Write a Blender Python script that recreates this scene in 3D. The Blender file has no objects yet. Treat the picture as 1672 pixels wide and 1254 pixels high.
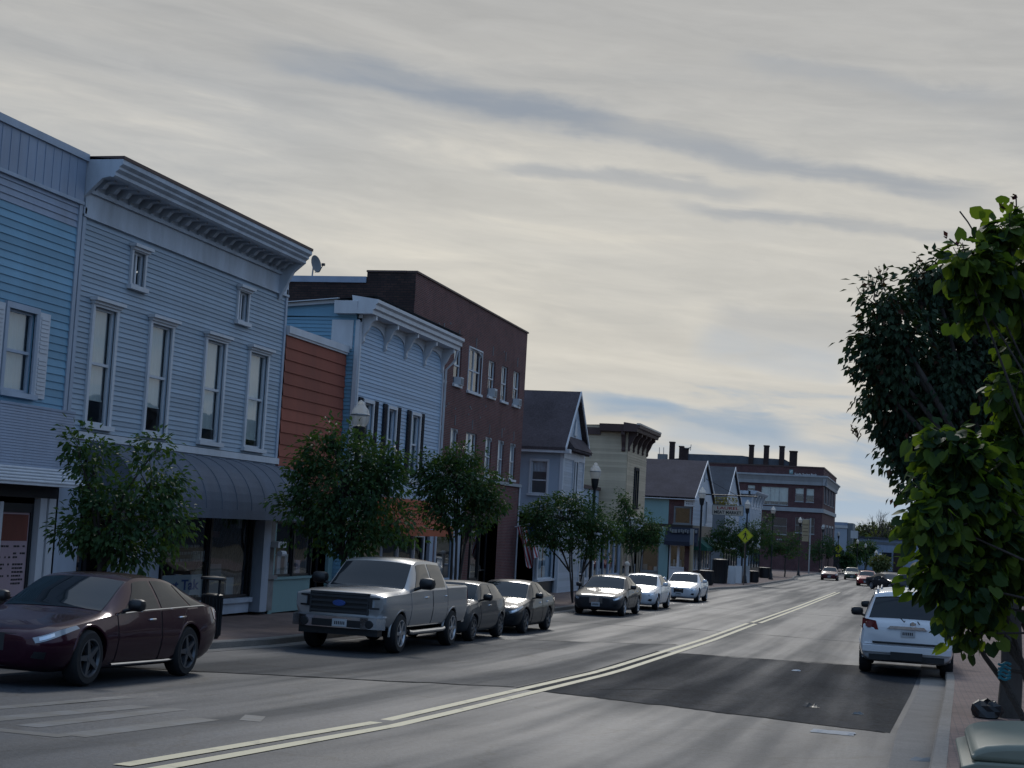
import bpy, bmesh, math, random
from mathutils import Vector, Matrix
import numpy as np
random.seed(7)
R_=math.radians
sc=bpy.context.scene
COL=bpy.data.collections.new('street'); sc.collection.children.link(COL)
# ---------------------------------------------------------------- camera
# world: X right of the street, Y along the street, Z up; the lens is the origin, the road lies below it
RM=Matrix(((0.96586571,-0.0295689,0.25735016),(0.25320451,-0.10197446,-0.96202322),(0.05468911,0.99434747,-0.09100666)))
FPX=2500.0
def ray(x,y): return RM@Vector(((x-836)/FPX,-(y-627)/FPX,-1.0))
def onX(x,y,X): r=ray(x,y); return r*(X/r.x)
def onY(x,y,Y): r=ray(x,y); return r*(Y/r.y)
def atD(x,y,d): return ray(x,y)*d
HY=[-60,-10,0,10,17,30,45,60,81,119,160,210,300,420]; HH=[-.6,1.45,1.62,1.98,2.35,2.78,3.04,3.2,3.42,3.75,4.1,4.5,5.4,6.4]
def G(y): return -float(np.interp(y,HY,HH))           # road height
def SW(y): return G(y)+.14                            # pavement height
cd=bpy.data.cameras.new('camera'); cam=bpy.data.objects.new('camera',cd); COL.objects.link(cam)
cd.sensor_fit='HORIZONTAL'; cd.sensor_width=36; cd.lens=36*FPX/1672; cd.clip_end=3000; cd.clip_start=.05
cam.matrix_world=RM.to_4x4(); sc.camera=cam
# ---------------------------------------------------------------- objects
WL={}
def thing(name,label,cat,loc=(0,0,0),group=None):
    o=bpy.data.objects.new(name,None); COL.objects.link(o); o.location=loc; o.empty_display_size=.3
    WL[o.name]=Vector(loc); o['label']=label; o['category']=cat
    if group:o['group']=group
    return o
def tag(o,label,cat,group=None,kind=None):
    if label:o['label']=label
    if cat:o['category']=cat
    if group:o['group']=group
    if kind:o['kind']=kind
    return o
class MB:
    def __init__(s): s.v=[];s.f=[];s.m=[]
    def add(s,vs,fs,m=0):
        b=len(s.v); s.v+= [tuple(v) for v in vs]; s.f+=[tuple(b+i for i in f) for f in fs]; s.m+=[m]*len(fs)
    def quad(s,a,b,c,d,m=0): s.add([a,b,c,d],[(0,1,2,3)],m)
    def box(s,a,b,m=0):
        x0,y0,z0=a;x1,y1,z1=b
        s.add([(x0,y0,z0),(x1,y0,z0),(x1,y1,z0),(x0,y1,z0),(x0,y0,z1),(x1,y0,z1),(x1,y1,z1),(x0,y1,z1)],
              [(0,3,2,1),(4,5,6,7),(0,1,5,4),(1,2,6,5),(2,3,7,6),(3,0,4,7)],m)
    def fbox(s,fr,u0,u1,z0,z1,d0,d1,m=0):
        P=fr.p
        s.add([P(u0,z0,d0),P(u1,z0,d0),P(u1,z0,d1),P(u0,z0,d1),P(u0,z1,d0),P(u1,z1,d0),P(u1,z1,d1),P(u0,z1,d1)],
              [(0,3,2,1),(4,5,6,7),(0,1,5,4),(1,2,6,5),(2,3,7,6),(3,0,4,7)],m)
    def tube(s,pts,rad,n=8,m=0,cap=True):
        pts=[Vector(p) for p in pts]
        if not hasattr(rad,'__len__'): rad=[rad]*len(pts)
        rings=[];up=None
        for i,p in enumerate(pts):
            d=(pts[min(i+1,len(pts)-1)]-pts[max(i-1,0)]).normalized()
            if up is None: up=Vector((0,0,1)) if abs(d.z)<.9 else Vector((1,0,0))
            a=d.cross(up).normalized(); b=a.cross(d).normalized(); up=b
            rings.append([p+(a*math.cos(t)+b*math.sin(t))*rad[i] for t in [2*math.pi*k/n for k in range(n)]])
        vs=[v for r in rings for v in r]; fs=[]
        for i in range(len(pts)-1):
            for k in range(n):
                fs.append((i*n+k,i*n+(k+1)%n,(i+1)*n+(k+1)%n,(i+1)*n+k))
        if cap: fs.append(tuple(range(n-1,-1,-1))); fs.append(tuple((len(pts)-1)*n+k for k in range(n)))
        s.add(vs,fs,m)
    def lathe(s,c,prof,n=16,m=0,axis='z',cap=True):
        vs=[];fs=[]
        for r,h in prof:
            for k in range(n):
                t=2*math.pi*k/n
                if axis=='z': vs.append((c[0]+r*math.cos(t),c[1]+r*math.sin(t),c[2]+h))
                elif axis=='x': vs.append((c[0]+h,c[1]+r*math.cos(t),c[2]+r*math.sin(t)))
                else: vs.append((c[0]+r*math.cos(t),c[1]+h,c[2]+r*math.sin(t)))
        for i in range(len(prof)-1):
            for k in range(n):
                fs.append((i*n+k,i*n+(k+1)%n,(i+1)*n+(k+1)%n,(i+1)*n+k))
        if cap: fs.append(tuple(range(n-1,-1,-1))); fs.append(tuple((len(prof)-1)*n+k for k in range(n)))
        s.add(vs,fs,m)
    def prism(s,pts,ext,m=0):          # polygon of 3-D points swept by a vector
        n=len(pts); e=Vector(ext); vs=[Vector(p) for p in pts]; vs+= [p+e for p in vs]
        fs=[tuple(range(n-1,-1,-1)),tuple(range(n,2*n))]+[(i,(i+1)%n,n+(i+1)%n,n+i) for i in range(n)]
        s.add(vs,fs,m)
    def build(s,name,mat,parent=None,smooth=None,label=None):
        me=bpy.data.meshes.new(name); me.from_pydata(s.v,[],s.f)
        mats=mat if isinstance(mat,(list,tuple)) else [mat]
        for x in mats: me.materials.append(x)
        if len(mats)>1: me.polygons.foreach_set('material_index',s.m)
        bm=bmesh.new(); bm.from_mesh(me); bmesh.ops.recalc_face_normals(bm,faces=bm.faces)
        if smooth:
            a=R_(smooth)
            for f in bm.faces:f.smooth=True
            for e in bm.edges:
                if len(e.link_faces)==2 and e.calc_face_angle(0)>a:e.smooth=False
        bm.to_mesh(me); bm.free()
        o=bpy.data.objects.new(name,me); COL.objects.link(o); WL[o.name]=Vector((0,0,0))
        if parent: o.parent=parent; o.location=-WL[parent.name]
        if label:o['label']=label
        return o
class Fr:
    def __init__(s,o,u,n): s.o=Vector(o);s.u=Vector(u);s.n=Vector(n)
    def p(s,u,z,d=0): return s.o+s.u*u+s.n*d+Vector((0,0,z))
def FX(X): return Fr((X,0,0),(0,1,0),(1,0,0))           # a front facing the street: u = Y
def FYm(Y): return Fr((0,Y,0),(1,0,0),(0,-1,0))         # a side facing down the street to us: u = X
def FXm(X): return Fr((X,0,0),(0,1,0),(-1,0,0))
def minus(u0,u1,holes):
    segs=[(u0,u1)]
    for a,b in holes:
        n=[]
        for s,e in segs:
            if b<=s or a>=e:n.append((s,e));continue
            if a>s:n.append((s,a))
            if b<e:n.append((b,e))
        segs=n
    return segs
def wall(mb,fr,u0,u1,z0,z1,holes=(),depth=.2):
    zs=sorted({z0,z1,*[h[2] for h in holes if z0<h[2]<z1],*[h[3] for h in holes if z0<h[3]<z1]})
    for a,b in zip(zs,zs[1:]):
        hs=[(h[0],h[1]) for h in holes if h[2]<b-1e-6 and h[3]>a+1e-6]
        for s,e in minus(u0,u1,hs): mb.quad(fr.p(s,a),fr.p(e,a),fr.p(e,b),fr.p(s,b))
    for a,b,c,d in holes:
        for q in (((a,c),(a,d)),((b,c),(b,d)),((a,c),(b,c)),((a,d),(b,d))):
            (p,r),(s,t)=q; mb.quad(fr.p(p,r),fr.p(s,t),fr.p(s,t,-depth),fr.p(p,r,-depth))
def siding(mb,fr,u0,u1,z0,z1,h,holes=(),t=.022,depth=.12):
    n=max(1,round((z1-z0)/h)); h=(z1-z0)/n
    lv=[z0+i*h for i in range(n+1)]
    zs=sorted({*[round(z,4) for z in lv],*[round(x,4) for ho in holes for x in ho[2:4] if z0<x<z1]})
    zs=[zs[0]]+[b for a,b in zip(zs,zs[1:]) if b-a>1e-3]
    off=lambda z,i: t*(1-(z-lv[i])/h)
    for a,b in zip(zs,zs[1:]):
        i=min(n-1,int(((a+b)/2-z0)/h))
        hs=[(ho[0],ho[1]) for ho in holes if ho[2]<b-1e-4 and ho[3]>a+1e-4]
        for s,e in minus(u0,u1,hs):
            mb.quad(fr.p(s,a,off(a,i)),fr.p(e,a,off(a,i)),fr.p(e,b,off(b,i)),fr.p(s,b,off(b,i)))
            if abs(a-lv[i])<2e-3: mb.quad(fr.p(s,a,0),fr.p(e,a,0),fr.p(e,a,t),fr.p(s,a,t))
    for a,b,c,d in holes:
        for (p,r),(s,q) in (((a,c),(a,d)),((b,c),(b,d)),((a,c),(b,c)),((a,d),(b,d))):
            mb.quad(fr.p(p,r,t),fr.p(s,q,t),fr.p(s,q,-depth),fr.p(p,r,-depth))
# ---------------------------------------------------------------- materials
MATS={}
def nt(name):
    m=bpy.data.materials.new(name); m.use_nodes=True; t=m.node_tree; b=t.nodes['Principled BSDF']; return m,t,b
def N(t,ty,**k):
    n=t.nodes.new(ty)
    for a,v in k.items():
        if a.startswith('i_'):
            q=a[2:]; q=int(q) if q.isdigit() else q.replace('_',' ')
            n.inputs[q].default_value=v
        else:setattr(n,a,v)
    return n
def L(t,a,b): t.links.new(a,b)
def rgb(c): return (c[0],c[1],c[2],1)
def paint(name,c,rough=.6,var=.12,scale=1.5,bump=.0,spec=.4,streak=True,metal=0,c2=None,coat=0,fine=0):
    """a painted or plain surface whose own colour is a little uneven: weathering, dust, water runs"""
    if name in MATS:return MATS[name]
    m,t,b=nt(name)
    tc=N(t,'ShaderNodeTexCoord'); mp=N(t,'ShaderNodeMapping'); L(t,tc.outputs['Object'],mp.inputs['Vector'])
    mp.inputs['Scale'].default_value=(1,1,.28) if streak else (1,1,1)
    n=N(t,'ShaderNodeTexNoise',i_Scale=scale,i_Detail=8.,i_Roughness=.65); L(t,mp.outputs[0],n.inputs['Vector'])
    mr=N(t,'ShaderNodeMapRange'); L(t,n.outputs['Fac'],mr.inputs[0]); mr.inputs[1].default_value=.3; mr.inputs[2].default_value=.7
    mx=N(t,'ShaderNodeMix',data_type='RGBA'); L(t,mr.outputs[0],mx.inputs[0])
    c2=c2 or tuple(x*(1-var) for x in c)
    mx.inputs[6].default_value=rgb(c2); mx.inputs[7].default_value=rgb(tuple(min(1,x*(1+var)) for x in c))
    out=mx.outputs[2]
    if fine:
        n2=N(t,'ShaderNodeTexNoise',i_Scale=fine,i_Detail=4.); L(t,tc.outputs['Object'],n2.inputs['Vector'])
        m2=N(t,'ShaderNodeMix',data_type='RGBA',blend_type='OVERLAY'); m2.inputs[0].default_value=.5
        L(t,out,m2.inputs[6]); L(t,n2.outputs['Fac'],m2.inputs[7]); out=m2.outputs[2]
    if 'clapboard' in name or 'siding' in name or 'shingle' in name:   # each board has weathered a little differently
        ge=N(t,'ShaderNodeNewGeometry'); rr=N(t,'ShaderNodeMapRange',i_3=.86,i_4=1.12); L(t,ge.outputs['Random Per Island'],rr.inputs[0])
        m4=N(t,'ShaderNodeMix',data_type='RGBA',blend_type='MULTIPLY'); m4.inputs[0].default_value=1; L(t,out,m4.inputs[6]); L(t,rr.outputs[0],m4.inputs[7]); out=m4.outputs[2]
    L(t,out,b.inputs['Base Color'])
    r2=N(t,'ShaderNodeMapRange'); L(t,n.outputs['Fac'],r2.inputs[0]); r2.inputs[3].default_value=max(0,rough-.08); r2.inputs[4].default_value=min(1,rough+.1)
    L(t,r2.outputs[0],b.inputs['Roughness'])
    b.inputs['Specular IOR Level'].default_value=spec; b.inputs['Metallic'].default_value=metal
    if coat: b.inputs['Coat Weight'].default_value=coat; b.inputs['Coat Roughness'].default_value=.04
    if bump:
        bp=N(t,'ShaderNodeBump',i_Strength=bump,i_Distance=.02); n3=N(t,'ShaderNodeTexNoise',i_Scale=scale*18,i_Detail=4.)
        L(t,tc.outputs['Object'],n3.inputs['Vector']); L(t,n3.outputs['Fac'],bp.inputs['Height']); L(t,bp.outputs[0],b.inputs['Normal'])
    MATS[name]=m; return m
def brick(name,c1,c2,mortar,w=.21,h=.068,ms=.011,flat=False,rough=.85,var=.25):
    if name in MATS:return MATS[name]
    m,t,b=nt(name); tc=N(t,'ShaderNodeTexCoord'); sp=N(t,'ShaderNodeSeparateXYZ'); L(t,tc.outputs['Object'],sp.inputs[0])
    cb=N(t,'ShaderNodeCombineXYZ')
    if flat: L(t,sp.outputs[0],cb.inputs[0]); L(t,sp.outputs[1],cb.inputs[1])
    else:
        ad=N(t,'ShaderNodeMath',operation='ADD'); L(t,sp.outputs[0],ad.inputs[0]); L(t,sp.outputs[1],ad.inputs[1])
        L(t,ad.outputs[0],cb.inputs[0]); L(t,sp.outputs[2],cb.inputs[1])
    br=N(t,'ShaderNodeTexBrick',i_Scale=1.,i_Mortar_Size=ms,i_Brick_Width=w,i_Row_Height=h,i_Bias=0.,i_Mortar_Smooth=.2)
    br.inputs['Color1'].default_value=rgb(c1); br.inputs['Color2'].default_value=rgb(c2); br.inputs['Mortar'].default_value=rgb(mortar)
    L(t,cb.outputs[0],br.inputs['Vector'])
    n=N(t,'ShaderNodeTexNoise',i_Scale=.9,i_Detail=7.,i_Roughness=.7); L(t,tc.outputs['Object'],n.inputs['Vector'])
    mr=N(t,'ShaderNodeMapRange',i_1=.3,i_2=.7,i_3=1-var,i_4=1+var); L(t,n.outputs['Fac'],mr.inputs[0])
    mx=N(t,'ShaderNodeMix',data_type='RGBA',blend_type='MULTIPLY'); mx.inputs[0].default_value=1
    L(t,br.outputs['Color'],mx.inputs[6]); L(t,mr.outputs[0],mx.inputs[7]); L(t,mx.outputs[2],b.inputs['Base Color'])
    bp=N(t,'ShaderNodeBump',i_Strength=.5,i_Distance=.01,invert=True); L(t,br.outputs['Fac'],bp.inputs['Height']); L(t,bp.outputs[0],b.inputs['Normal'])
    b.inputs['Roughness'].default_value=rough; b.inputs['Specular IOR Level'].default_value=.25
    MATS[name]=m; return m
def glass(name,tint=(.55,.62,.66),clear=.75,rough=.02):
    """thin window pane: a clear sheet with mirror reflection that grows at grazing angles"""
    if name in MATS:return MATS[name]
    m=bpy.data.materials.new(name); m.use_nodes=True; t=m.node_tree; t.nodes.clear()
    o=N(t,'ShaderNodeOutputMaterial'); tr=N(t,'ShaderNodeBsdfTransparent'); tr.inputs[0].default_value=rgb(tuple(x*clear for x in tint))
    gl=N(t,'ShaderNodeBsdfGlossy',i_Roughness=rough); gl.inputs[0].default_value=(.9,.95,1,1)
    fr=N(t,'ShaderNodeFresnel'); gm=N(t,'ShaderNodeNewGeometry'); io=N(t,'ShaderNodeMapRange',i_1=0.,i_2=1.,i_3=1.9,i_4=1/1.9); L(t,gm.outputs['Backfacing'],io.inputs[0]); L(t,io.outputs[0],fr.inputs['IOR']); mx=N(t,'ShaderNodeMixShader')
    tc=N(t,'ShaderNodeTexCoord'); n=N(t,'ShaderNodeTexNoise',i_Scale=.7,i_Detail=1.); L(t,tc.outputs['Object'],n.inputs['Vector'])
    bp=N(t,'ShaderNodeBump',i_Strength=.06,i_Distance=.15); L(t,n.outputs['Fac'],bp.inputs['Height']); L(t,bp.outputs[0],gl.inputs['Normal'])
    L(t,fr.outputs[0],mx.inputs[0]); L(t,tr.outputs[0],mx.inputs[1]); L(t,gl.outputs[0],mx.inputs[2]); L(t,mx.outputs[0],o.inputs[0])
    MATS[name]=m; return m
def plain(name,c,rough=.5,spec=.5,metal=0,coat=0,emit=None,es=1):
    if name in MATS:return MATS[name]
    m,t,b=nt(name); b.inputs['Roughness'].default_value=rough; b.inputs['Specular IOR Level'].default_value=spec; b.inputs['Metallic'].default_value=metal
    tc=N(t,'ShaderNodeTexCoord'); n=N(t,'ShaderNodeTexNoise',i_Scale=6.,i_Detail=5.); L(t,tc.outputs['Object'],n.inputs['Vector'])
    mr=N(t,'ShaderNodeMapRange',i_1=.3,i_2=.7,i_3=.9,i_4=1.1); L(t,n.outputs['Fac'],mr.inputs[0])
    mx=N(t,'ShaderNodeMix',data_type='RGBA',blend_type='MULTIPLY'); mx.inputs[0].default_value=1; mx.inputs[6].default_value=rgb(c); L(t,mr.outputs[0],mx.inputs[7]); L(t,mx.outputs[2],b.inputs['Base Color'])
    if coat:b.inputs['Coat Weight'].default_value=coat; b.inputs['Coat Roughness'].default_value=.03
    if emit: b.inputs['Emission Color'].default_value=rgb(emit); b.inputs['Emission Strength'].default_value=es
    MATS[name]=m; return m
def leafmat(name,c,c2,trans=.35,rough=.45):
    if name in MATS:return MATS[name]
    m=bpy.data.materials.new(name); m.use_nodes=True; t=m.node_tree; t.nodes.clear()
    o=N(t,'ShaderNodeOutputMaterial'); ge=N(t,'ShaderNodeNewGeometry'); tc=N(t,'ShaderNodeTexCoord')
    n=N(t,'ShaderNodeTexNoise',i_Scale=1.6,i_Detail=2.); L(t,tc.outputs['Object'],n.inputs['Vector'])
    ad=N(t,'ShaderNodeMath',operation='MULTIPLY_ADD',i_1=.55); L(t,ge.outputs['Random Per Island'],ad.inputs[0])
    s=N(t,'ShaderNodeMapRange',i_1=.35,i_2=.65,i_3=0.,i_4=.45); L(t,n.outputs['Fac'],s.inputs[0]); L(t,s.outputs[0],ad.inputs[2])
    mx=N(t,'ShaderNodeMix',data_type='RGBA'); L(t,ad.outputs[0],mx.inputs[0]); mx.inputs[6].default_value=rgb(c); mx.inputs[7].default_value=rgb(c2)
    pb=N(t,'ShaderNodeBsdfPrincipled',i_Roughness=rough); pb.inputs['Specular IOR Level'].default_value=.08; L(t,mx.outputs[2],pb.inputs['Base Color'])
    tl=N(t,'ShaderNodeBsdfTranslucent'); 
    yl=N(t,'ShaderNodeMix',data_type='RGBA',blend_type='MULTIPLY'); yl.inputs[0].default_value=1; L(t,mx.outputs[2],yl.inputs[6]); yl.inputs[7].default_value=(2.6,2.5,.7,1); L(t,yl.outputs[2],tl.inputs[0])
    ms=N(t,'ShaderNodeMixShader'); ms.inputs[0].default_value=trans; L(t,pb.outputs[0],ms.inputs[1]); L(t,tl.outputs[0],ms.inputs[2]); L(t,ms.outputs[0],o.inputs[0])
    MATS[name]=m; return m
M_=lambda k:MATS[k]
paint('white_trim',(.52,.53,.55),.55,.12,2.)
paint('dirty_white_trim',(.40,.435,.48),.6,.25,1.4,bump=.1)
paint('grey_clapboard',(.29,.355,.415),.6,.1,.8)
paint('grey_trim',(.34,.385,.45),.6,.18,1.1)
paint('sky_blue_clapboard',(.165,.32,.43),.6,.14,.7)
paint('pale_blue_clapboard',(.31,.41,.52),.55,.1,.8)
paint('grey_blue_sheet',(.25,.30,.385),.5,.16,1.4)
paint('white_siding',(.33,.38,.44),.55,.1,1.)
paint('rust_shingle',(.27,.078,.048),.8,.16,1.2)
paint('tan_siding',(.48,.385,.265),.7,.1,1.)
paint('dark_brown_trim',(.07,.04,.035),.6,.2,2.)
paint('roof_brown',(.088,.072,.075),.9,.22,.8,streak=False,fine=14,spec=.05)
paint('roof_grey',(.085,.095,.11),.9,.2,.8,streak=False,fine=14,spec=.05)
paint('roof_dark',(.065,.07,.08),.9,.2,.8,streak=False,fine=14,spec=.05)
paint('black_membrane',(.05,.05,.055),.9,.2,.8,streak=False)
paint('dark_shutter',(.012,.016,.024),.7,.2,2.,spec=.12)
paint('teal_panel',(.17,.28,.28),.6,.1,1.)
paint('grey_awning',(.105,.118,.145),.8,.16,1.2,fine=60)
paint('orange_tile',(.36,.085,.034),.7,.25,1.6)
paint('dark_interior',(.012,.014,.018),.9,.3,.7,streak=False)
paint('stone_band',(.28,.29,.30),.7,.14,1.2,bump=.15)
paint('blind_cloth',(.50,.50,.45),.8,.1,1.2)
paint('curtain_white',(.5,.52,.55),.8,.15,2.)
paint('dark_red_cloth',(.14,.02,.03),.8,.2,2.)
paint('dark_post',(.012,.013,.015),.45,.2,3.)
paint('galvanised',(.30,.31,.32),.4,.15,3.,metal=.7)
paint('wood_pole',(.10,.07,.05),.85,.2,2.)
paint('bark',(.05,.042,.036),.95,.35,5.,bump=.5)
paint('stone_pier',(.20,.19,.185),.85,.3,3.,bump=.4,streak=False)
paint('beige_plastic',(.17,.18,.14),.5,.12,2.,streak=False)
paint('black_plastic',(.012,.012,.014),.5,.2,3.)
paint('tan_cloth',(.33,.26,.16),.85,.14,1.5)
paint('green_cloth',(.01,.07,.05),.8,.2,2.)
paint('navy_cloth',(.012,.016,.03),.8,.2,2.)
paint('paper_white',(.5,.5,.5),.8,.08,2.)
paint('paper_pink',(.36,.26,.28),.8,.1,2.)
paint('poster_brown',(.15,.045,.03),.8,.2,3.)
paint('sign_yellow',(.42,.44,.01),.5,.06,2.)
paint('sign_tan',(.52,.44,.36),.6,.12,2.)
paint('ink_red',(.30,.03,.03),.6,.1,2.)
paint('ink_blue',(.03,.07,.25),.6,.1,2.)
paint('ink_black',(.015,.015,.017),.6,.1,2.)
paint('concrete',(.185,.165,.145),.9,.2,1.5,bump=.3,streak=False,fine=40)
paint('kerb_stone',(.21,.185,.16),.9,.2,1.2,bump=.3,streak=False,fine=30)
paint('cement_grey',(.16,.17,.175),.85,.15,1.,streak=True)
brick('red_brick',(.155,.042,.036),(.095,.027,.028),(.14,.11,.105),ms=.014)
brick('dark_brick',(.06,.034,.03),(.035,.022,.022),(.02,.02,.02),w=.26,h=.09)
brick('bank_brick',(.10,.034,.034),(.072,.026,.028),(.10,.08,.08))
brick('paver',(.22,.145,.12),(.16,.11,.095),(.09,.08,.075),w=.2,h=.1,ms=.008,flat=True)
glass('window_glass',(.86,.92,.95),.95); glass('shop_glass',(.75,.84,.88),.9)
# ---------------------------------------------------------------- sky, sun
SUN_EL,SUN_AZ=36,-12            # azimuth from +Y, negative = to the left
def world():
    w=bpy.data.worlds.new('World'); sc.world=w; w.use_nodes=True; t=w.node_tree; bg=t.nodes['Background']
    S=.1; bg.inputs[1].default_value=S
    sky=N(t,'ShaderNodeTexSky',sky_type='NISHITA',sun_disc=False); sky.sun_elevation=R_(SUN_EL); sky.sun_rotation=R_(SUN_AZ); sky.air_density=1.; sky.dust_density=1.5
    tc=N(t,'ShaderNodeTexCoord'); sp=N(t,'ShaderNodeSeparateXYZ'); L(t,tc.outputs['Generated'],sp.inputs[0])
    def mth(op,a,b=None,c=None,clamp=False):
        n=N(t,'ShaderNodeMath',operation=op); n.use_clamp=clamp
        for i,x in enumerate((a,b,c)):
            if x is None: continue
            if isinstance(x,(int,float)): n.inputs[i].default_value=x
            else: L(t,x,n.inputs[i])
        return n.outputs[0]
    def ramp(x,a,b,c=0,d=1,smooth=True):
        n=N(t,'ShaderNodeMapRange',interpolation_type='SMOOTHSTEP' if smooth else 'LINEAR'); L(t,x,n.inputs[0])
        for i,v in enumerate((a,b,c,d)): n.inputs[i+1].default_value=v
        return n.outputs[0]
    def mixc(f,a,b,bt='MIX'):
        n=N(t,'ShaderNodeMix',data_type='RGBA',blend_type=bt)
        if isinstance(f,(int,float)): n.inputs[0].default_value=f
        else: L(t,f,n.inputs[0])
        for i,x in ((6,a),(7,b)):
            if isinstance(x,tuple): n.inputs[i].default_value=rgb(x)
            else: L(t,x,n.inputs[i])
        return n.outputs[2]
    az=mth('MULTIPLY',mth('ARCTAN2',sp.outputs[0],sp.outputs[1]),57.2958)     # degrees, right of the street
    el=mth('MULTIPLY',mth('ARCSINE',sp.outputs[2]),57.2958)
    cb=N(t,'ShaderNodeCombineXYZ'); L(t,az,cb.inputs[0]); L(t,el,cb.inputs[1])
    def noise(rot,sx,sy,det=6.,rough=.6,dist=0.,seed=0,off=(0,0)):
        # streaks run downward to the right by rot degrees; sx, sy = streak length and height in degrees
        mp=N(t,'ShaderNodeMapping',vector_type='POINT'); L(t,cb.outputs[0],mp.inputs[0]); mp.inputs['Rotation'].default_value=(0,0,R_(rot))
        m2=N(t,'ShaderNodeVectorMath',operation='MULTIPLY'); L(t,mp.outputs[0],m2.inputs[0]); m2.inputs[1].default_value=(1/sx,1/sy,1)
        m3=N(t,'ShaderNodeVectorMath',operation='ADD'); L(t,m2.outputs[0],m3.inputs[0]); m3.inputs[1].default_value=(off[0],off[1],seed)
        n=N(t,'ShaderNodeTexNoise',i_Scale=1.,i_Detail=det,i_Roughness=rough,i_Distortion=dist); L(t,m3.outputs[0],n.inputs['Vector']); return n.outputs['Fac']
    n1=noise(5,11,1.5,7.,.58,.5,1.3); n2=noise(4,30,4.0,7.,.52,.3,4.1); n3=noise(4,4.,.7,5.,.6,.6,8.7); nw=noise(4,5,3,4.,.6,0,15.)
    thick=mth('ADD',mth('ADD',mth('MULTIPLY',n2,.50),mth('MULTIPLY',n1,.36)),mth('MULTIPLY',n3,.14))
    # clear blue openings low in the sky, and wide blue behind the viewer
    low=ramp(el,11,3,0,1); back=ramp(sp.outputs[1],.35,-.25,0,1); high=ramp(el,26,55,0,1)
    cover=ramp(mth('SUBTRACT',mth('ADD',thick,ramp(el,6,12,0,.12)),mth('ADD',mth('MULTIPLY',low,.135),mth('MULTIPLY',mth('MAXIMUM',back,mth('MULTIPLY',high,.5)),.16))),.29,.42,0,1)
    cloud=mixc(ramp(thick,.36,.64),(.44,.455,.465),(.58,.565,.525))
    cloud=mixc(mth('MULTIPLY',ramp(n1,.56,.74),.45),cloud,(.65,.62,.55))
    glow=ramp(mth('ADD',mth('POWER',mth('MULTIPLY',mth('ADD',az,10),1/20),2.),mth('POWER',mth('MULTIPLY',mth('SUBTRACT',el,10),1/8.5),2.)),1.,0.,0.,.45)
    cloud=mixc(glow,cloud,(.68,.635,.54))
    cloud=mixc(mth('MULTIPLY',ramp(el,11,19.5),.8),cloud,(.40,.402,.40))
    cloud=mixc(mth('MULTIPLY',ramp(az,2,16),.5),cloud,(.47,.485,.50))
    tex=mth('ADD',mth('ADD',mth('MULTIPLY',n3,.20),mth('MULTIPLY',n1,.26)),.765); cbm=N(t,'ShaderNodeCombineXYZ'); [L(t,tex,cbm.inputs[i]) for i in range(3)]; cloud=mixc(1.,cloud,cbm.outputs[0],'MULTIPLY')
    # the dark bars of lower cloud: start azimuth/elevation, end, half thickness in degrees, strength
    for (x0,y0,x1,y1,w,st,*cc) in BARS:
        a0=bars_ae(x0,y0); a1=bars_ae(x1,y1); du,dv=a1[0]-a0[0],a1[1]-a0[1]; ln=math.hypot(du,dv)
        ra=mth('SUBTRACT',az,a0[0]); re=mth('SUBTRACT',el,a0[1])
        u=mth('ADD',mth('MULTIPLY',ra,du/ln/ln),mth('MULTIPLY',re,dv/ln/ln))
        v=mth('ADD',mth('MULTIPLY',ra,-dv/ln),mth('MULTIPLY',re,du/ln))
        v=mth('ADD',v,mth('MULTIPLY',mth('SUBTRACT',nw,.5),1.2)); v=mth('ADD',v,mth('MULTIPLY',mth('SUBTRACT',n3,.5),.7))
        k=mth('MULTIPLY',ramp(mth('ABSOLUTE',v),w,w*.15),ramp(mth('MULTIPLY',u,mth('SUBTRACT',1.,u)),-.02,.16))
        k=mth('MULTIPLY',k,ramp(n1,.34,.58,.5,1.)); cloud=mixc(mth('MULTIPLY',k,st),cloud,cc[0] if cc else (.285,.32,.37))
    blue=mixc(.55,(1,1,1),(1,1,1))
    sky_k=mixc(1.,sky.outputs[0],(BLUE_K,BLUE_K,BLUE_K),'MULTIPLY')
    lowblue=mixc(ramp(el,28,8),sky_k,(.31/S,.43/S,.57/S))
    shade=mixc(ramp(az,18,60,0,.85),cloud,(.33,.48,.72)); shade=mixc(back,shade,(.24,.40,.68)); shade=mixc(mth('MULTIPLY',high,.8),shade,(.33,.48,.73))
    cl10=mixc(1.,shade,(1/S,1/S,1/S),'MULTIPLY')
    col=mixc(cover,lowblue,cl10)
    col=mixc(ramp(el,3.5,-.5,0,.6),col,(.52/S,.55/S,.57/S))
    L(t,col,bg.inputs[0])
BLUE_K=.75
def bars_ae(x,y):
    r=ray(x,y).normalized(); return math.degrees(math.atan2(r.x,r.y)),math.degrees(math.asin(r.z))
BARS=[(400,78,1040,210,.9,1.),(740,145,1680,335,.62,.72),(780,262,1270,314,.5,.5),(1080,330,1640,395,.42,.65),(1180,90,1672,170,.55,.4),(1150,520,1460,560,1.1,.35),
      (930,650,1330,712,.62,.8,(.26,.36,.48)),(930,632,1130,668,.4,.6,(.27,.37,.49)),(1050,700,1450,745,.4,.5,(.30,.40,.52)),(1120,560,1400,600,.9,.45,(.36,.43,.52)),(1380,740,1480,790,.6,.5,(.30,.41,.54))]
world()
sd=bpy.data.lights.new('sun','SUN'); sd.energy=1.0; sd.angle=R_(10); sd.color=(1,.96,.90)
so=bpy.data.objects.new('sun',sd); COL.objects.link(so)
d=Vector((math.sin(R_(SUN_AZ))*math.cos(R_(SUN_EL)),math.cos(R_(SUN_AZ))*math.cos(R_(SUN_EL)),math.sin(R_(SUN_EL))))
so.rotation_euler=d.to_track_quat('Z','Y').to_euler(); so.location=(-20,60,60)
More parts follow.
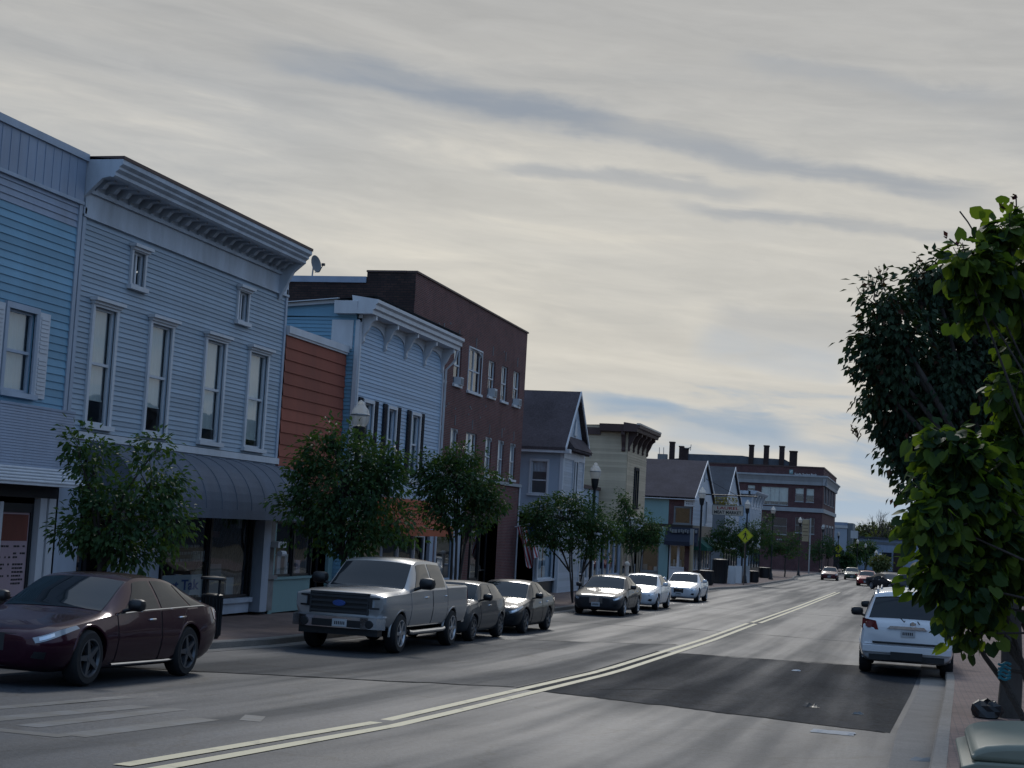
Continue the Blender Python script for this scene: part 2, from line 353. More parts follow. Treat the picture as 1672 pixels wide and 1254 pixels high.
sc.view_settings.view_transform='Standard'; sc.view_settings.look='None'; sc.view_settings.exposure=.08; sc.view_settings.gamma=1
# ---------------------------------------------------------------- ground
def asphalt(name,c,rough=.5,seed=0,tracks=True,agg=1.,spec=.5):
    m,t,b=nt(name); tc=N(t,'ShaderNodeTexCoord'); O=tc.outputs['Object']
    def nz(sx,sy,det=6.,r=.6,dist=0):
        mp=N(t,'ShaderNodeMapping'); L(t,O,mp.inputs[0]); mp.inputs['Scale'].default_value=(sx,sy,1); mp.inputs['Location'].default_value=(seed,seed*2,0)
        n=N(t,'ShaderNodeTexNoise',i_Scale=1.,i_Detail=det,i_Roughness=r,i_Distortion=dist); L(t,mp.outputs[0],n.inputs['Vector']); return n.outputs['Fac']
    big=nz(.5,.12,7.,.65); mid=nz(1.6,.9,8.,.7); fine=nz(55,55,3.,.7); speck=nz(17,13,4.,.75); tr=nz(1.1,.025,3.,.5)
    def mr(x,a,b_,c_,d_):
        n=N(t,'ShaderNodeMapRange',i_1=a,i_2=b_,i_3=c_,i_4=d_); L(t,x,n.inputs[0]); return n.outputs[0]
    def mul(a,k):
        n=N(t,'ShaderNodeMath',operation='MULTIPLY'); L(t,a,n.inputs[0]); L(t,k,n.inputs[1]); return n.outputs[0]
    f=mul(mr(big,.3,.7,.72,1.3),mr(mid,.25,.75,.85,1.15)); f=mul(f,mr(speck,.3,.7,1-.4*agg,1+.4*agg)); f=mul(f,mr(fine,.25,.75,1-.45*agg,1+.45*agg))
    if tracks:f=mul(f,mr(tr,.36,.64,.75,1.3))
    # hairline cracks, tarred
    vo=N(t,'ShaderNodeTexVoronoi',feature='DISTANCE_TO_EDGE',i_Scale=.33); 
    wn=N(t,'ShaderNodeTexNoise',i_Scale=1.2,i_Detail=5.); L(t,O,wn.inputs['Vector'])
    wm=N(t,'ShaderNodeVectorMath',operation='MULTIPLY_ADD'); L(t,wn.outputs['Color'],wm.inputs[0]); wm.inputs[1].default_value=(1.2,1.2,0); L(t,O,wm.inputs[2]); L(t,wm.outputs[0],vo.inputs['Vector'])
    cr=mr(vo.outputs['Distance'],.0,.012,.45,1.); cm=mr(mid,.50,.56,0,1)
    c1=N(t,'ShaderNodeMath',operation='MAXIMUM'); L(t,cr,c1.inputs[0]); L(t,cm,c1.inputs[1]); f=mul(f,c1.outputs[0])
    mx=N(t,'ShaderNodeMix',data_type='RGBA',blend_type='MULTIPLY'); mx.inputs[0].default_value=1; mx.inputs[6].default_value=rgb(c); L(t,f,mx.inputs[7]); L(t,mx.outputs[2],b.inputs['Base Color'])
    rg=N(t,'ShaderNodeMath',operation='ADD'); L(t,mr(big,.3,.7,rough+.06,rough-.08),rg.inputs[0]); L(t,mr(tr,.38,.62,.10,-.12) if tracks else mr(big,.3,.7,.03,-.03),rg.inputs[1]); L(t,rg.outputs[0],b.inputs['Roughness']); b.inputs['Specular IOR Level'].default_value=spec
    bp=N(t,'ShaderNodeBump',i_Strength=.5,i_Distance=.012); L(t,speck,bp.inputs['Height']); L(t,bp.outputs[0],b.inputs['Normal'])
    MATS[name]=m
asphalt('asphalt',(.036,.041,.048),.61,spec=.35); asphalt('asphalt_dark',(.021,.024,.029),.84,3,True,1.7,spec=.14); asphalt('asphalt_lane',(.034,.038,.044),.70,5,True,spec=.28)
paint('soil',(.07,.06,.04),.95,.3,.2,streak=False)
YS=[-40,-20,-8,-2]+[i for i in range(0,60,2)]+[i for i in range(60,130,5)]+[i for i in range(130,421,15)]
def strip(name,f0,f1,dz,mat,ys=YS,nx=1,kind='structure',z=G):
    mb=MB(); n=len(ys)
    for y in ys:
        a,b=f0(y),f1(y)
        for i in range(nx+1): mb.v.append((a+(b-a)*i/nx,y,z(y)+dz))
    for j in range(n-1):
        for i in range(nx):
            q=j*(nx+1)+i; mb.f.append((q,q+1,q+nx+2,q+nx+1)); mb.m.append(0)
    o=mb.build(name,M_(mat),smooth=40); o['kind']=kind; return o
def XR(y): return float(np.interp(y,[-5,0,10,21.7,33.4,45,70],[-.3,-.25,.02,.36,.71,.8,.8]))    # right kerb face
def XL(y): return float(np.interp(y,[0,22,104,112,160,168],[-12.85,-12.9,-12.9,-11.9,-11.9,-12.9]))  # left kerb face
mb=MB(); mb.add([(-900,-300,-9.5),(900,-300,-9.5),(900,1800,-9.5),(-900,1800,-9.5)],[(0,1,2,3)]); mb.build('ground',M_('soil'))['kind']='structure'
strip('road',lambda y:XL(y)-.02,lambda y:XR(y)+.02,0,'asphalt')
strip('gutter',lambda y:XR(y)-.52+max(0,.15-abs(y-14)*.02),lambda y:XR(y)+.01,.006,'concrete')
strip('gutter_opposite',lambda y:XL(y)-.01,lambda y:XL(y)+.38,.006,'concrete')
def kerb(name,xf,sg,w=.17):
    mb=MB()
    for y in YS:
        z=G(y); x=xf(y); mb.v+=[(x,y,z-.2),(x,y,z+.12),(x+sg*.025,y,z+.145),(x+sg*w,y,z+.145)]
    for j in range(len(YS)-1):
        for k in range(3): mb.f.append((j*4+k,j*4+k+1,j*4+k+5,j*4+k+4)); mb.m.append(0)
    mb.build(name,M_('kerb_stone'),smooth=35)['kind']='structure'
kerb('kerb',XR,1); kerb('kerb_opposite',XL,-1)
strip('pavement',lambda y:XR(y)+.17,lambda y:9.,.14,'paver'); strip('verge',lambda y:9.,lambda y:60,.12,'soil')
strip('pavement_opposite',lambda y:-40.,lambda y:XL(y)-.17,.14,'paver')
strip('hinterland',lambda y:-260.,lambda y:-40.,.05,'soil',nx=3)
strip('field',lambda y:60.,lambda y:260.,.05,'soil',nx=3)
def sheet(name,pts,dz,mat,n=16):
    n=72; rs=random.Random(len(name)); jit=[[rs.gauss(0,.035) for _ in range(n+1)] for _ in (0,1)]
    """a patch lying on the road: near-left, near-right, far-right, far-left in X, Y"""
    mb=MB(); (a,b,c,d)=[Vector(p) for p in pts]
    for j in range(n+1):
        v=j/n
        for i in range(n+1):
            u=i/n; p=(a*(1-u)+b*u)*(1-v)+(d*(1-u)+c*u)*v
            wob=(.06*math.sin(u*23+len(name))+.04*math.sin(u*61)+.03*math.sin(u*117)+jit[int(v)][i])*(1 if v in(0,1) else 0)
            mb.v.append((p.x,p.y+wob,G(p.y+wob)+dz))
    for j in range(n):
        for i in range(n):
            q=j*(n+1)+i; mb.f.append((q,q+1,q+n+2,q+n+1)); mb.m.append(0)
    o=mb.build(name,M_(mat)); o['kind']='structure'; return o
sheet('road_patch',[(-6.05,23.8),(-.25,21.4),(.22,38.1),(-6.05,37.6)],.004,'asphalt_dark',24)
sheet('road_patch_lane',[(-12.4,21.),(-6.1,23.9),(-6.05,41.3),(-12.4,35.8)],.004,'asphalt_lane',24)
# worn paint
def worn(name,c,th):
    m,t,b=nt(name); tc=N(t,'ShaderNodeTexCoord'); n=N(t,'ShaderNodeTexNoise',i_Scale=2.2,i_Detail=9.,i_Roughness=.75); L(t,tc.outputs['Object'],n.inputs['Vector'])
    r=N(t,'ShaderNodeMapRange',i_1=th-.1,i_2=th+.1); L(t,n.outputs['Fac'],r.inputs[0])
    mx=N(t,'ShaderNodeMix',data_type='RGBA'); L(t,r.outputs[0],mx.inputs[0]); mx.inputs[6].default_value=(.07,.068,.062,1); mx.inputs[7].default_value=rgb(c); L(t,mx.outputs[2],b.inputs['Base Color']); b.inputs['Roughness'].default_value=.6
    MATS[name]=m
worn('line_yellow',(.66,.55,.34),.36); worn('line_white',(.115,.12,.125),.53)
def line(x0,x1,y0,y1,wd,mat,name='road_marking',dz=.008):
    mb=MB(); n=max(2,int(abs(y1-y0)/2.))
    for i in range(n+1):
        u=i/n; x=x0+(x1-x0)*u; y=y0+(y1-y0)*u; mb.v+=[(x-wd/2,y,G(y)+dz),(x+wd/2,y,G(y)+dz)]
    for i in range(n): mb.f.append((2*i,2*i+1,2*i+3,2*i+2)); mb.m.append(0)
    o=mb.build(name,M_(mat)); o['kind']='structure'
for dx,ya in ((-.17,10.95),(.13,10.5)):
    line(-5.72+dx,-5.72+dx,ya,57.5,.15,'line_yellow'); line(-5.66+dx,-5.45+dx,58.5,118,.15,'line_yellow')
def cross(x0,x1,y,wd,mat):
    mb=MB(); mb.add([(x0,y-wd/2,G(y-wd/2)+.0035),(x1,y-wd/2,G(y-wd/2)+.0035),(x1,y+wd/2,G(y+wd/2)+.0035),(x0,y+wd/2,G(y+wd/2)+.0035)],[(0,1,2,3)]); mb.build('road_marking',M_(mat))['kind']='structure'
# ghost of an old lane legend and a stop bar, nearly worn away
for a in ((-9.3,-9.2,12.,17.5,.22),(-8.6,-8.5,12.5,16.2,.30),(-8.0,-8.1,13.,16.5,.26),(-7.3,-7.3,12.6,15.4,.3),(-6.9,-7.6,15.6,17.6,.25)): line(*a,'line_white',dz=.003)
for a in ((-8.5,-8.0,16.25,.3),(-8.5,-7.3,12.5,.25),(-9.3,-8.5,12.2,.25)): None if a[1]==-8.0 else cross(*a,'line_white')

plain('tar',(.014,.015,.017),.9,.15)
def seam(pts,wd,name='tar_seam',seed=0):
    """a wandering bead of crack sealer"""
    rs=random.Random(seed); P=[]
    for (xa,ya),(xb,yb) in zip(pts,pts[1:]):
        n=max(3,int(math.hypot(xb-xa,yb-ya)/.25))
        for i in range(n): u=i/n; P.append((xa+(xb-xa)*u+rs.gauss(0,.025),ya+(yb-ya)*u+rs.gauss(0,.04)))
    P.append(pts[-1]); mb=MB()
    for i,(x,y) in enumerate(P):
        a=P[max(i-1,0)];b=P[min(i+1,len(P)-1)]; dx,dy=b[0]-a[0],b[1]-a[1]; l=math.hypot(dx,dy) or 1; w=wd*rs.uniform(.4,1.2)/2
        for sg in (-1,1): px_,py_=x-dy/l*w*sg,y+dx/l*w*sg; mb.v.append((px_,py_,G(py_)+.0062))
    for i in range(len(P)-1): mb.f.append((2*i,2*i+1,2*i+3,2*i+2)); mb.m.append(0)
    mb.build(name,M_('tar'))['kind']='structure'
for k,(p,w) in enumerate((([(-6.0,23.75),(-3.,22.6),(-.3,21.35)],.10),([(-6.1,37.7),(-2.5,38.0),(.2,38.15)],.08),([(-12.3,21.05),(-9.,22.5),(-6.1,23.95)],.12),([(-12.4,35.9),(-9,38.8),(-6.1,41.4)],.08),([(-4.9,24.9),(-4.4,25.9),(-3.2,26.6)],.09),
([(-12.3,49.),(-7,50.5),(-1.,49.6),(.4,50)],.08),([(-12.3,70.),(-5,71.),(.4,70.)],.08))): seam(p,w,seed=k)
# ---------------------------------------------------------------- building helpers
def uz(x,y,X): p=onX(x,y,X); return p.y,p.z
def txt(s,fr,u,z,d,h,mat,name='lettering',parent=None,width=None,align='CENTER',bold=0.,thick=.004,flip=False):
    cu=bpy.data.curves.new('t','FONT'); cu.body=s; cu.size=1; cu.align_x=align; cu.extrude=thick/max(h,.01); cu.offset=bold; cu.resolution_u=3
    to=bpy.data.objects.new('t',cu); COL.objects.link(to); bpy.context.view_layer.update()
    me=bpy.data.meshes.new_from_object(to.evaluated_get(bpy.context.evaluated_depsgraph_get())); bpy.data.objects.remove(to)
    xs=[v.co.x for v in me.vertices]; w=max(xs)-min(xs) if xs else 1
    kx=h*1.4; kx=(width/w) if width else kx
    for v in me.vertices:
        x,y,zz=v.co; v.co=fr.p(u+x*kx,z+y*h*1.4,d+zz*h)
    me.materials.clear(); me.materials.append(M_(mat)); me.name=name
    o=bpy.data.objects.new(name,me); COL.objects.link(o); WL[o.name]=Vector((0,0,0))
    if parent:o.parent=parent; o.location=-WL[parent.name]
    return o
def window(b,fr,u0,u1,z0,z1,d=0,trim='white_trim',tw=.11,proud=.045,recess=.09,blind=0,bm='blind_cloth',hood=False,sill=True,arch=0,mull=0,sash=True,cols=1,curtain=0,rail=.5,name='window',pane='window_glass'):
    mb=MB(); B=mb.fbox
    if tw:
        B(fr,u0-tw,u0,z0,z1,d-.02,d+proud); B(fr,u1,u1+tw,z0,z1,d-.02,d+proud)
        B(fr,u0-tw,u1+tw,z1,z1+tw*1.15,d-.02,d+proud+.004)
    if hood: B(fr,u0-tw-.07,u1+tw+.07,z1+tw*1.15,z1+tw*1.15+.07,d-.02,d+proud+.12); B(fr,u0-tw-.03,u1+tw+.03,z1+tw*1.15-.06,z1+tw*1.15,d,d+proud+.05)
    s=.05; q=d-recess
    B(fr,u0,u0+s,z0,z1,q-.03,q+.03); B(fr,u1-s,u1,z0,z1,q-.03,q+.03); B(fr,u0+s,u1-s,z1-s,z1,q-.03,q+.03); B(fr,u0+s,u1-s,z0,z0+s*1.3,q-.03,q+.03)
    zm=z0+(z1-z0)*rail
    if sash: B(fr,u0+s,u1-s,zm-.03,zm+.03,q-.02,q+.045)
    for k in range(mull):
        um=u0+(u1-u0)*(k+1)/(mull+1); B(fr,um-.035,um+.035,z0+s,z1-s,q-.03,q+.04)
    for k in range(cols-1):
        um=u0+(u1-u0)*(k+1)/cols; B(fr,um-.012,um+.012,z0+s,z1-s,q-.005,q+.022)
    if arch:   # segmental head filling the corners of the opening
        n=8; um=(u0+u1)/2; hw=(u1-u0)/2
        for sg in (-1,1):
            pts=[(um+sg*hw,z1)]+[(um+sg*hw*math.sin(a),z1-arch+arch*math.cos(a)) for a in [math.pi/2*(1-i/n) for i in range(n+1)]]
            mb.prism([fr.p(u,z,q+.03) for u,z in pts],fr.n*(.05))
    w=mb.build(name,M_(trim),b)
    p=MB(); p.quad(fr.p(u0,z0,q),fr.p(u1,z0,q),fr.p(u1,z1,q),fr.p(u0,z1,q)); p.build('pane',M_(pane),w)
    if sill:
        m=MB(); m.fbox(fr,u0-tw-.06,u1+tw+.06,z0-.1,z0,d-recess-.02,d+proud+.06); m.build('sill',M_(trim),w)
    if blind:
        m=MB(); zb=z1-(z1-z0)*blind; n=14
        for i in range(n):
            ua=u0+s+(u1-u0-2*s)*i/n; ub=u0+s+(u1-u0-2*s)*(i+1)/n; da=.012*math.sin(i*1.7); db=.012*math.sin((i+1)*1.7)
            m.quad(fr.p(ua,zb,q-.07+da),fr.p(ub,zb,q-.07+db),fr.p(ub,z1,q-.07+db),fr.p(ua,z1,q-.07+da))
        m.fbox(fr,u0+s,u1-s,zb-.03,zb,q-.085,q-.055); m.build('blind',M_(bm),w)
    if curtain:
        m=MB(); n=18
        for i in range(n):
            if n*curtain*.5<i<n-n*curtain*.5: continue
            ua=u0+(u1-u0)*i/n; ub=u0+(u1-u0)*(i+1)/n; da=.03*math.sin(i*2.1); db=.03*math.sin((i+1)*2.1)
            m.quad(fr.p(ua,z0,q-.12+da),fr.p(ub,z0,q-.12+db),fr.p(ub,z1,q-.12+db),fr.p(ua,z1,q-.12+da))
        m.build('curtain',M_('curtain_white'),w)
    return w
def shell(b,x0,x1,y0,y1,z0,z1,mat,name='wall',front=False,ztb=None):
    """side and rear walls as one solid-edged shell; the street front is built apart. ztb: top of the rear wall"""
    ztb=z1 if ztb is None else ztb
    m=MB(); a=[(x1,y0,z0),(x0,y0,z0),(x0,y1,z0),(x1,y1,z0)]; t=[(x1,y0,z1),(x0,y0,ztb),(x0,y1,ztb),(x1,y1,z1)]
    for i in range(3): m.quad(a[i],a[i+1],t[i+1],t[i])
    if front:m.quad(a[3],a[0],t[0],t[3])
    return m.build(name,M_(mat),b)
def flat_roof(b,x0,x1,y0,y1,z1,ztb,mat='black_membrane',name='roof'):
    m=MB(); m.quad((x1,y0,z1),(x1,y1,z1),(x0,y1,ztb),(x0,y0,ztb)); return m.build(name,M_(mat),b)
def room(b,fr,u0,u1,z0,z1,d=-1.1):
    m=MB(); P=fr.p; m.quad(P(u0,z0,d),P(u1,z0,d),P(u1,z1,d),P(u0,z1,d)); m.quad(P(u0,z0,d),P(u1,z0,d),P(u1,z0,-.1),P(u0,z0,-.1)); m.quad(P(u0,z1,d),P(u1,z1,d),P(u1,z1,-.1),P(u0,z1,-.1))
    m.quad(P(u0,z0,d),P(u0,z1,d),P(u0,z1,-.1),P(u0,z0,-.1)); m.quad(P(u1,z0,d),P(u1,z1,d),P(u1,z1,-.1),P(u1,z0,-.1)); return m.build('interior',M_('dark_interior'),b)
def boxes(b,name,mat,fr,lst,smooth=None,label=None):
    first=None
    for q in lst:
        m=MB(); m.fbox(fr,*q); o=m.build(name,M_(mat),b,smooth,label); first=first or o
    return first
def shopfront(b,fr,u0,u1,z0,z1,d=0,n=2,trim='grey_trim',bulk=.75,trans=0,items=True,seed=0,bulkmat=None,skip=()):
    """display windows over a low bulkhead, with goods on the sill inside"""
    rn=random.Random(seed)
    m=MB(); m.fbox(fr,u0,u1,z0,z0+bulk,d-.12,d); m.fbox(fr,u0,u1,z0+bulk,z0+bulk+.07,d-.14,d+.05); m.build('bulkhead',M_(bulkmat or trim),b)
    w=(u1-u0)/n
    for i in range(n):
        if i in skip: continue
        a,c=u0+i*w+.05,u0+(i+1)*w-.05
        wd=window(b,fr,a,c,z0+bulk+.08,z1,d,trim,.05,.02,.05,sash=False,sill=False,name='display_window',pane='shop_glass')
        if trans:
            mm=MB(); mm.fbox(fr,a,c,z1-trans,z1-trans+.05,d-.09,d-.01); mm.build('transom',M_(trim),wd)
        if items:
            for k in range(3):
                ua=a+(c-a)*(k+.15)/3; ub=ua+(c-a)*rn.uniform(.14,.26); h=rn.uniform(.25,.6)
                mm=MB(); mm.fbox(fr,ua,ub,z0+bulk+.1,z0+bulk+.1+h,d-.5,d-.3); mm.build('display_card',M_(rn.choice(['paper_white','paper_pink','poster_brown','paper_white','cement_grey'])),wd)
def door(b,fr,u0,u1,z0,z1,d=-.1,mat='grey_trim',glassy=True,name='door'):
    m=MB(); s=.13
    if glassy:
        m.fbox(fr,u0,u0+s,z0,z1,d-.05,d); m.fbox(fr,u1-s,u1,z0,z1,d-.05,d); m.fbox(fr,u0+s,u1-s,z1-s,z1,d-.05,d); m.fbox(fr,u0+s,u1-s,z0,z0+.35,d-.05,d); m.fbox(fr,u0+s,u1-s,z0+.95,z0+1.02,d-.045,d-.005)
    else:
        m.fbox(fr,u0,u1,z0,z1,d-.05,d)
        for q in (.12,.56): m.fbox(fr,u0+s,u1-s,z0+(z1-z0)*q,z0+(z1-z0)*(q+.34),d,d+.02)
    o=m.build(name,M_(mat),b)
    if glassy:
        p=MB(); p.quad(fr.p(u0+s,z0+.35,d-.025),fr.p(u1-s,z0+.35,d-.025),fr.p(u1-s,z1-s,d-.025),fr.p(u0+s,z1-s,d-.025)); p.build('pane',M_('shop_glass'),o)
    h=MB(); h.tube([fr.p(u0+.08,z0+.98,d),fr.p(u0+.08,z0+.98,d+.06),fr.p(u0+.08,z0+1.18,d+.06),fr.p(u0+.08,z0+1.18,d)],.012,6); h.build('handle',M_('galvanised'),o)
    return o
def bracket(mb,fr,u,w,z1,h,dep):
    """scrolled cornice bracket: a thin profile cut in side view"""
    n=8; pts=[(0,0),(dep,0),(dep,-h*.16)]
    for i in range(n+1):
        a=i/n; pts.append((dep*(.92-.72*a**.7),-h*(.18+.62*a)+.03*math.sin(a*9)))
    pts+=[(dep*.22,-h*.92),(dep*.12,-h),(0,-h)]
    mb.prism([fr.p(u-w/2,z1+q,p) for p,q in pts],fr.u*w)
A_='the left side of the street'
# ================================================================ 1 light blue clapboard shop, far left
X=-17.; F=FX(X); y0,y1=13.,28.06; g=SW(26)
b=thing('shop_building','bright blue clapboard shop with grey parapet and ribbed metal eave at the left edge','building',(X,21,g))
wu0,wu1=uz(11,520,X)[0],uz(55,530,X)[0]; hw=[(wu0-.02,wu1,2.02,3.62),(18.2,19.3,2.02,3.62)]
m=MB(); siding(m,F,y0,y1-.12,1.75,5.62,.152,hw); m.build('clapboard_wall',M_('sky_blue_clapboard'),b)
m=MB(); siding(m,F,y0,y1-.12,5.62,6.17,.152); m.build('upper_clapboard',M_('grey_blue_sheet'),b)
m=MB(); m.fbox(F,y0,y1,6.17,7.05,-.1,.05)
for k in range(50): m.fbox(F,y0+k*.3,y0+k*.3+.02,6.2,7.03,.05,.062)
m.build('parapet',M_('grey_blue_sheet'),b)
boxes(b,'coping','grey_trim',F,[(y0,y1+.02,7.05,7.2,-.35,.10),(y0,y1,6.12,6.19,0,.075)])
boxes(b,'corner_board','grey_trim',F,[(y1-.12,y1,1.75,6.12,-.05,.045)])
for u0,u1,_,_ in hw:
    window(b,F,u0,u1,2.02,3.62,0.02,'grey_trim',.1,.05,.08,blind=.97)
    for s in (u0-.52,u1+.12):
        m=MB(); m.fbox(F,s,s+.38,1.97,3.68,.02,.06); 
        for q in (2.06,2.88): 
            for k in range(9): m.fbox(F,s+.05,s+.33,q+k*.082,q+k*.082+.055,.06,.075)
        m.build('shutter',M_('white_trim'),b)
shell(b,-32,X-.12,y0,y1,g-.3,7.05,'grey_blue_sheet'); flat_roof(b,-32,X-.05,y0,y1,6.9,6.5)
m=MB(); siding(m,FX(X+.25),y0,y1,.60,1.75,.055,t=.012); m.fbox(F,y0,y1,1.75,1.80,0,.27); m.fbox(F,y1-.02,y1,.6,1.75,0,.24); m.build('fascia',M_('grey_blue_sheet'),b)
m=MB()
for k in range(5):                     # ribbed metal eave stepping outward
    m.tube([F.p(y0,.56-k*.062,.30+k*.075),F.p(y1-.02,.56-k*.062,.30+k*.075)],.036,8)
m.fbox(F,y0,y1-.02,.24,.30,-.2,.62); m.build('metal_eave',M_('white_trim'),b,smooth=50)
boxes(b,'soffit','dark_post',F,[(y0,y1-.02,.0,.235,-.6,.02)])
pu=uz(70,900,X)[0]
boxes(b,'post','white_trim',F,[(27.42,27.66,g,0,-.12,.02),(27.74,28.0,g,0,-.12,.02),(27.66,27.74,g,0,-.12,-.05)])
boxes(b,'post','white_trim',F,[(26.02,26.14,g,-.1,-.12,.02)])
boxes(b,'door','dark_post',F,[(26.2,26.24,g,-.12,-.2,-.1),(27.3,27.38,g,-.12,-.2,-.1),(26.24,27.3,g,g+.55,-.2,-.1),(26.24,27.3,-.3,-.12,-.2,-.1)])
p=MB(); p.fbox(F,26.24,27.3,g+.55,-.3,-.18,-.13); po=p.build('menu_poster',M_('paper_pink'),b)
p=MB(); p.fbox(F,26.28,27.26,-.86,-.34,-.128,-.124); p.build('poster_heading',M_('poster_brown'),po)
p=MB(); rn=random.Random(3); z=-.95
while z>g+.75:
    for ua,ub in ((26.3,26.75),(26.82,27.24)):
        if rn.random()<.72:
            x=ua
            while x<ub-.05:
                w=rn.uniform(.03,.11); 
                if rn.random()<.8:p.fbox(F,x,min(ub,x+w),z-.035,z,-.128,-.125)
                x+=w+.02
    z-=rn.choice((.075,.075,.14))
p.build('poster_print',M_('ink_black'),po)
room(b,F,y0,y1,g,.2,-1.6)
shopfront(b,F,y0,26.0,g+.03,-.05,-.1,5,'grey_trim',.8,seed=4)
# ================================================================ 2 grey clapboard shop with bracketed cornice
y0,y1=28.1,38.95; g=SW(33)
b=thing('shop_building','grey clapboard shop with deep bracketed cornice and charcoal barrel awning','building',(X,33.5,g))
ws=[]
for xa,xb,yt,yb in ((152,189,495,700),(246,280,520,716),(336,367,547,734),(407,436,570,741)):
    u0,z1=uz(xa,yt,X); u1,_=uz(xb,yt+8,X); ws.append((u0+.02,u1-.02,1.62,4.12))
at=[(uz(213,410,X)[0]+.06,uz(237,415,X)[0]-.06,4.82,5.58),(uz(387,475,X)[0]+.06,uz(405,480,X)[0]-.04,4.82,5.58)]
m=MB(); siding(m,F,y0+.12,y1-.12,1.46,6.1,.108,ws+at); m.build('clapboard_wall',M_('grey_clapboard'),b)
for k,w in enumerate(ws):
    window(b,F,*w,.02,'white_trim',.1,.05,.08,blind=(.78,.75,.86,.9)[k],hood=True,rail=.52)
for w in at: window(b,F,*w,.02,'white_trim',.075,.05,.08,hood=True,sash=False,mull=1)
boxes(b,'corner_board','grey_trim',F,[(y0,y0+.12,1.3,6.1,-.05,.05),(y1-.12,y1,1.3,6.1,-.05,.05)])
boxes(b,'base_board','white_trim',F,[(y0,y1+.04,1.28,1.44,-.05,.09)])
# cornice: frieze, moulding, brackets, soffit, crown
m=MB(); m.fbox(F,y0+.05,y1-.02,5.95,6.735,-.05,.05); m.fbox(F,y0,y1,6.42,6.5,0,.12); m.fbox(F,y0,y1,5.9,5.96,0,.08)
co=m.build('cornice',M_('dirty_white_trim'),b)
prof=[(0,6.78),(.12,6.50),(.12,6.56),(.62,6.74),(.70,6.74),(.70,6.82),(.78,6.86),(.78,6.93),(.86,7.02),(.86,7.12),(0,7.16)]
m=MB(); m.prism([F.p(y0-.02,z,d) for d,z in [(0,6.74),(.60,6.74),(.66,6.72),(.72,6.76),(.72,6.83),(.80,6.89),(.80,6.94),(.88,7.0),(.88,7.1),(0,7.16)]],F.u*10.36); 
m.prism([F.p(y0-.02,z,d) for d,z in [(0,6.28),(.16,6.45),(.42,6.7),(.6,6.739),(0,6.739)]],F.u*.12); m.prism([F.p(38.28,z,d) for d,z in [(.05,5.75),(.2,6.05),(.42,6.5),(.7,6.739),(.05,6.739)]],F.u*.14)
m.build('crown_moulding',M_('dirty_white_trim'),co)
for k in range(21): m=MB(); bracket(m,F,y0+.4+k*(38.1-y0-.4)/20,.14,6.738,.28,.5); m.build('bracket',M_('dirty_white_trim'),co)
boxes(b,'gutter_edge','dark_brown_trim',F,[(y0-.02,38.46,7.1,7.17,-.02,.9)])
m=MB(); m.fbox(F,y0+.3,y1-.1,1.0,1.27,-.1,.04); m.build('header_board',M_('grey_trim'),b)
shell(b,-31,X,y0,y1,g-.3,7.0,'grey_clapboard',ztb=5.6); flat_roof(b,-31,X,y0,y1,7.08,5.6)
# barrel awning with ribs, end cheek and valance
def arc(k,n=10): a=math.pi/2*k/n; return (1.22*math.sin(a)**1.0, -.02+1.26*math.cos(a))
m=MB(); n=10; ya,yb=y0+1.0,y1+.12
for k in range(n):
    (d0,z0),(d1,z1)=arc(k),arc(k+1)
    m.quad(F.p(ya,z0,d0),F.p(yb,z0,d0),F.p(yb,z1,d1),F.p(ya,z1,d1))
for yy in (ya,yb): m.add([F.p(yy,-.02,0)]+[F.p(yy,arc(k)[1],arc(k)[0]) for k in range(n+1)],[tuple(range(n+2))])
aw=m.build('awning',M_('grey_awning'),b,smooth=30)
for j in range(13):
    u=ya+(yb-ya)*j/12; m=MB(); m.tube([F.p(u,arc(k)[1]+.003,arc(k)[0]+.003) for k in range(n+1)],.014,5); m.build('awning_seam',M_('grey_awning'),aw)
boxes(aw,'valance','grey_awning',F,[(ya,yb,-.24,-.02,1.20,1.225)])
ft=[(ya,yb,.98,1.0,.02,.03)]
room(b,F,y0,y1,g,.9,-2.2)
wa,wb=uz(262,955,X)[0],uz(337,955,X)[0]; wc,wd_=uz(345,860,X)[0]+.05,uz(413,860,X)[0]
boxes(b,'shop_wall','grey_trim',F,[(y0,29.,g,.9,-.12,0),(y0+2.4,wa-.1,g,.9,-.12,-.02),(wa-.1,y1,.0,.9,-.14,0)])
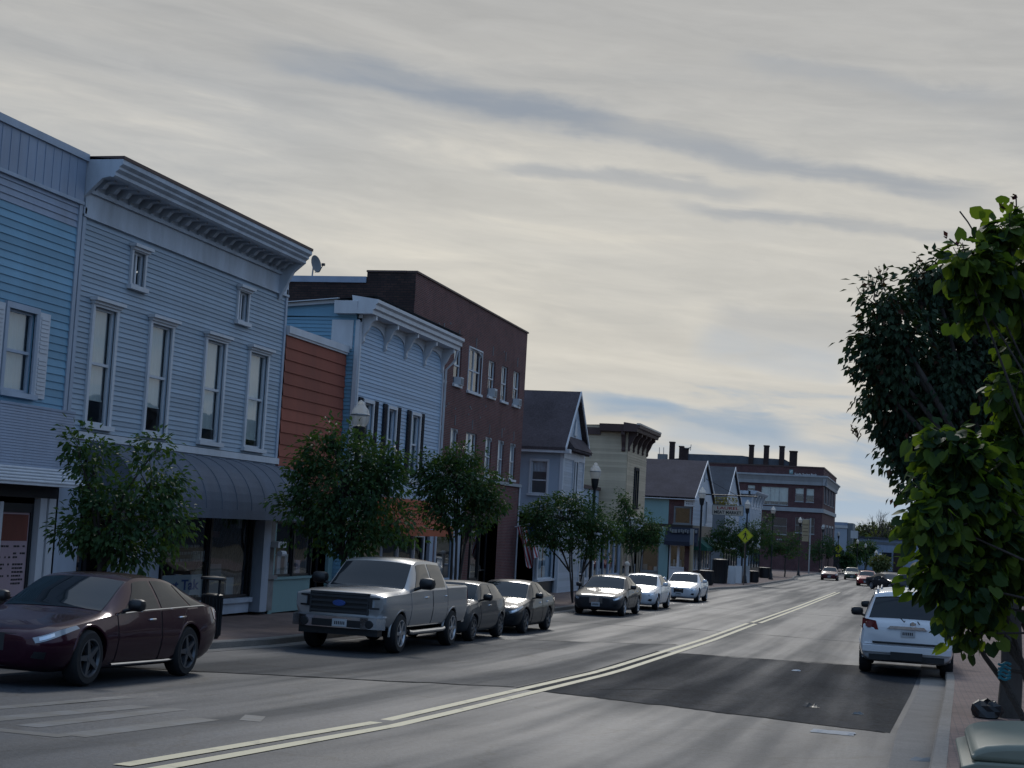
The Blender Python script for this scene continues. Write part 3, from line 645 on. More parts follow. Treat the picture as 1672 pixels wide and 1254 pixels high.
for a,c,nm in ((wa,wb,0),(wc,wd_,1)):
    boxes(b,'bulkhead','grey_trim',F,[(a-.06,c+.06,g,-2.36,-.1,0),(a-.1,c+.12,-2.42,-2.3,-.12,.08)])
    w=window(b,F,a,c,-2.28,-.12,0,'dark_post',.05,.03,.06,sash=False,sill=False,name='display_window',pane='shop_glass')
    rn=random.Random(nm+5)
    if nm==0:
        p=MB(); p.fbox(F,a+.05,c-.08,-2.16,-1.66,-.12,-.10); sg=p.build('window_banner',M_('paper_white'),w)
        txt('out Tak',F,(a+c)/2,-2.02,-.097,.25,'ink_blue','lettering',sg,width=c-a-.5,bold=.02)
        p=MB()
        for k in range(3):
            x=a+.25
            while x<c-.4:
                q=rn.uniform(.05,.16); p.fbox(F,x,x+q,-1.0-k*.17,-.93-k*.17,-.085,-.082); x+=q+.04
        p.build('window_lettering',M_('cement_grey'),w)
    else:
        for ua,ub,za,zb,mt,dd in ((.08,.30,-2.25,-1.75,'paper_white',.35),(.36,.72,-2.25,-1.45,'cement_grey',.5),(.78,.96,-2.25,-1.8,'paper_white',.4),(.1,.34,-1.38,-1.12,'blind_cloth',.6),(.12,.45,-.75,-.6,'poster_brown',.3),(.80,.9,-.5,-.2,'paper_white',.2)):
            p=MB(); p.fbox(F,a+(c-a)*ua,a+(c-a)*ub,za,zb,-dd-.05,-dd); p.build('display_card',M_(mt),w)
        p=MB()
        for k in range(4): p.fbox(F,a+.12+k*.13,a+.2+k*.13,-1.36,-1.10,-.33,-.3)
        p.build('hanging_tag',M_('paper_white'),w)
        p=MB(); 
        for k in range(12):
            t0=math.pi*k/12;t1=math.pi*(k+1)/12
            p.quad(F.p((a+c)/2+.1-.75*math.cos(t0),-1.75+.28*math.sin(t0),-.7),F.p((a+c)/2+.1-.75*math.cos(t1),-1.75+.28*math.sin(t1),-.7),F.p((a+c)/2+.1-.75*math.cos(t1),-1.8,-.5),F.p((a+c)/2+.1-.75*math.cos(t0),-1.8,-.5))
        p.build('display_basket',M_('tan_cloth'),w)
boxes(b,'mullion','grey_trim',F,[(wb+.06,wc-.06,g,.0,-.12,.02)])
door(b,F,29.1,30.1,g,-.9,-.4,'dark_post'); boxes(b,'transom','dark_post',F,[(29.,30.2,-.9,-.8,-.45,-.35)])
boxes(b,'pier','grey_trim',F,[(38.05,38.5,g,-.05,-.1,.22)])
boxes(b,'pier','stone_pier',F,[(38.55,39.1,g,g+.85,-.1,.12),(38.58,39.06,g+.95,-.05,-.1,.1),(38.5,39.16,g+.85,g+.95,-.1,.2)])
# ================================================================ 3 low rust shingled shop
y0,y1=38.98,43.6; g=SW(41); X3=-16.95; F=FX(X3)
b=thing('shop_building','low rust red shingled shop squeezed between grey shop and pale blue shop','building',(X3,41.3,g))
m=MB(); siding(m,F,y0,y1,.5,4.86,.34,t=.03); m.build('shingle_wall',M_('rust_shingle'),b)
boxes(b,'coping','white_trim',F,[(y0,y1,4.86,4.92,-.1,.06),(y0,y1,4.92,5.12,-.3,.10)])
shell(b,-30,X3,y0,y1,g-.3,4.9,'rust_shingle',ztb=4.2); flat_roof(b,-30,X3,y0,y1,4.88,4.2)
boxes(b,'fascia','dark_post',F,[(y0,y1,-.3,.5,-.2,.06)])
room(b,F,y0,y1,g,.5,-1.5)
shopfront(b,F,y0+.3,42.0,g+.05,-.3,-.05,2,'dark_post',.9,seed=9,bulkmat='teal_panel'); door(b,F,42.2,43.2,g,-.5,-.3,'dark_post')
boxes(b,'side_pier','teal_panel',F,[(y0,y0+.28,g,-.3,-.1,0),(43.25,y1,g,-.3,-.1,0)])
# ================================================================ 4 pale blue clapboard shop with orange awning
X4=-16.6; F=FX(X4); y0,y1=43.7,52.35; g=SW(48)
b=thing('shop_building','pale blue clapboard shop with dark shutters and orange tiled awning','building',(X4,48,g))
hs=[(uz(594,660,X4)[0]+.05,uz(610,660,X4)[0]+.05,1.3,3.5),(46.68,47.42,1.3,3.5),(49.1,49.95,1.3,3.5)]
hs[0]=(44.42,45.2,1.3,3.5)
m=MB(); siding(m,F,y0+.1,y1-.1,.7,6.05,.118,hs); m.build('clapboard_wall',M_('pale_blue_clapboard'),b)
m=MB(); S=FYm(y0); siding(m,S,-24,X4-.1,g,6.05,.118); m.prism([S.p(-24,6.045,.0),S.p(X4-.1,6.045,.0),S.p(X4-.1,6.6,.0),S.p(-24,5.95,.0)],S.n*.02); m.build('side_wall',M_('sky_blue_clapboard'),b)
boxes(b,'corner_board','white_trim',F,[(y0,y0+.1,.7,5.9,-.05,.05),(y1-.1,y1,.7,6.05,-.05,.05)])
boxes(b,'corner_board','white_trim',S,[(X4-.9,X4-.2,5.05,5.95,-.02,.04),(X4-.12,X4+.01,.7,5.95,-.02,.05)])
for k,w in enumerate(hs):
    window(b,F,*w,.02,'white_trim',.09,.05,.09,blind=(.5,.9,.7)[k],bm='curtain_white' if k==1 else 'blind_cloth',rail=.55)
    for s in (w[0]-.5,w[1]+.12):
        m=MB(); m.fbox(F,s,s+.34,w[2]-.05,w[3]+.12,.02,.065)
        for q in range(24): m.fbox(F,s+.05,s+.29,w[2]+.05+q*.09,w[2]+.1+q*.09,.065,.08)
        m.build('shutter',M_('dark_shutter'),b)
m=MB(); m.prism([F.p(y0-.3,z,d) for d,z in [(-.1,6.12),(.5,6.12),(.5,6.24),(.58,6.28),(.58,6.4),(.66,6.46),(.66,6.56),(-.2,6.68)]],F.u*(y1-y0+.6)); m.fbox(F,y0-.02,y1+.02,6.02,6.12,-.05,.07)
m.prism([S.p(X4-.75,z,d) for d,z in [(0,6.12),(.3,6.12),(.34,6.5),(0,6.58)]],S.u*.75)
co=m.build('cornice',M_('white_trim'),b)
for u in (y0+.2,y0+2.25,y0+4.3,y0+6.35,y1-.25):
    m=MB(); bracket(m,F,u,.13,6.118,.85,.46); m.build('bracket',M_('white_trim'),co)
# rounded panels between the brackets
for i in range(4):
    ua,ub=y0+.2+2.05*i+.12,y0+.2+2.05*(i+1)-.12
    if i==3: ub=y1-.4
    n=10; um=(ua+ub)/2; hwid=(ub-ua)/2
    top=[(ub,6.02),(ua,6.02)]+[(um-hwid*math.cos(math.pi*k/n),5.62+.30*math.sin(math.pi*k/n)) for k in range(n+1)]
    m=MB(); m.prism([F.p(u,z,.02) for u,z in top],F.n*.03); m.build('arched_panel',M_('white_trim'),co)
m=MB(); P=[(X4-.7,6.5),(-24.5,5.9)]
m.add([(X4+.6,y0-.3,6.68),(-24.5,y0-.25,5.95),(-24.5,y1+.2,5.95),(X4+.6,y1+.3,6.68)],[(0,1,2,3)]); m.build('roof',M_('black_membrane'),b)
m=MB(); m.prism([(X4-.7,y0-.16,6.46),(-24.5,y0-.16,5.86),(-24.5,y0-.16,6.0),(X4-.7,y0-.16,6.62)],(0,.14,0)); m.build('rake_board',M_('white_trim'),b)
shell(b,-24,X4-.03,y0+.03,y1,g-.3,6.0,'pale_blue_clapboard',ztb=5.8)
m=MB(); m.tube([F.p(y1+.02,6.1,.5),F.p(y1+.06,5.75,.42),F.p(y1+.06,5.4,.1),F.p(y1+.06,-2.8,.08)],.045,8); m.build('downpipe',M_('white_trim'),b,smooth=50)
boxes(b,'header_board','white_siding',F,[(y0,y1,.35,.72,-.1,.04)])
# orange awning: rows of curved tiles on a sloped frame
m=MB(); ua,ub=45.6,51.1; nc=24; nr=7
for r in range(nr):
    for c in range(nc):
        u0,u1=ua+(ub-ua)*c/nc,ua+(ub-ua)*(c+1)/nc; d0,d1=r/nr*1.1,(r+1)/nr*1.1+.04; za,zb=.62-r/nr*.95,.62-(r+1)/nr*.95+.02
        um=(u0+u1)/2
        m.add([F.p(u0,za,d0),F.p(um,za+.05,d0+.03),F.p(u1,za,d0),F.p(u0,zb,d1),F.p(um,zb+.05,d1+.03),F.p(u1,zb,d1)],[(0,1,4,3),(1,2,5,4)])
aw=m.build('awning',M_('orange_tile'),b)
boxes(aw,'valance','orange_tile',F,[(ua,ub,-.55,-.33,1.08,1.12)])
m=MB(); m.prism([F.p(ua,.62,0),F.p(ua,-.33,1.1),F.p(ua,-.33,0)],F.u*.02); m.prism([F.p(ub-.02,.62,0),F.p(ub-.02,-.33,1.1),F.p(ub-.02,-.33,0)],F.u*.02); m.build('awning_end',M_('orange_tile'),aw)
room(b,F,y0,y1,g,.35,-1.5)
boxes(b,'shop_wall','tan_cloth',F,[(44.6,46.8,g,-.45,-.1,.0)]); boxes(b,'shop_wall','white_siding',F,[(y0,44.6,g,.35,-.1,.0),(51.95,y1,g,.35,-.1,.02),(46.8,47.0,g,.35,-.1,.02)])
boxes(b,'shop_lintel','tan_cloth',F,[(44.6,51.95,-.45,.35,-.1,-.01)])
shopfront(b,F,47.0,50.4,g+.04,-.5,-.05,2,'white_trim',.7,seed=12); door(b,F,50.6,51.8,g,-.5,-.12,'white_trim')
# ================================================================ 5 three storey brick building
X5=-17.9; F=FX(X5); k5=17.9/17.6; y0,y1=52.55,69.25; g=SW(60); zt=8.95
b=thing('brick_building','three storey dark red brick building with six windows to a floor','building',(X5,61,g))
r3=[(54.85,55.75),(56.85,57.85),(58.85,60.75),(61.85,62.9),(63.95,65.0),(66.0,67.1)]; r2=[(54.95,55.9),(56.95,57.95),(59.1,60.65),(62.0,63.0),(64.05,65.0),(66.1,67.05)]
r3=[(a*k5,c*k5) for a,c in r3]; r2=[(a*k5,c*k5) for a,c in r2]
h3=[(a,c,5.42,6.98) for a,c in r3]; h3[2]=(r3[2][0],r3[2][1],5.35,7.12); h2=[(a,c,2.02,3.66) for a,c in r2]
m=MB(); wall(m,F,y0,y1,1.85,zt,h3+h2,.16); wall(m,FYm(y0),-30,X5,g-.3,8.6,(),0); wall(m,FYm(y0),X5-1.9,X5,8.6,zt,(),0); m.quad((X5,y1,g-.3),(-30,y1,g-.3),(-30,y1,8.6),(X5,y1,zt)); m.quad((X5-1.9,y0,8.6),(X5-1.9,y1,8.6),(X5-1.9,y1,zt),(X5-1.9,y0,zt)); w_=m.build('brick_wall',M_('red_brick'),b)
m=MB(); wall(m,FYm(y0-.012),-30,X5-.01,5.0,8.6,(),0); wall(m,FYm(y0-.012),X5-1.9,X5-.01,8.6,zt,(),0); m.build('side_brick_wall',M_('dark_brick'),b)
for k,h in enumerate(h3): window(b,F,*h,0,'white_trim',0 if k!=2 else .05,.03,.10,blind=(.5,.45,0,.4,.8,.55)[k],arch=.22 if k==2 else 0,cols=2 if k>2 else 1,mull=1 if k==2 else 0)
for k,h in enumerate(h2): window(b,F,*h,0,'white_trim',0,.03,.10,blind=(.8,.3,.9,.6,.55,.5)[k],arch=0 if k==2 else .16,cols=3 if k!=2 else 1,mull=1 if k==2 else 0)
boxes(b,'coping','dark_brown_trim',F,[(y0-.03,y1+.03,zt,zt+.07,-.35,.06)]); boxes(b,'coping','grey_blue_sheet',FYm(y0),[(-30,X5-1.92,8.55,8.78,-.3,.06)]); boxes(b,'coping','dark_brown_trim',FYm(y0),[(X5-1.92,X5-.36,zt,zt+.07,-.3,.05)])
boxes(b,'belt_course','stone_band',F,[(y0,y1+.04,1.72,1.86,-.1,.10)])
for a,c in r3+r2: m=MB(); m.fbox(F,(a+c)/2-.035,(a+c)/2+.035,(7.2 if (a,c) in r3 else 3.8),(7.2 if (a,c) in r3 else 3.8)+.42,0,.02); m.build('wall_anchor',M_('cement_grey'),b)
for k in range(14): 
    rn=random.Random(k); u=rn.uniform(y0+1,y1-1); z=rn.choice([7.5,4.4,4.7,4.3])+rn.uniform(-.15,.3); m=MB(); m.fbox(F,u,u+.1,z,z+.08,0,.015); m.build('wall_anchor',M_('cement_grey'),b)
flat_roof(b,-30,X5-.3,y0,y1,8.4,8.2)
for a,c in ((y0,53.6),(56.,57.),(60.6,61.4),(65.8,69.25)): m=MB(); wall(m,F,a,c,g-.3,1.72,(),0); m.build('ground_floor_pier',M_('red_brick'),b)
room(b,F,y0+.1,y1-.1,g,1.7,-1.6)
boxes(b,'shop_lintel','dark_post',F,[(61.4,65.8,-.0,1.0,-.3,-.05)]); boxes(b,'shop_lintel','white_siding',F,[(53.6,60.6,-.2,1.72,-.15,-.02)]); boxes(b,'shop_lintel','red_brick',F,[(61.4,65.8,1.0,1.72,-.3,0.)])
shopfront(b,F,57.,59.4,g+.04,-.3,-.1,1,'white_siding',.6,seed=21); door(b,F,59.5,60.5,g,-.3,-.1,'white_siding',False); door(b,F,54.,55.4,g,-.3,-.1,'white_siding',False); boxes(b,'shop_wall','white_siding',F,[(53.6,54.,g,-.2,-.15,-.02),(55.4,56.,g,-.2,-.15,-.02)])
shopfront(b,F,61.5,64.2,g+.04,-.1,-.35,2,'dark_post',.5,seed=22); door(b,F,64.4,65.6,g,-.1,-.4,'dark_post')
m=MB(); m.tube([F.p(y1-.08,1.7,.05),F.p(y1-.08,-3.3,.05)],.04,8); m.build('downpipe',M_('white_trim'),b)
for (u,z0,z1) in ((r3[1][1]-.5,5.42,5.8),(r3[3][1]-.5,5.42,5.85),(r3[5][1]-.5,5.42,5.8)):
    i=[r3[1][1]-.5,r3[3][1]-.5,r3[5][1]-.5].index(u)
    a=thing('air_conditioner',['white window air conditioner in second window of the brick top floor','boxy window air conditioner in fourth window of the brick top floor','pale window air conditioner in last window of the brick top floor'][i],'air conditioner',(X5,u,z0),'window air conditioners on the brick building')
    m=MB(); m.fbox(F,u+.0,u+.42,z0+.01,z1-.06,-.12,.17); m.build('case',M_('white_trim'),a)
    m=MB(); 
    for q in range(7): m.fbox(F,u+.03,u+.39,z0+.04+q*.036,z0+.06+q*.036,.17,.18)
    m.build('grille',M_('cement_grey'),a)
# satellite dish on the brick side parapet
dp=onY(513,432,y0+.1)
s=thing('satellite_dish','grey satellite dish on the brick parapet beside the grey cornice','satellite dish',(dp.x,dp.y,8.78))
c=Vector((dp.x,dp.y,dp.z)); ax=Vector((.93,-.30,.22)).normalized(); t1=ax.cross(Vector((0,0,1))).normalized(); t2=t1.cross(ax)
m=MB(); rings=[(0,0),(.12,.012),(.24,.05),(.34,.10)]; vs=[];fs=[]
for r,h in rings:
    for k in range(20): a=2*math.pi*k/20; vs.append(c+ax*h+(t1*math.cos(a)*.85+t2*math.sin(a))*r)
for i in range(3):
    for k in range(20): fs.append((i*20+k,i*20+(k+1)%20,(i+1)*20+(k+1)%20,(i+1)*20+k))
m.add(vs,fs); m.build('reflector',M_('cement_grey'),s,smooth=60)
m=MB(); m.tube([c-ax*.03,(dp.x-.05,dp.y,8.78)],.03,8); m.build('mast',M_('galvanised'),s)
m=MB(); e=c+ax*.42-t2*.12; m.tube([c-t2*.3,c-t2*.34+ax*.2,e],.015,6); m.box(e-Vector((.05,.05,.04)),e+Vector((.06,.05,.05))); m.build('feed_arm',M_('dark_post'),s)
def gable_roof(b,fr_x,xr,y0,y1,za,zb,ym,zr,mat,ov=.35,name='roof',th=.14):
    """ridge square to the street: front at fr_x, back at xr; eaves at y0 and y1"""
    m=MB()
    m.prism([(fr_x,y0,za),(fr_x,ym,zr),(fr_x,ym,zr-th),(fr_x,y0,za-th)],(xr-fr_x,0,0)); m.prism([(fr_x,y1,zb),(fr_x,ym,zr),(fr_x,ym,zr-th),(fr_x,y1,zb-th)],(xr-fr_x,0,0))
    return m.build(name,M_(mat),b)
# ================================================================ 6 white gabled house
X=-16.75; F=FX(X); y0,y1=73.,77.9; g=SW(75); S=FYm(y0); ym=75.4
b=thing('gabled_house','white gabled house with tall brown shingle roof behind the low flag shop','house',(X,75,g))
hf=[(75.35,75.72,.95,3.3),(75.9,76.3,.95,3.3)]; hs=[(-18.3,-17.5,1.55,3.15)]
m=MB(); siding(m,F,y0,y1,g,3.7,.14,hf); m.quad(F.p(y0,3.7),F.p(y1,3.7),F.p(ym,6.5),F.p(ym,6.5)); m.build('front_wall',M_('white_siding'),b)
m=MB(); wall(m,S,-26,X,g,3.75,hs,.1); m.build('side_wall',M_('white_siding'),b); m=MB(); m.quad((X,y1,g),(-26,y1,g),(-26,y1,3.8),(X,y1,3.8)); m.build('far_wall',M_('white_siding'),b)
for h in hf: window(b,F,*h,.02,'white_trim',.09,.05,.08,sash=False,bm='dark_red_cloth')
window(b,S,*hs[0],.0,'white_trim',.1,.05,.08,blind=.3,bm='curtain_white',rail=.42)
boxes(b,'corner_board','white_trim',F,[(y0,y0+.13,g,3.7,0,.05),(y1-.13,y1,g,3.7,0,.05)]); boxes(b,'corner_board','white_trim',S,[(X-.12,X+.03,g,3.7,0,.05)])
gable_roof(b,X+.24,-26,y0-.45,y1+.4,3.85,3.85,ym,6.85,'roof_brown')
for ya,yb in ((y0-.46,ym),(y1+.41,ym)): m=MB(); m.prism([F.p(ya,3.86,.2),F.p(yb,6.86,.2),F.p(yb,6.68,.2),F.p(ya,3.68,.2)],F.n*.06); m.build('rake_board',M_('white_trim'),b)
boxes(b,'eave_board','white_trim',S,[(-26,X+.4,3.58,3.78,-.05,.42)]); boxes(b,'frieze_board','white_trim',F,[(y0,y1,3.35,3.72,0,.06)])
m=MB(); m.prism([F.p(y0+.3,3.75,0),F.p(y1-.2,3.75,0),F.p(y1-.2,3.75,.45),F.p(y0+.3,3.75,.45)],(0,0,.1)); m.prism([(X,y0+.3,4.5),(X+.5,y0+.3,3.86),(X,y0+.3,3.86)],(0,y1-y0-.5,0)); m.build('pent_roof',M_('roof_brown'),b)
m=MB(); m.prism([F.p(ym-.3,4.6,.02),F.p(ym+.3,4.6,.02),F.p(ym,5.5,.02)],F.n*.05); m.build('gable_vent',M_('white_trim'),b)
# ================================================================ 7 low flag shop
X=-16.95; F=FX(X); y0,y1=69.3,80.3; g=SW(74); zt=.55
b=thing('shop_building','low one storey shop with red draped window and pale poster windows','building',(X,74,g))
boxes(b,'fascia','white_siding',F,[(y0,y1,-.25,zt,-.2,.02)]); boxes(b,'cornice','white_trim',F,[(y0,y1,zt,zt+.14,-.3,.12)])
shell(b,-21,X-.01,y0,y1,g-.2,zt+.1,'white_siding'); flat_roof(b,-21,X,y0,y1,zt+.12,zt-.1); room(b,F,y0,y1,g,zt,-1.4)
window(b,F,69.65,73.0,-2.5,-.35,0,'white_trim',.12,.06,.08,sash=False,curtain=.9,name='display_window',pane='shop_glass')
boxes(b,'bulkhead','dark_post',F,[(y0,73.3,g,-2.6,-.1,0)]); boxes(b,'window_drape','dark_red_cloth',F,[(69.7,72.95,-2.45,-.4,-.3,-.26)])
for a,c in ((73.5,75.2),(76.6,78.2),(78.35,80.1)):
    w=window(b,F,a,c,-2.45,-.4,0,'white_trim',.08,.05,.06,sash=False,sill=False,name='display_window',pane='shop_glass')
    m=MB(); m.fbox(F,a+.15,c-.15,-2.3,-1.45,-.16,-.14); m.fbox(F,a+.15,c-.15,-1.35,-.6,-.16,-.14); m.build('window_poster',M_('paper_white'),w)
boxes(b,'bulkhead','stone_pier',F,[(73.4,75.3,g,-2.55,-.1,.02),(76.5,y1,g,-2.55,-.1,.02)]); door(b,F,75.4,76.4,g,-.6,-.5,'dark_post')
fl=thing('flag','striped flag hung on a slanted pole between the brick building and street tree','flag',(-17.9,68.8,-.3))
p0=Vector((-17.9,68.8,-.12)); p1=Vector((-16.2,68.6,.30)); m=MB(); m.tube([p0,p1],.018,8); m.lathe((p1.x,p1.y,p1.z),[(0,-.03),(.035,0),(0,.04)],8); m.build('flagpole',M_('white_trim'),fl)
dirp=(p1-p0).normalized()
def flagpt(u,v):   # u along the pole from its foot, v down the hanging fly
    q=p0+dirp*(.12+u*.82*(1-.25*v)); return q+Vector((.55*v,.16*math.sin(u*11+v*4)*(.3+v),-1.7*v-.22*v*math.sin(u*6)))
ms=[MB(),MB(),MB()]; nu,nv=26,24
for i in range(nu):
    for j in range(nv):
        k=2 if (j/nv<.42 and i>=nu*6/13) is False and False else (0 if (i*13//nu)%2==0 else 1)
        if j/nv<.40 and i*13//nu>6: k=2
        ms[k].quad(flagpt(i/nu,j/nv),flagpt((i+1)/nu,j/nv),flagpt((i+1)/nu,(j+1)/nv),flagpt(i/nu,(j+1)/nv))
q=MB()
for i_,r in enumerate(ms): q.add(r.v,r.f,i_)
q.build('cloth',[M_('ink_red'),M_('paper_white'),M_('ink_blue')],fl)
# ================================================================ 8 low white shop beside tan building
X=-17.1; F=FX(X); y0,y1=80.5,91.4; g=SW(86); zt=.18
b=thing('shop_building','low white shop with pale ledge between white house and tan building','building',(X,86,g))
boxes(b,'fascia','white_siding',F,[(y0,y1,-.5,zt,-.2,.0)]); boxes(b,'cornice','white_trim',F,[(y0-.1,y1,zt,zt+.2,-.4,.22)])
shell(b,-26,X-.01,y0,y1,g-.2,zt+.05,'white_siding'); flat_roof(b,-26,X,y0,y1,zt+.15,zt); room(b,F,y0,y1,g,zt,-1.5)
shopfront(b,F,y0+.2,85.,g+.02,-.5,-.05,3,'white_trim',.5,seed=31); door(b,F,85.2,86.2,g,-.5,-.2,'grey_trim'); shopfront(b,F,86.4,y1-.2,g+.02,-.5,-.05,3,'grey_trim',.6,seed=32)
m=MB(); m.box((-26,80.6,zt),(-18.6,91.3,2.3)); m.build('rear_annex',M_('white_siding'),b); m=MB(); m.box((-26,80.55,2.3),(-18.5,91.35,2.5)); m.box((-18.6,82.5,.5),(-18.55,83.5,2.0)); m.build('annex_trim',M_('dark_brown_trim'),b)
# ================================================================ 9 tan building with brown cornice
X=-17.; F=FX(X); y0,y1=91.5,98.3; g=SW(95); S=FYm(y0)
b=thing('tan_building','tall tan building with dark brown bracketed cornice and narrow dark window','building',(X,95,g))
h=[(94.15,95.35,1.45,3.75)]
m=MB(); siding(m,F,y0,y1,.8,5.6,.16,h); m.build('front_wall',M_('tan_siding'),b)
m=MB(); siding(m,S,-32,X,g,6.0,.16); m.build('side_wall',M_('tan_siding'),b); shell(b,-32,X-.05,y0+.05,y1,g-.2,6.3,'tan_siding'); flat_roof(b,-32,X,y0,y1,6.4,5.9)
window(b,F,*h[0],.02,'dark_shutter',.16,.06,.08,mull=1)
m=MB(); m.prism([F.p(y0-.65,z,d) for d,z in [(-.2,5.95),(.62,5.95),(.66,6.12),(.78,6.18),(.8,6.38),(-.2,6.5)]],F.u*(y1-y0+1.2)); m.fbox(F,y0,y1,5.5,5.95,0,.06); m.prism([S.p(X-1.7,z,d) for d,z in [(0,5.9),(.55,5.95),(.6,6.38),(0,6.4)]],S.u*1.7)
co=m.build('cornice',M_('dark_brown_trim'),b)
boxes(co,'crown_moulding','sign_tan',F,[(y0-.66,y1+.56,6.36,6.46,.6,.82)])
for k in range(5): m=MB(); bracket(m,F,y0+.15+k*(y1-y0-.3)/4,.22,5.95,1.15,.55); m.build('bracket',M_('dark_brown_trim'),co)
m=MB(); bracket(m,S,X-.25,.22,5.95,1.2,.5); m.build('bracket',M_('dark_brown_trim'),co)
boxes(b,'side_coping','dark_brown_trim',S,[(-32,X-1.7,5.72,6.15,-.2,.12)])
boxes(b,'fascia','white_siding',F,[(y0,y1,-.2,.8,-.1,.05)]); boxes(b,'ledge','white_trim',F,[(y0,y1,.72,.82,0,.2)]); room(b,F,y0,y1,g,.7,-1.4)
shopfront(b,F,y0+.2,95.5,g+.03,-.25,-.05,2,'tan_siding',.6,seed=41); door(b,F,95.7,96.8,g,-.3,-.2,'dark_post'); shopfront(b,F,97.,y1-.2,g+.03,-.25,-.05,1,'tan_siding',.6,seed=42)
# ================================================================ 10 corner shop, brown gable roof
Yb=119.; S=FYm(Yb); X=-16.75; F=FX(X); y1=131.; g=SW(124); ym=125.
b=thing('corner_shop','corner shop with brown roof, pale teal panel and dark awning under brick','building',(X,Yb,g))
q=lambda x,y: (onY(x,y,Yb).x,onY(x,y,Yb).z)
ze=q(1100,813)[1]; zr=6.0; xt=q(1092,830)[0]; zl=q(1100,856)[1]; za=q(1100,890)[1]
wx0,wx1=q(1102.5,830)[0],q(1127.5,830)[0]; wz1,wz0=q(1115,829)[1],q(1115,855)[1]
m=MB(); wall(m,S,-30,xt,zl,ze,(),.1); m.build('teal_wall',M_('teal_panel'),b)
m=MB(); wall(m,S,xt,X,zl,ze,[(wx0,wx1,wz0,wz1)],.12); wall(m,S,X-.5,X,g-.2,zl,(),0); m.build('brick_wall',M_('bank_brick'),b); m=MB(); m.quad((X,y1,g),(-30,y1,g),(-30,y1,ze),(X,y1,ze)); m.build('far_wall',M_('bank_brick'),b)
window(b,S,wx0,wx1,wz0,wz1,0,'cement_grey',.08,.04,.08,sash=False,mull=0)
m=MB(); siding(m,F,Yb,y1,zl,ze,.16,[(123.2,124.1,.9,2.7),(126,126.9,.9,2.7)]); m.add([F.p(Yb,ze),F.p(y1,ze),F.p(ym,zr-.1)],[(0,1,2)]); m.build('gable_wall',M_('white_siding'),b)
for a in (123.2,126): window(b,F,a,a+.9,.9,2.7,.02,'white_trim',.09)
m=MB(); m.fbox(F,ym-.22,ym+.22,4.3,5.1,0,.03); m.build('gable_vent',M_('cement_grey'),b)
gable_roof(b,X+.22,-30,Yb-.4,y1+.4,ze+.1,ze+.1,ym,zr,'roof_brown'); boxes(b,'eave_board','white_trim',S,[(-30,X+.4,ze-.1,ze+.06,-.1,.4)])
for ya,yb in ((Yb-.42,ym),(y1+.42,ym)): m=MB(); m.prism([F.p(ya,ze+.1,.18),F.p(yb,zr+.02,.18),F.p(yb,zr-.2,.18),F.p(ya,ze-.12,.18)],F.n*.06); m.build('rake_board',M_('white_trim'),b)
boxes(b,'fascia','dark_post',S,[(-30,X+.05,zl-.22,zl,-.1,.06)])
ax0,ax1=q(1088,870)[0],q(1141,870)[0]
m=MB(); m.prism([S.p(ax0,zl-.2,0),S.p(ax0,zl-.25,.15),S.p(ax0,za+.3,1.0),S.p(ax0,za,1.0),S.p(ax0,za,0)],S.u*(ax1-ax0)); aw=m.build('awning',M_('navy_cloth'),b)
m=MB(); rn=random.Random(8); x=ax0+.35
while x<ax1-.2:
    w=rn.uniform(.08,.2); dz=rn.uniform(-.05,.05); m.fbox(S,x,x+w,zl-.62+dz,zl-.36+dz*.5,.42,.66); x+=w+rn.uniform(.03,.12)
m.build('awning_print',M_('cement_grey'),aw)
gs=[q(1143,870)[0],q(1167,870)[0]]
m=MB(); m.prism([F.p(120.,-.2,0),F.p(120.,-.35,.2),F.p(120.,-1.0,1.1),F.p(120.,-1.25,1.1),F.p(120.,-1.25,0)],F.u*10.6); m.build('green_awning',M_('green_cloth'),b)
room(b,S,-29,X-.1,g,zl,-1.4); room(b,F,Yb+1.5,y1,g,zl-.3,-1.4)
px0,px1=q(1076,900)[0],q(1091,900)[0]
boxes(b,'pilaster','teal_panel',S,[(px0,px1,g,zl-.22,-.1,.03),(-30,-22,g,zl-.22,-.1,.02)])
shopfront(b,S,-22,px0,g+.02,za,-.05,2,'cement_grey',.5,seed=51); shopfront(b,S,px1+.1,q(1122,900)[0],g+.02,za,-.05,2,'white_trim',.9,seed=52); door(b,S,q(1124,900)[0],X-.55,g,za,-.15,'dark_post')
shopfront(b,F,119.6,124.,g+.02,-1.2,-.05,3,'white_trim',.7,seed=53,bulkmat='bank_brick'); door(b,F,124.2,125.4,g,-1.2,-.2,'white_trim'); shopfront(b,F,125.6,y1-.2,g+.02,-1.2,-.05,3,'white_trim',.7,seed=54,bulkmat='bank_brick')
boxes(b,'shop_lintel','dark_post',F,[(Yb,y1,-1.2,zl,-.1,.0)])
sx0,sx1=q(1118,820)[0],q(1135,820)[0]; z1,z0=q(1126,817)[1],q(1126,826.5)[1]
s=thing('shop_sign','small white square sign under eave of the brown roofed corner shop','sign',((sx0+sx1)/2,Yb,z0))
boxes(s,'sign_panel','paper_white',S,[(sx0,sx1,z0,z1,.08,.14)]); boxes(s,'sign_frame','galvanised',S,[(sx0-.03,sx1+.03,z0-.04,z0,.06,.15),(sx0-.03,sx1+.03,z1,z1+.04,.06,.15)])
m=MB(); rn=random.Random(2)
for r in range(3):
    x=sx0+.12
    while x<sx1-.15: w=rn.uniform(.04,.12); m.fbox(S,x,x+w,z0+.14+r*.16,z0+.2+r*.16,.14,.144); x+=w+.03
m.build('sign_print',M_('ink_black'),s)
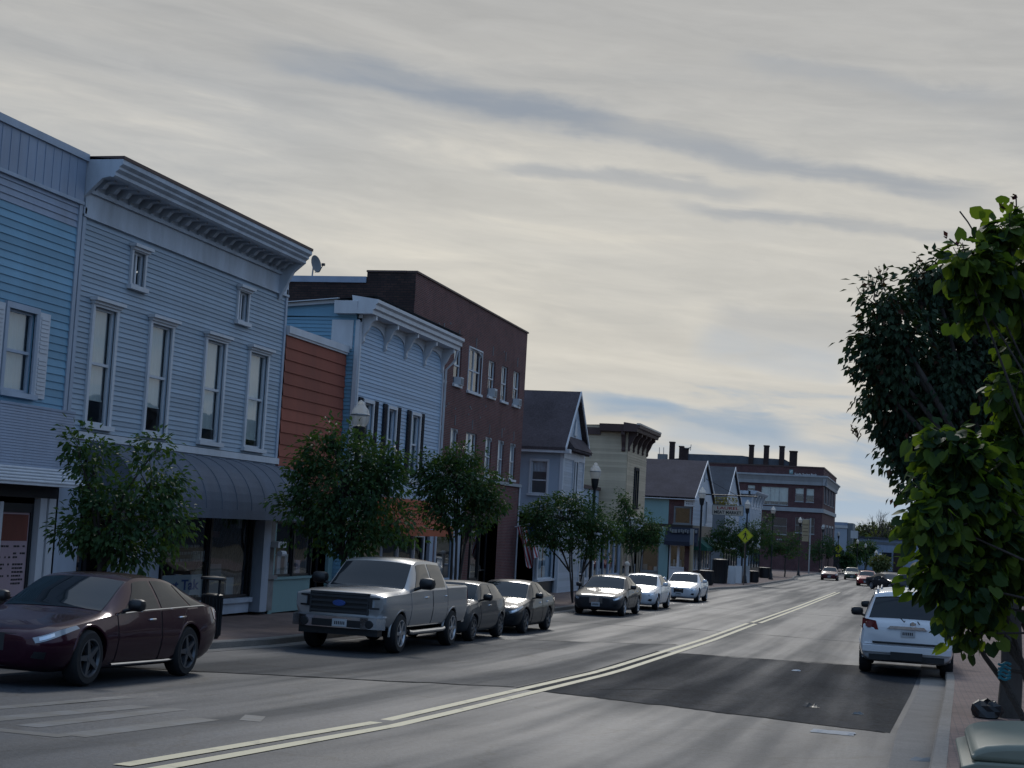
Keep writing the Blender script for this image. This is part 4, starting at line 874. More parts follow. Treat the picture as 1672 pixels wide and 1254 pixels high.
# hanging market sign on its bracket arm
Ys=126.; S2=FYm(Ys); q=lambda x,y:(onY(x,y,Ys).x,onY(x,y,Ys).z)
a0,a1=q(1164,826)[0],q(1213.5,828)[0]; zt_=q(1188,825.5)[1]; zb_=q(1188,841)[1]; zarm=q(1190,809)[1]
s=thing('market_sign','tan two line meat market sign hanging from a long black bracket arm','sign',(a0,Ys,zb_),None)
m=MB(); m.fbox(S2,a0,a1,zb_,zt_,-.06,.06); m.build('sign_board',M_('sign_tan'),s)
m=MB(); m.fbox(S2,a0-.04,a1+.04,zb_-.04,zb_,-.08,.08); m.fbox(S2,a0-.04,a1+.04,zt_,zt_+.04,-.08,.08); m.fbox(S2,a0-.04,a0,zb_,zt_,-.08,.08); m.fbox(S2,a1,a1+.04,zb_,zt_,-.08,.08); m.build('sign_frame',M_('cement_grey'),s)
hh=(zt_-zb_)
txt('LAUREL',S2,(a0+a1)/2,zb_+hh*.58,.063,hh*.30,'ink_red','lettering',s,width=(a1-a0)*.72,bold=.02); txt('MEAT MARKET',S2,(a0+a1)/2,zb_+hh*.12,.063,hh*.32,'ink_black','lettering',s,width=(a1-a0)*.9,bold=.03)
m=MB(); xe=q(1237,811)[0]; m.tube([(-16.8,Ys,zarm),(xe,Ys,zarm)],.05,8); m.tube([(-16.8,Ys,zarm+1.3),(-14.2,Ys,zarm+.03)],.02,6)
for u in (a0+.3,(a0+a1)/2,a1-.3): m.tube([(u,Ys,zarm),(u,Ys,zt_)],.02,6)
m.build('bracket_arm',M_('dark_post'),s)
m=MB(); rn=random.Random(6)          # ornamental greenery basket over the board
for k in range(260):
    p=Vector((rn.uniform(a0+.1,a1-.5),Ys+rn.uniform(-.2,.2),rn.uniform(zt_+.05,zarm-.15))); d=Vector((rn.gauss(0,1),rn.gauss(0,1),rn.gauss(0,1))).normalized()*.1; e=Vector((rn.gauss(0,1),rn.gauss(0,1),rn.gauss(0,1))).normalized()*.05
    m.quad(p-d,p+e,p+d,p-e)
leafmat('leaf_dry',(.13,.12,.05),(.09,.10,.04)); m.build('greenery',M_('leaf_dry'),s)
# ================================================================ 11 second gable, 12 small bracketed white building
X=-17.; F=FX(X); y0,y1=142.,153.4; g=SW(147); ym=147.3; S=FYm(y0)
b=thing('gabled_house','dark roofed white gable house just behind the brown roofed corner shop','house',(X,147,g))
m=MB(); siding(m,F,y0,y1,-1.3,3.2,.2); m.add([F.p(y0,3.2),F.p(y1,3.2),F.p(ym,6.4)],[(0,1,2)]); m.build('front_wall',M_('white_siding'),b); shell(b,-30,X-.03,y0,y1,g,3.25,'cement_grey')
gable_roof(b,X+.22,-30,y0-.4,y1+.4,3.3,3.3,ym,6.6,'roof_dark')
for ya,yb in ((y0-.42,ym),(y1+.42,ym)): m=MB(); m.prism([F.p(ya,3.32,.18),F.p(yb,6.62,.18),F.p(yb,6.4,.18),F.p(ya,3.1,.18)],F.n*.06); m.build('rake_board',M_('white_trim'),b)
for u in (144.,149.5): window(b,F,u,u+1.1,.6,2.6,.02,'white_trim',.1)
boxes(b,'eave_board','white_trim',S,[(-30,X+.3,3.05,3.2,-.05,.35)])
shopfront(b,F,y0+.4,y1-.4,g+.02,-1.3,.03,5,'dark_post',.6,items=False)
X=-17.2; F=FX(X); y0,y1=166.,178.5; g=SW(172); S=FYm(y0); zt=onX(1235,806,X).z
b=thing('white_shop','small white shop with flat bracketed cornice left of the brick bank','building',(X,172,g))
m=MB(); siding(m,F,y0,y1,-1.2,zt-.3,.2); siding(m,S,-30,X,g,zt-.3,.2); m.build('clapboard_wall',M_('white_siding'),b); shell(b,-30,X-.03,y0+.03,y1,g,zt-.2,'white_siding'); flat_roof(b,-30,X,y0,y1,zt,zt-.3)
m=MB(); m.prism([F.p(y0-.5,z,d) for d,z in [(-.2,zt-.25),(.5,zt-.25),(.7,zt),(.7,zt+.12),(-.2,zt+.2)]],F.u*(y1-y0+.9)); m.fbox(S,-30,X,zt-.25,zt+.1,0,.5); co=m.build('cornice',M_('dirty_white_trim'),b)
for k in range(5): m=MB(); bracket(m,F,y0+.3+k*(y1-y0-.6)/4,.5,zt-.25,1.3,.45); m.build('bracket',M_('white_trim'),co)
for k in range(4): window(b,F,y0+1.2+k*2.8,y0+2.5+k*2.8,-.2,zt-1.8,.02,'white_trim',.12)
shopfront(b,F,y0+.4,y1-.4,g+.02,-1.3,.03,4,'dark_post',.6,items=False)
# ================================================================ 13 brick bank
Yk=234.; S=FYm(Yk); X=-13.55; F=FX(X); g=SW(240); y1=272.
q=lambda x,y:(onY(x,y,Yk).x,onY(x,y,Yk).z)
b=thing('bank_building','three storey red brick bank with two pale stone bands and flat roof','building',(X,Yk,g))
ztp=q(1275,762)[1]; c1,c0=q(1275,775)[1],q(1275,790)[1]; b1,b0=q(1275,827.5)[1],q(1275,834)[1]; xl=-36.
hs=[]
for xa,xb,yt,yb in ((1243.5,1287.5,795,824),(1299,1312.6,797,819),(1317,1329.5,798,820),(1221,1233,792,802),(1299,1312,845,870),(1245,1285,845,872),(1317,1330,846,872)):
    hs.append((q(xa,yt)[0],q(xb,yt)[0],q((xa+xb)/2,yb)[1],q((xa+xb)/2,yt)[1]))
hf=[(Yk+4+k*8.,Yk+8.+k*8.,z,z+2.6) for k in range(4) for z in (hs[1][2],-.4)]
m=MB(); wall(m,S,xl,X,g-.3,ztp,hs,.25); wall(m,F,Yk,y1,g-.3,ztp,hf,.25); m.quad((X,y1,g),(xl,y1,g),(xl,y1,ztp),(X,y1,ztp)); m.build('brick_wall',M_('bank_brick'),b); flat_roof(b,xl,X,Yk,y1,ztp-.4,ztp-.4)
for k,h in enumerate(hs): window(b,S,*h,0,'stone_band',.0,.05,.15,sash=k!=0,cols=4 if k==0 else 1,mull=2 if k==0 else 0,blind=(.8,.4,.5,.5,0,0,0)[k],rail=.5)
for h in hf: window(b,F,*h,0,'stone_band',.3,.05,.15,mull=1)
m=MB()
for p,r in ((b0,b1),): m.fbox(S,xl,X+.2,p,r,-.1,.2); m.fbox(F,Yk,y1,p,r,-.1,.2)
m.prism([S.p(xl,z,d) for d,z in [(0,c0),(.25,c0),(.3,c0+.5),(.6,c1-.25),(.75,c1-.2),(.75,c1),(0,c1+.1)]],S.u*(X-xl+.6)); m.prism([F.p(Yk-.6,z,d) for d,z in [(0,c0+.003),(.25,c0+.003),(.3,c0+.5),(.6,c1-.247),(.75,c1-.197),(.75,c1+.003),(0,c1+.11)]],F.u*(y1-Yk+.6)); m.build('stone_band',M_('stone_band'),b)
boxes(b,'coping','dark_brown_trim',S,[(xl,X+.1,ztp,ztp+.2,-.5,.1)]); boxes(b,'coping','dark_brown_trim',F,[(Yk+.5,y1,ztp,ztp+.2,-.5,.1)])
boxes(b,'shop_lintel','stone_band',S,[(q(1270,840)[0],q(1283,840)[0],-.2,.0,0,.1)])
s=thing('bank_sign','pale bank lettering with square emblem on the top brick band','sign',(q(1290,770)[0],Yk,q(1290,773)[1]))
lx0,lx1=q(1289,770)[0],q(1295,770)[0]; lz1,lz0=q(1292,767)[1],q(1292,773.5)[1]
m=MB(); m.fbox(S,lx0,lx1,lz0,lz1,.02,.12); e=m.build('emblem',M_('teal_panel'),s)
m=MB(); m.tube([S.p(lx0+.15,lz0+.15,.13),S.p((lx0+lx1)/2,lz0+.5,.13),S.p(lx1-.1,lz1-.12,.13)],.05,6); m.tube([S.p(lx0+.1,lz0+.32,.13),S.p((lx0+lx1)/2,lz0+.28,.13),S.p(lx1-.08,lz0+.45,.13)],.04,6); m.build('emblem_mark',M_('paper_white'),e)
tx0,tx1=q(1297,773)[0],q(1334,773)[0]; tz=q(1315,776.5)[1]
txt('Sandy Spring Bank',S,(tx0+tx1)/2,tz,.05,.34,'paper_white','lettering',s,width=tx1-tx0,bold=.03)
# ================================================================ 14 long grey roof with chimneys behind
Yr=290.; q=lambda x,y:(onY(x,y,Yr).x,onY(x,y,Yr).z)
pl=[(1076,741),(1092,750),(1122,741),(1212,744),(1232,745.5),(1285,749),(1300,760)]
b=thing('hall_building','long grey roofed hall rising behind the bank with brick chimneys','building',(q(1200,745)[0],Yr,-6))
x0,x1=q(1062,760)[0],q(1303,760)[0]
P=[(x0,-6.5),(x0,q(1062,752)[1]),(q(1110,752)[0],q(1110,748)[1]),(q(1124,741)[0],q(1124,741)[1]),(q(1212,744)[0],q(1212,744)[1]),(q(1230,747)[0],q(1230,747)[1]),(q(1281,750)[0],q(1281,750)[1]),(x1,q(1303,762)[1]),(x1,-6.5)]
m=MB(); m.prism([(x,Yr,z) for x,z in P],(0,30,0)); m.build('roof',M_('roof_grey'),b)
for xa,xb,yt,yb in ((1093.8,1101.6,721,748),(1109.5,1116,728,748),(1116,1124,731,750),(1223.6,1231,726,750),(1247.7,1255.7,727,752),(1273,1281,728,754),(1289.6,1301.7,736,764)):
    xa_,xb_=q(xa,yt)[0],q(xb,yt)[0]; zt,zb=q(xa,yt)[1],q(xa,yb)[1]-1.5
    m=MB(); m.box((xa_,Yr-.3,zb),(xb_,Yr+.9,zt-.25)); m.box((xa_-.08,Yr-.38,zt-.25),(xb_+.08,Yr+.98,zt)); m.build('chimney',M_('dark_brick'),b)
xa_,xb_=q(1076.5,745)[0],q(1091,745)[0]
m=MB(); m.box((xa_,Yr-2,q(1080,754)[1]),(xb_,Yr-.5,q(1080,742)[1])); 
for x in (1078,1085): m.tube([(q(x,742)[0],Yr-1,q(x,743)[1]),(q(x,732)[0],Yr-1,q(x,731)[1])],.06,5)
m.build('roof_plant',M_('cement_grey'),b)
m=MB(); m.tube([(q(1120,733)[0],Yr-.5,q(1120,733)[1]),(q(1128,731)[0],Yr-.5,q(1128,731)[1])],.08,5); m.tube([(q(1128,733)[0],Yr-.5,q(1128,736)[1]),(q(1129,728)[0],Yr-.5,q(1129,726)[1])],.06,5); m.build('antenna',M_('cement_grey'),b)
# ================================================================ far end of the street
Yf=330.; q=lambda x,y:(onY(x,y,Yf).x,onY(x,y,Yf).z); gf=G(Yf)
b=thing('warehouse','white banded warehouse with grey upper wall right of the bank','building',(q(1372,870)[0],Yf,gf))
S=FYm(Yf); xa,xb=q(1350,870)[0],q(1383,870)[0]
boxes(b,'wall','white_siding',S,[(xa,xb,gf,q(1370,862.5)[1],-14,0)]); boxes(b,'band','paper_white',S,[(xa,xb+.1,q(1370,862)[1],q(1370,857.5)[1],-14,.15)]); boxes(b,'upper_wall','grey_blue_sheet',S,[(xa,xb,q(1370,857.4)[1],q(1370,852.5)[1],-14,.1)]); boxes(b,'side_block','cement_grey',S,[(xb+.1,q(1392,870)[0],gf,q(1388,854)[1],-14,-.5)]); boxes(b,'door','dark_post',S,[(xb-3,xb-.5,gf,gf+4,0,.05)])
b=thing('grey_depot','long low grey depot with strip windows and brick end at the far end','building',(q(1440,880)[0],Yf+10,gf))
Yd=Yf+10; q=lambda x,y:(onY(x,y,Yd).x,onY(x,y,Yd).z); S=FYm(Yd); xa,xb=q(1402,880)[0],q(1500,880)[0]
boxes(b,'wall','grey_blue_sheet',S,[(xa,xb,gf,q(1440,880)[1],-25,0)]); boxes(b,'roof','roof_dark',S,[(xa-.5,xb,q(1440,879.9)[1],q(1440,877.5)[1],-26,.6)])
boxes(b,'window_strip','window_backing' if 'window_backing' in MATS else 'dark_interior',S,[(q(1440,905)[0],q(1456,905)[0],q(1445,917)[1],q(1445,902)[1],.0,.06),(xa+1,q(1428,900)[0],q(1420,899)[1],q(1420,893)[1],0,.06)])
boxes(b,'pale_band','cement_grey',S,[(xa,xb,q(1440,889)[1],q(1440,885)[1],0,.12)]); boxes(b,'brick_end','dark_brick',S,[(q(1459,905)[0],q(1475,905)[0],gf,q(1465,899)[1],0,.4)])
bb=thing('billboard','small pale square billboard on a dark post at the street end','billboard',(onY(1395,873,300).x,300,G(300)))
q=lambda x,y:(onY(x,y,300.).x,onY(x,y,300.).z); S=FYm(300.)
boxes(bb,'board','paper_white',S,[(q(1389,870)[0],q(1401.5,870)[0],q(1395,879)[1],q(1395,866.5)[1],-.3,0)]); boxes(bb,'frame','dark_post',S,[(q(1401.6,870)[0],q(1403,870)[0],q(1395,890)[1],q(1395,866)[1],-.4,.1),(q(1394,870)[0],q(1396,870)[0],G(300),q(1395,879)[1]-.001,-.3,-.1)])
# ---------------------------------------------------------------- vehicles
def carpaint(name,c,metal=.0,rough=.32,coat=1.):
    if name in MATS:return MATS[name]
    m,t,b=nt(name); tc=N(t,'ShaderNodeTexCoord'); n=N(t,'ShaderNodeTexNoise',i_Scale=3.,i_Detail=8.,i_Roughness=.7); L(t,tc.outputs['Object'],n.inputs['Vector'])
    sp=N(t,'ShaderNodeSeparateXYZ'); L(t,tc.outputs['Object'],sp.inputs[0])
    dz=N(t,'ShaderNodeMapRange',i_1=.2,i_2=.75,i_3=.10,i_4=0.); L(t,sp.outputs[2],dz.inputs[0])
    r=N(t,'ShaderNodeMapRange',i_1=.35,i_2=.75); L(t,n.outputs['Fac'],r.inputs[0]); k=N(t,'ShaderNodeMath',operation='MULTIPLY'); L(t,dz.outputs[0],k.inputs[0]); L(t,r.outputs[0],k.inputs[1])
    mx=N(t,'ShaderNodeMix',data_type='RGBA'); L(t,k.outputs[0],mx.inputs[0]); mx.inputs[6].default_value=rgb(c); mx.inputs[7].default_value=(.13,.12,.11,1)   # road film along the sills
    L(t,mx.outputs[2],b.inputs['Base Color']); b.inputs['Metallic'].default_value=metal; b.inputs['Roughness'].default_value=rough
    b.inputs['Coat Weight'].default_value=coat; b.inputs['Coat Roughness'].default_value=.03; b.inputs['Coat IOR'].default_value=1.45
    if max(c)<.06: b.inputs['Coat Weight'].default_value=.55; b.inputs['Specular IOR Level'].default_value=.3
    MATS[name]=m; return m
carpaint('maroon_paint',(.034,.0025,.013),.4,.22); carpaint('silver_paint',(.36,.36,.36),.55,.38); carpaint('graphite_paint',(.030,.034,.038),.0,.5); carpaint('black_paint',(.008,.009,.011),.0,.5)
carpaint('dark_grey_paint',(.022,.022,.026),.0,.5); carpaint('white_paint',(.62,.63,.65),0.,.35); carpaint('red_paint',(.30,.010,.010),.0,.5,.5); carpaint('green_paint',(.05,.07,.035),.0,.5,.5); carpaint('burgundy_paint',(.10,.010,.013),.0,.5,.5)
def autoglass():
    m,t,b=nt('auto_glass'); b.inputs['Base Color'].default_value=(.010,.014,.017,1); b.inputs['Roughness'].default_value=.03; b.inputs['Specular IOR Level'].default_value=.45; MATS['auto_glass']=m
autoglass()
plain('rubber',(.012,.012,.013),.85); plain('alloy',(.42,.43,.45),.3,metal=.8); plain('dark_alloy',(.10,.105,.115),.35,metal=.6); plain('chrome',(.65,.66,.68),.12,metal=1.)
plain('lamp_lens',(.32,.35,.38),.08,.8,coat=1.); plain('tail_lens',(.16,.012,.012),.12,.8,coat=1.); plain('dark_trim',(.010,.011,.013),.45); plain('wheel_well',(.006,.006,.007),.95,.1); plain('plate',(.42,.43,.44),.6)
plain('lit_lamp',(.9,.9,.85),.2,emit=(1.,.93,.8),es=4.)
def cr(P,t):
    n=len(P)-1; t=min(max(t,0),n); i=min(int(t),n-1); f=t-i
    p0=P[max(i-1,0)];p1=P[i];p2=P[i+1];p3=P[min(i+2,n)]
    out=[]
    for a,b_,c,d in zip(p0,p1,p2,p3):
        m1=.5*(c-a) ; m2=.5*(d-b_)
        # monotone limiting keeps panels from bulging
        s=c-b_
        if s*m1<=0:m1=0
        elif abs(m1)>2*abs(s):m1=2*s
        if s*m2<=0:m2=0
        elif abs(m2)>2*abs(s):m2=2*s
        h1=2*f**3-3*f**2+1;h2=f**3-2*f**2+f;h3=-2*f**3+3*f**2;h4=f**3-f**2
        out.append(h1*b_+h2*m1+h3*c+h4*m2)
    return out
class Body:
    """rows: y from the nose, zb, zs, ws, wm, zm, zB, wB, zR, wR, zT in metres (half widths)"""
    def __init__(s,rows,L,W): s.rows=rows; s.L=L; s.W=W; s.n=len(rows)-1
    def ring(s,q):
        y,zb,zs,ws,wm,zm,zB,wB,zR,wR,zT=cr(s.rows,q); k=s.W/2
        return y,[(0,zb),(ws*k*.75,zb),(ws*k,zs),(wm*k,zm),(wB*k,zB),(wR*k,zR),(wR*k*.55,zR+(zT-zR)*.78),(0,zT)]
    def S(s,q,t,sg=1):
        y,P=s.ring(q)
        if 4<=t<=5: f=t-4; x=P[4][0]*(1-f)+P[5][0]*f; z=P[4][1]*(1-f)+P[5][1]*f; x+=.018*4*f*(1-f)
        elif t<4: x,z=cr(P[:5],t)
        else:
            Q=P[5:]+[(-P[6][0],P[6][1])]; x,z=cr(Q,t-5)
        return Vector((x*sg,s.L/2-y,z))
    def n_(s,q,t,sg=1):
        e=.02; a=s.S(min(q+e,s.n),t,sg)-s.S(max(q-e,0),t,sg); b_=s.S(q,min(t+e,7),sg)-s.S(q,max(t-e,0),sg)
        n=a.cross(b_)*sg
        n=-n if n.dot(s.S(q,t,sg)-Vector((0,s.S(q,t,sg).y,.6)))<0 else n
        return n.normalized() if n.length>1e-9 else Vector((0,0,1))
    def at_y(s,y):
        lo,hi=0.,float(s.n)
        for _ in range(40):
            m=(lo+hi)/2
            if cr(s.rows,m)[0]<y: lo=m
            else: hi=m
        return lo
    def mesh(s,sub=4):
        ts=[0,1,1.5,2,2.33,2.66,3,3.33,3.66,3.9,4,4.33,4.66,4.9,5,5.15,5.5,6,6.5,7]; n=len(ts)
        mb=MB(); qs=[i/sub for i in range(s.n*sub+1)]; full=[(t,1) for t in ts]+[(t,-1) for t in ts[-2:0:-1]]; N_=len(full)
        for q in qs:
            for t,sg in full: mb.v.append(s.S(q,t,sg))
        for i in range(len(qs)-1):
            for k in range(N_): mb.f.append((i*N_+k,i*N_+(k+1)%N_,(i+1)*N_+(k+1)%N_,(i+1)*N_+k)); mb.m.append(0)
        mb.f.append(tuple(range(N_))); mb.m.append(0); mb.f.append(tuple((len(qs)-1)*N_+k for k in range(N_))[::-1]); mb.m.append(0)
        return mb
    def patch(s,mb,c,off=.006,nu=8,nv=5,sg=1,skirt=.02):
        """c: four (station, ring) corners; a panel lying just proud of the body"""
        vs=[];
        for j in range(nv+1):
            v=j/nv
            for i in range(nu+1):
                u=i/nu; q=(c[0][0]*(1-u)+c[1][0]*u)*(1-v)+(c[3][0]*(1-u)+c[2][0]*u)*v; t=(c[0][1]*(1-u)+c[1][1]*u)*(1-v)+(c[3][1]*(1-u)+c[2][1]*u)*v
                vs.append(s.S(q,t,sg)+s.n_(q,t,sg)*off)
        fs=[(j*(nu+1)+i,j*(nu+1)+i+1,(j+1)*(nu+1)+i+1,(j+1)*(nu+1)+i) for j in range(nv) for i in range(nu)]
        rim=[i for i in range(nu+1)]+[(j+1)*(nu+1)+nu for j in range(nv)]+[nv*(nu+1)+i for i in range(nu-1,-1,-1)]+[j*(nu+1) for j in range(nv-1,0,-1)]
        b0=len(vs); cen=sum(vs,Vector())/len(vs)
        # skirt folds back toward the body
        nn=s.n_((c[0][0]+c[2][0])/2,(c[0][1]+c[2][1])/2,sg)
        for r in rim: vs.append(vs[r]-nn*skirt)
        for i in range(len(rim)): fs.append((rim[i],rim[(i+1)%len(rim)],b0+(i+1)%len(rim),b0+i))
        mb.add(vs,fs)
    def across(s,mb,q0,q1,t0,off=.006,nu=12,nv=6,t0b=None,skirt=.02):
        """a panel spanning both sides over the top (windscreen, rear window)"""
        t0b=t0 if t0b is None else t0b; vs=[]
        for j in range(nv+1):
            q=q0+(q1-q0)*j/nv; tt=t0+(t0b-t0)*j/nv
            for i in range(nu+1):
                a=-1+2*i/nu; sg=1 if a>=0 else -1; t=7-abs(a)*(7-tt); vs.append(s.S(q,t,sg)+s.n_(q,t,sg)*off)
        mb.add(vs,[(j*(nu+1)+i,j*(nu+1)+i+1,(j+1)*(nu+1)+i+1,(j+1)*(nu+1)+i) for j in range(nv) for i in range(nu)])
def wheel_mesh(r,w,spokes,sg):
    ty=MB(); ty.lathe((0,0,0),[(r*.66,-w/2),(r*.9,-w/2),(r*.985,-w*.36),(r,-w*.2),(r,w*.2),(r*.985,w*.36),(r*.9,w/2),(r*.66,w/2)],28,axis='x',cap=False)
    ri=MB(); o=sg*(w/2)
    ri.lathe((0,0,0),[(r*.55,o-sg*.06),(r*.67,o-sg*.05),(r*.69,o+sg*.004),(r*.64,o+sg*.004),(r*.60,o-sg*.03)],28,axis='x',cap=False)
    ri.lathe((0,0,0),[(.0,o-sg*.03),(r*.17,o-sg*.025),(r*.15,o+sg*.002),(0,o+sg*.004)],14,axis='x')
    for k in range(spokes):
        a=2*math.pi*k/spokes; ca,sa=math.cos(a),math.sin(a); wd=r*.085
        pts=[]
        for rr,ww,xx in ((r*.12,wd*1.3,o-sg*.004),(r*.65,wd*.75,o+sg*.0)):
            for q in (-1,1): pts.append((xx,rr*ca-q*ww*sa,rr*sa+q*ww*ca)); pts.append((xx-sg*.05,rr*ca-q*ww*sa,rr*sa+q*ww*ca))
        ri.add(pts,[(0,2,6,4),(1,5,7,3),(0,4,5,1),(2,3,7,6),(0,1,3,2),(4,6,7,5)])
    di=MB(); di.lathe((0,0,0),[(0,o-sg*.09),(r*.62,o-sg*.09),(r*.62,o-sg*.11),(0,o-sg*.11)],20,axis='x')
    return ty,ri,di
def bool_cut(o,cut):
    md=o.modifiers.new('cut','BOOLEAN'); md.operation='DIFFERENCE'; md.object=cut; md.solver='EXACT'
    bpy.context.view_layer.update(); me=bpy.data.meshes.new_from_object(o.evaluated_get(bpy.context.evaluated_depsgraph_get()))
    o.modifiers.clear(); old=o.data; o.data=me; bpy.data.meshes.remove(old); bpy.data.objects.remove(cut)
    bm=bmesh.new(); bm.from_mesh(me)
    for f in bm.faces:f.smooth=True
    for e in bm.edges:
        if len(e.link_faces)==2: e.smooth=e.calc_face_angle(0)<R_(32)
    bm.to_mesh(me); bm.free()
def car(label,cat,kind,paintname,body,wf,wr,r,spokes=5,rim='alloy',arch=None,name='parked_car',group=None):
    c=thing(name,label,cat,(0,0,0),group)
    mb=body.mesh(); o=mb.build('body',[M_(paintname),M_('wheel_well')],c,smooth=32)
    cut=MB(); k=body.W/2
    for y in (wf,wr):
        for sg in (-1,1): cut.lathe((sg*k*.62,body.L/2-y,r),[(r*1.13,-k*.5),(r*1.13,k*.5)],28,axis='x')
    cut.m=[1]*len(cut.f); co=cut.build('cut',[M_('wheel_well'),M_('wheel_well')]); bool_cut(o,co)
    for y in (wf,wr):
        for sg in (-1,1):
            q=body.at_y(y); xw=body.S(q,3,1).x; ty,ri,di=wheel_mesh(r,.235 if r<.37 else .27,spokes,sg)
            w=ty.build('wheel',M_('rubber'),c,smooth=40); w.location=(sg*(xw-.13),body.L/2-y,r)
            rr=ri.build('rim',M_(rim),w,smooth=30); dd=di.build('brake_disc',M_('dark_trim'),w)
            am=MB(); n=20; prof=[(r*1.12,-.03),(r*1.115,.012),(r*1.19,.016),(r*1.23,-.004),(r*1.23,-.03)]
            for i in range(n+1):
                a=-.12+(math.pi+.24)*i/n
                for rr_,xx in prof:
                    yy=body.L/2-y+rr_*math.cos(a); zz=r+rr_*math.sin(a)
                    qq=body.at_y(body.L/2-yy); R=body.ring(qq)[1]
                    zs=[p[1] for p in R[2:5]]; xs=[p[0] for p in R[2:5]]; xb=float(np.interp(zz,zs,xs))
                    am.v.append((sg*(xb+xx),yy,zz))
            m_=len(prof)
            for i in range(n):
                for j in range(m_-1): am.f.append((i*m_+j,i*m_+j+1,(i+1)*m_+j+1,(i+1)*m_+j)); am.m.append(0)
            am.build('wheel_arch',M_(arch or paintname),c,smooth=50)
    return c
def side_glass(c,B,segs,t0=4.08,t1=4.9):
    for sg in (-1,1):
        for s in segs:
            m=MB(); B.patch(m,[(s[0],t0),(s[1],t0),(s[2],t1),(s[3],t1)],.006,8,4,sg); m.build('side_window',M_('auto_glass'),c,smooth=40)
def doors(c,B,pn,segs,t0=2.15,t1=4.0,handle=3.62,low=None):
    for sg in (-1,1):
        for a,b_ in segs:
            bl=low if (low and b_==segs[-1][1]) else b_
            m=MB(); B.patch(m,[(a,t0),(bl,t0),(b_,t1),(a,t1)],.001,10,8,sg,.012); sm=m.build('door_gap',M_('dark_trim'),c)
            e=.035
            m=MB(); B.patch(m,[(a+e,t0+.03),(bl-e,t0+.03),(b_-e,t1+.0),(a+e,t1+.0)],.007,10,8,sg,.014); d=m.build('door',M_(pn),c,smooth=40)
            q=b_-.22*(b_-a); m=MB(); p0=B.S(q-.1,handle,sg)+B.n_(q,handle,sg)*.03; p1=B.S(q+.12,handle,sg)+B.n_(q,handle,sg)*.03
            m.tube([B.S(q-.13,handle,sg),p0,p1,B.S(q+.15,handle,sg)],.016,6); m.build('handle',M_('chrome'),d,smooth=50)
def mirror(c,B,q,pn,sc_=1.,t=4.12):
    for sg in (-1,1):
        p=B.S(q,t,sg); m=MB()
        cx,cy,cz=p.x+sg*.17*sc_,p.y+.0,p.z+.10*sc_; vs=[]
        n=10; rows=[(-.09,.55),(-.07,.9),(0,1.),(.06,.8),(.085,.3)]
        for dy,k in rows:
            for i in range(n): a=2*math.pi*i/n; x=math.copysign(abs(math.cos(a))**.6,math.cos(a)); z=math.copysign(abs(math.sin(a))**.6,math.sin(a)); vs.append((cx+sg*0+x*.12*k*sc_,cy+dy*sc_,cz+z*.085*k*sc_))
        fs=[(i*n+k,i*n+(k+1)%n,(i+1)*n+(k+1)%n,(i+1)*n+k) for i in range(4) for k in range(n)]+[tuple(range(n-1,-1,-1)),tuple(40+k for k in range(n))]
        m.add(vs,fs); m.tube([(p.x-sg*.02,p.y,p.z+.01),(cx,cy,cz-.04)],.025*sc_,6); m.build('mirror',M_(pn),c,smooth=45)
def plate(c,x,y,z,sgn,w=.31,h=.15,label=None):
    m=MB(); m.box((x-w/2,min(y,y+sgn*.012),z-h/2),(x+w/2,max(y,y+sgn*.012),z+h/2)); p=m.build('number_plate',M_('plate'),c)
    m=MB(); rn=random.Random(int(z*1000)); yy=y+sgn*.0125
    for k in range(6):
        xx=x-w*.36+k*w*.125; m.box((xx,min(yy,yy+sgn*.002),z-.035),(xx+w*.075,max(yy,yy+sgn*.002),z+.03))
    m.build('plate_print',M_('dark_trim'),p)
def rowsk(rows,ky=1,kz=1,dz=0): return [[r[0]*ky,r[1]*kz,r[2]*kz,r[3],r[4],r[5]*kz,r[6]*kz,r[7],r[8]*kz,r[9],r[10]*kz] for r in rows]
#        y    zb   zs   ws   wm   zm   zB   wB   zR   wR   zT
SEDAN=[[0.00,.30,.36,.50,.60,.50,.60,.58,.63,.46,.65],
       [0.10,.22,.30,.72,.82,.50,.66,.78,.70,.60,.715],
       [0.40,.18,.27,.86,.95,.52,.74,.89,.775,.70,.79],
       [0.95,.17,.25,.90,.99,.56,.82,.93,.855,.76,.875],
       [1.42,.17,.24,.91,1.0,.58,.885,.94,.93,.80,.955],
       [1.62,.17,.24,.91,1.0,.58,.90,.945,1.02,.785,1.045],
       [2.20,.17,.24,.91,1.0,.58,.925,.95,1.32,.69,1.36],
       [2.55,.17,.24,.91,1.0,.58,.94,.95,1.385,.665,1.43],
       [3.05,.17,.24,.91,1.0,.58,.955,.95,1.39,.66,1.435],
       [3.55,.17,.25,.91,1.0,.59,.975,.945,1.32,.65,1.36],
       [4.20,.18,.27,.90,.99,.62,1.0,.93,1.08,.68,1.10],
       [4.42,.19,.28,.89,.98,.64,1.0,.92,1.035,.72,1.05],
       [4.72,.24,.34,.84,.94,.64,.97,.88,1.01,.72,1.025],
       [4.86,.32,.40,.74,.86,.64,.90,.82,.94,.68,.955],
       [4.90,.38,.46,.66,.78,.64,.86,.74,.89,.60,.90]]
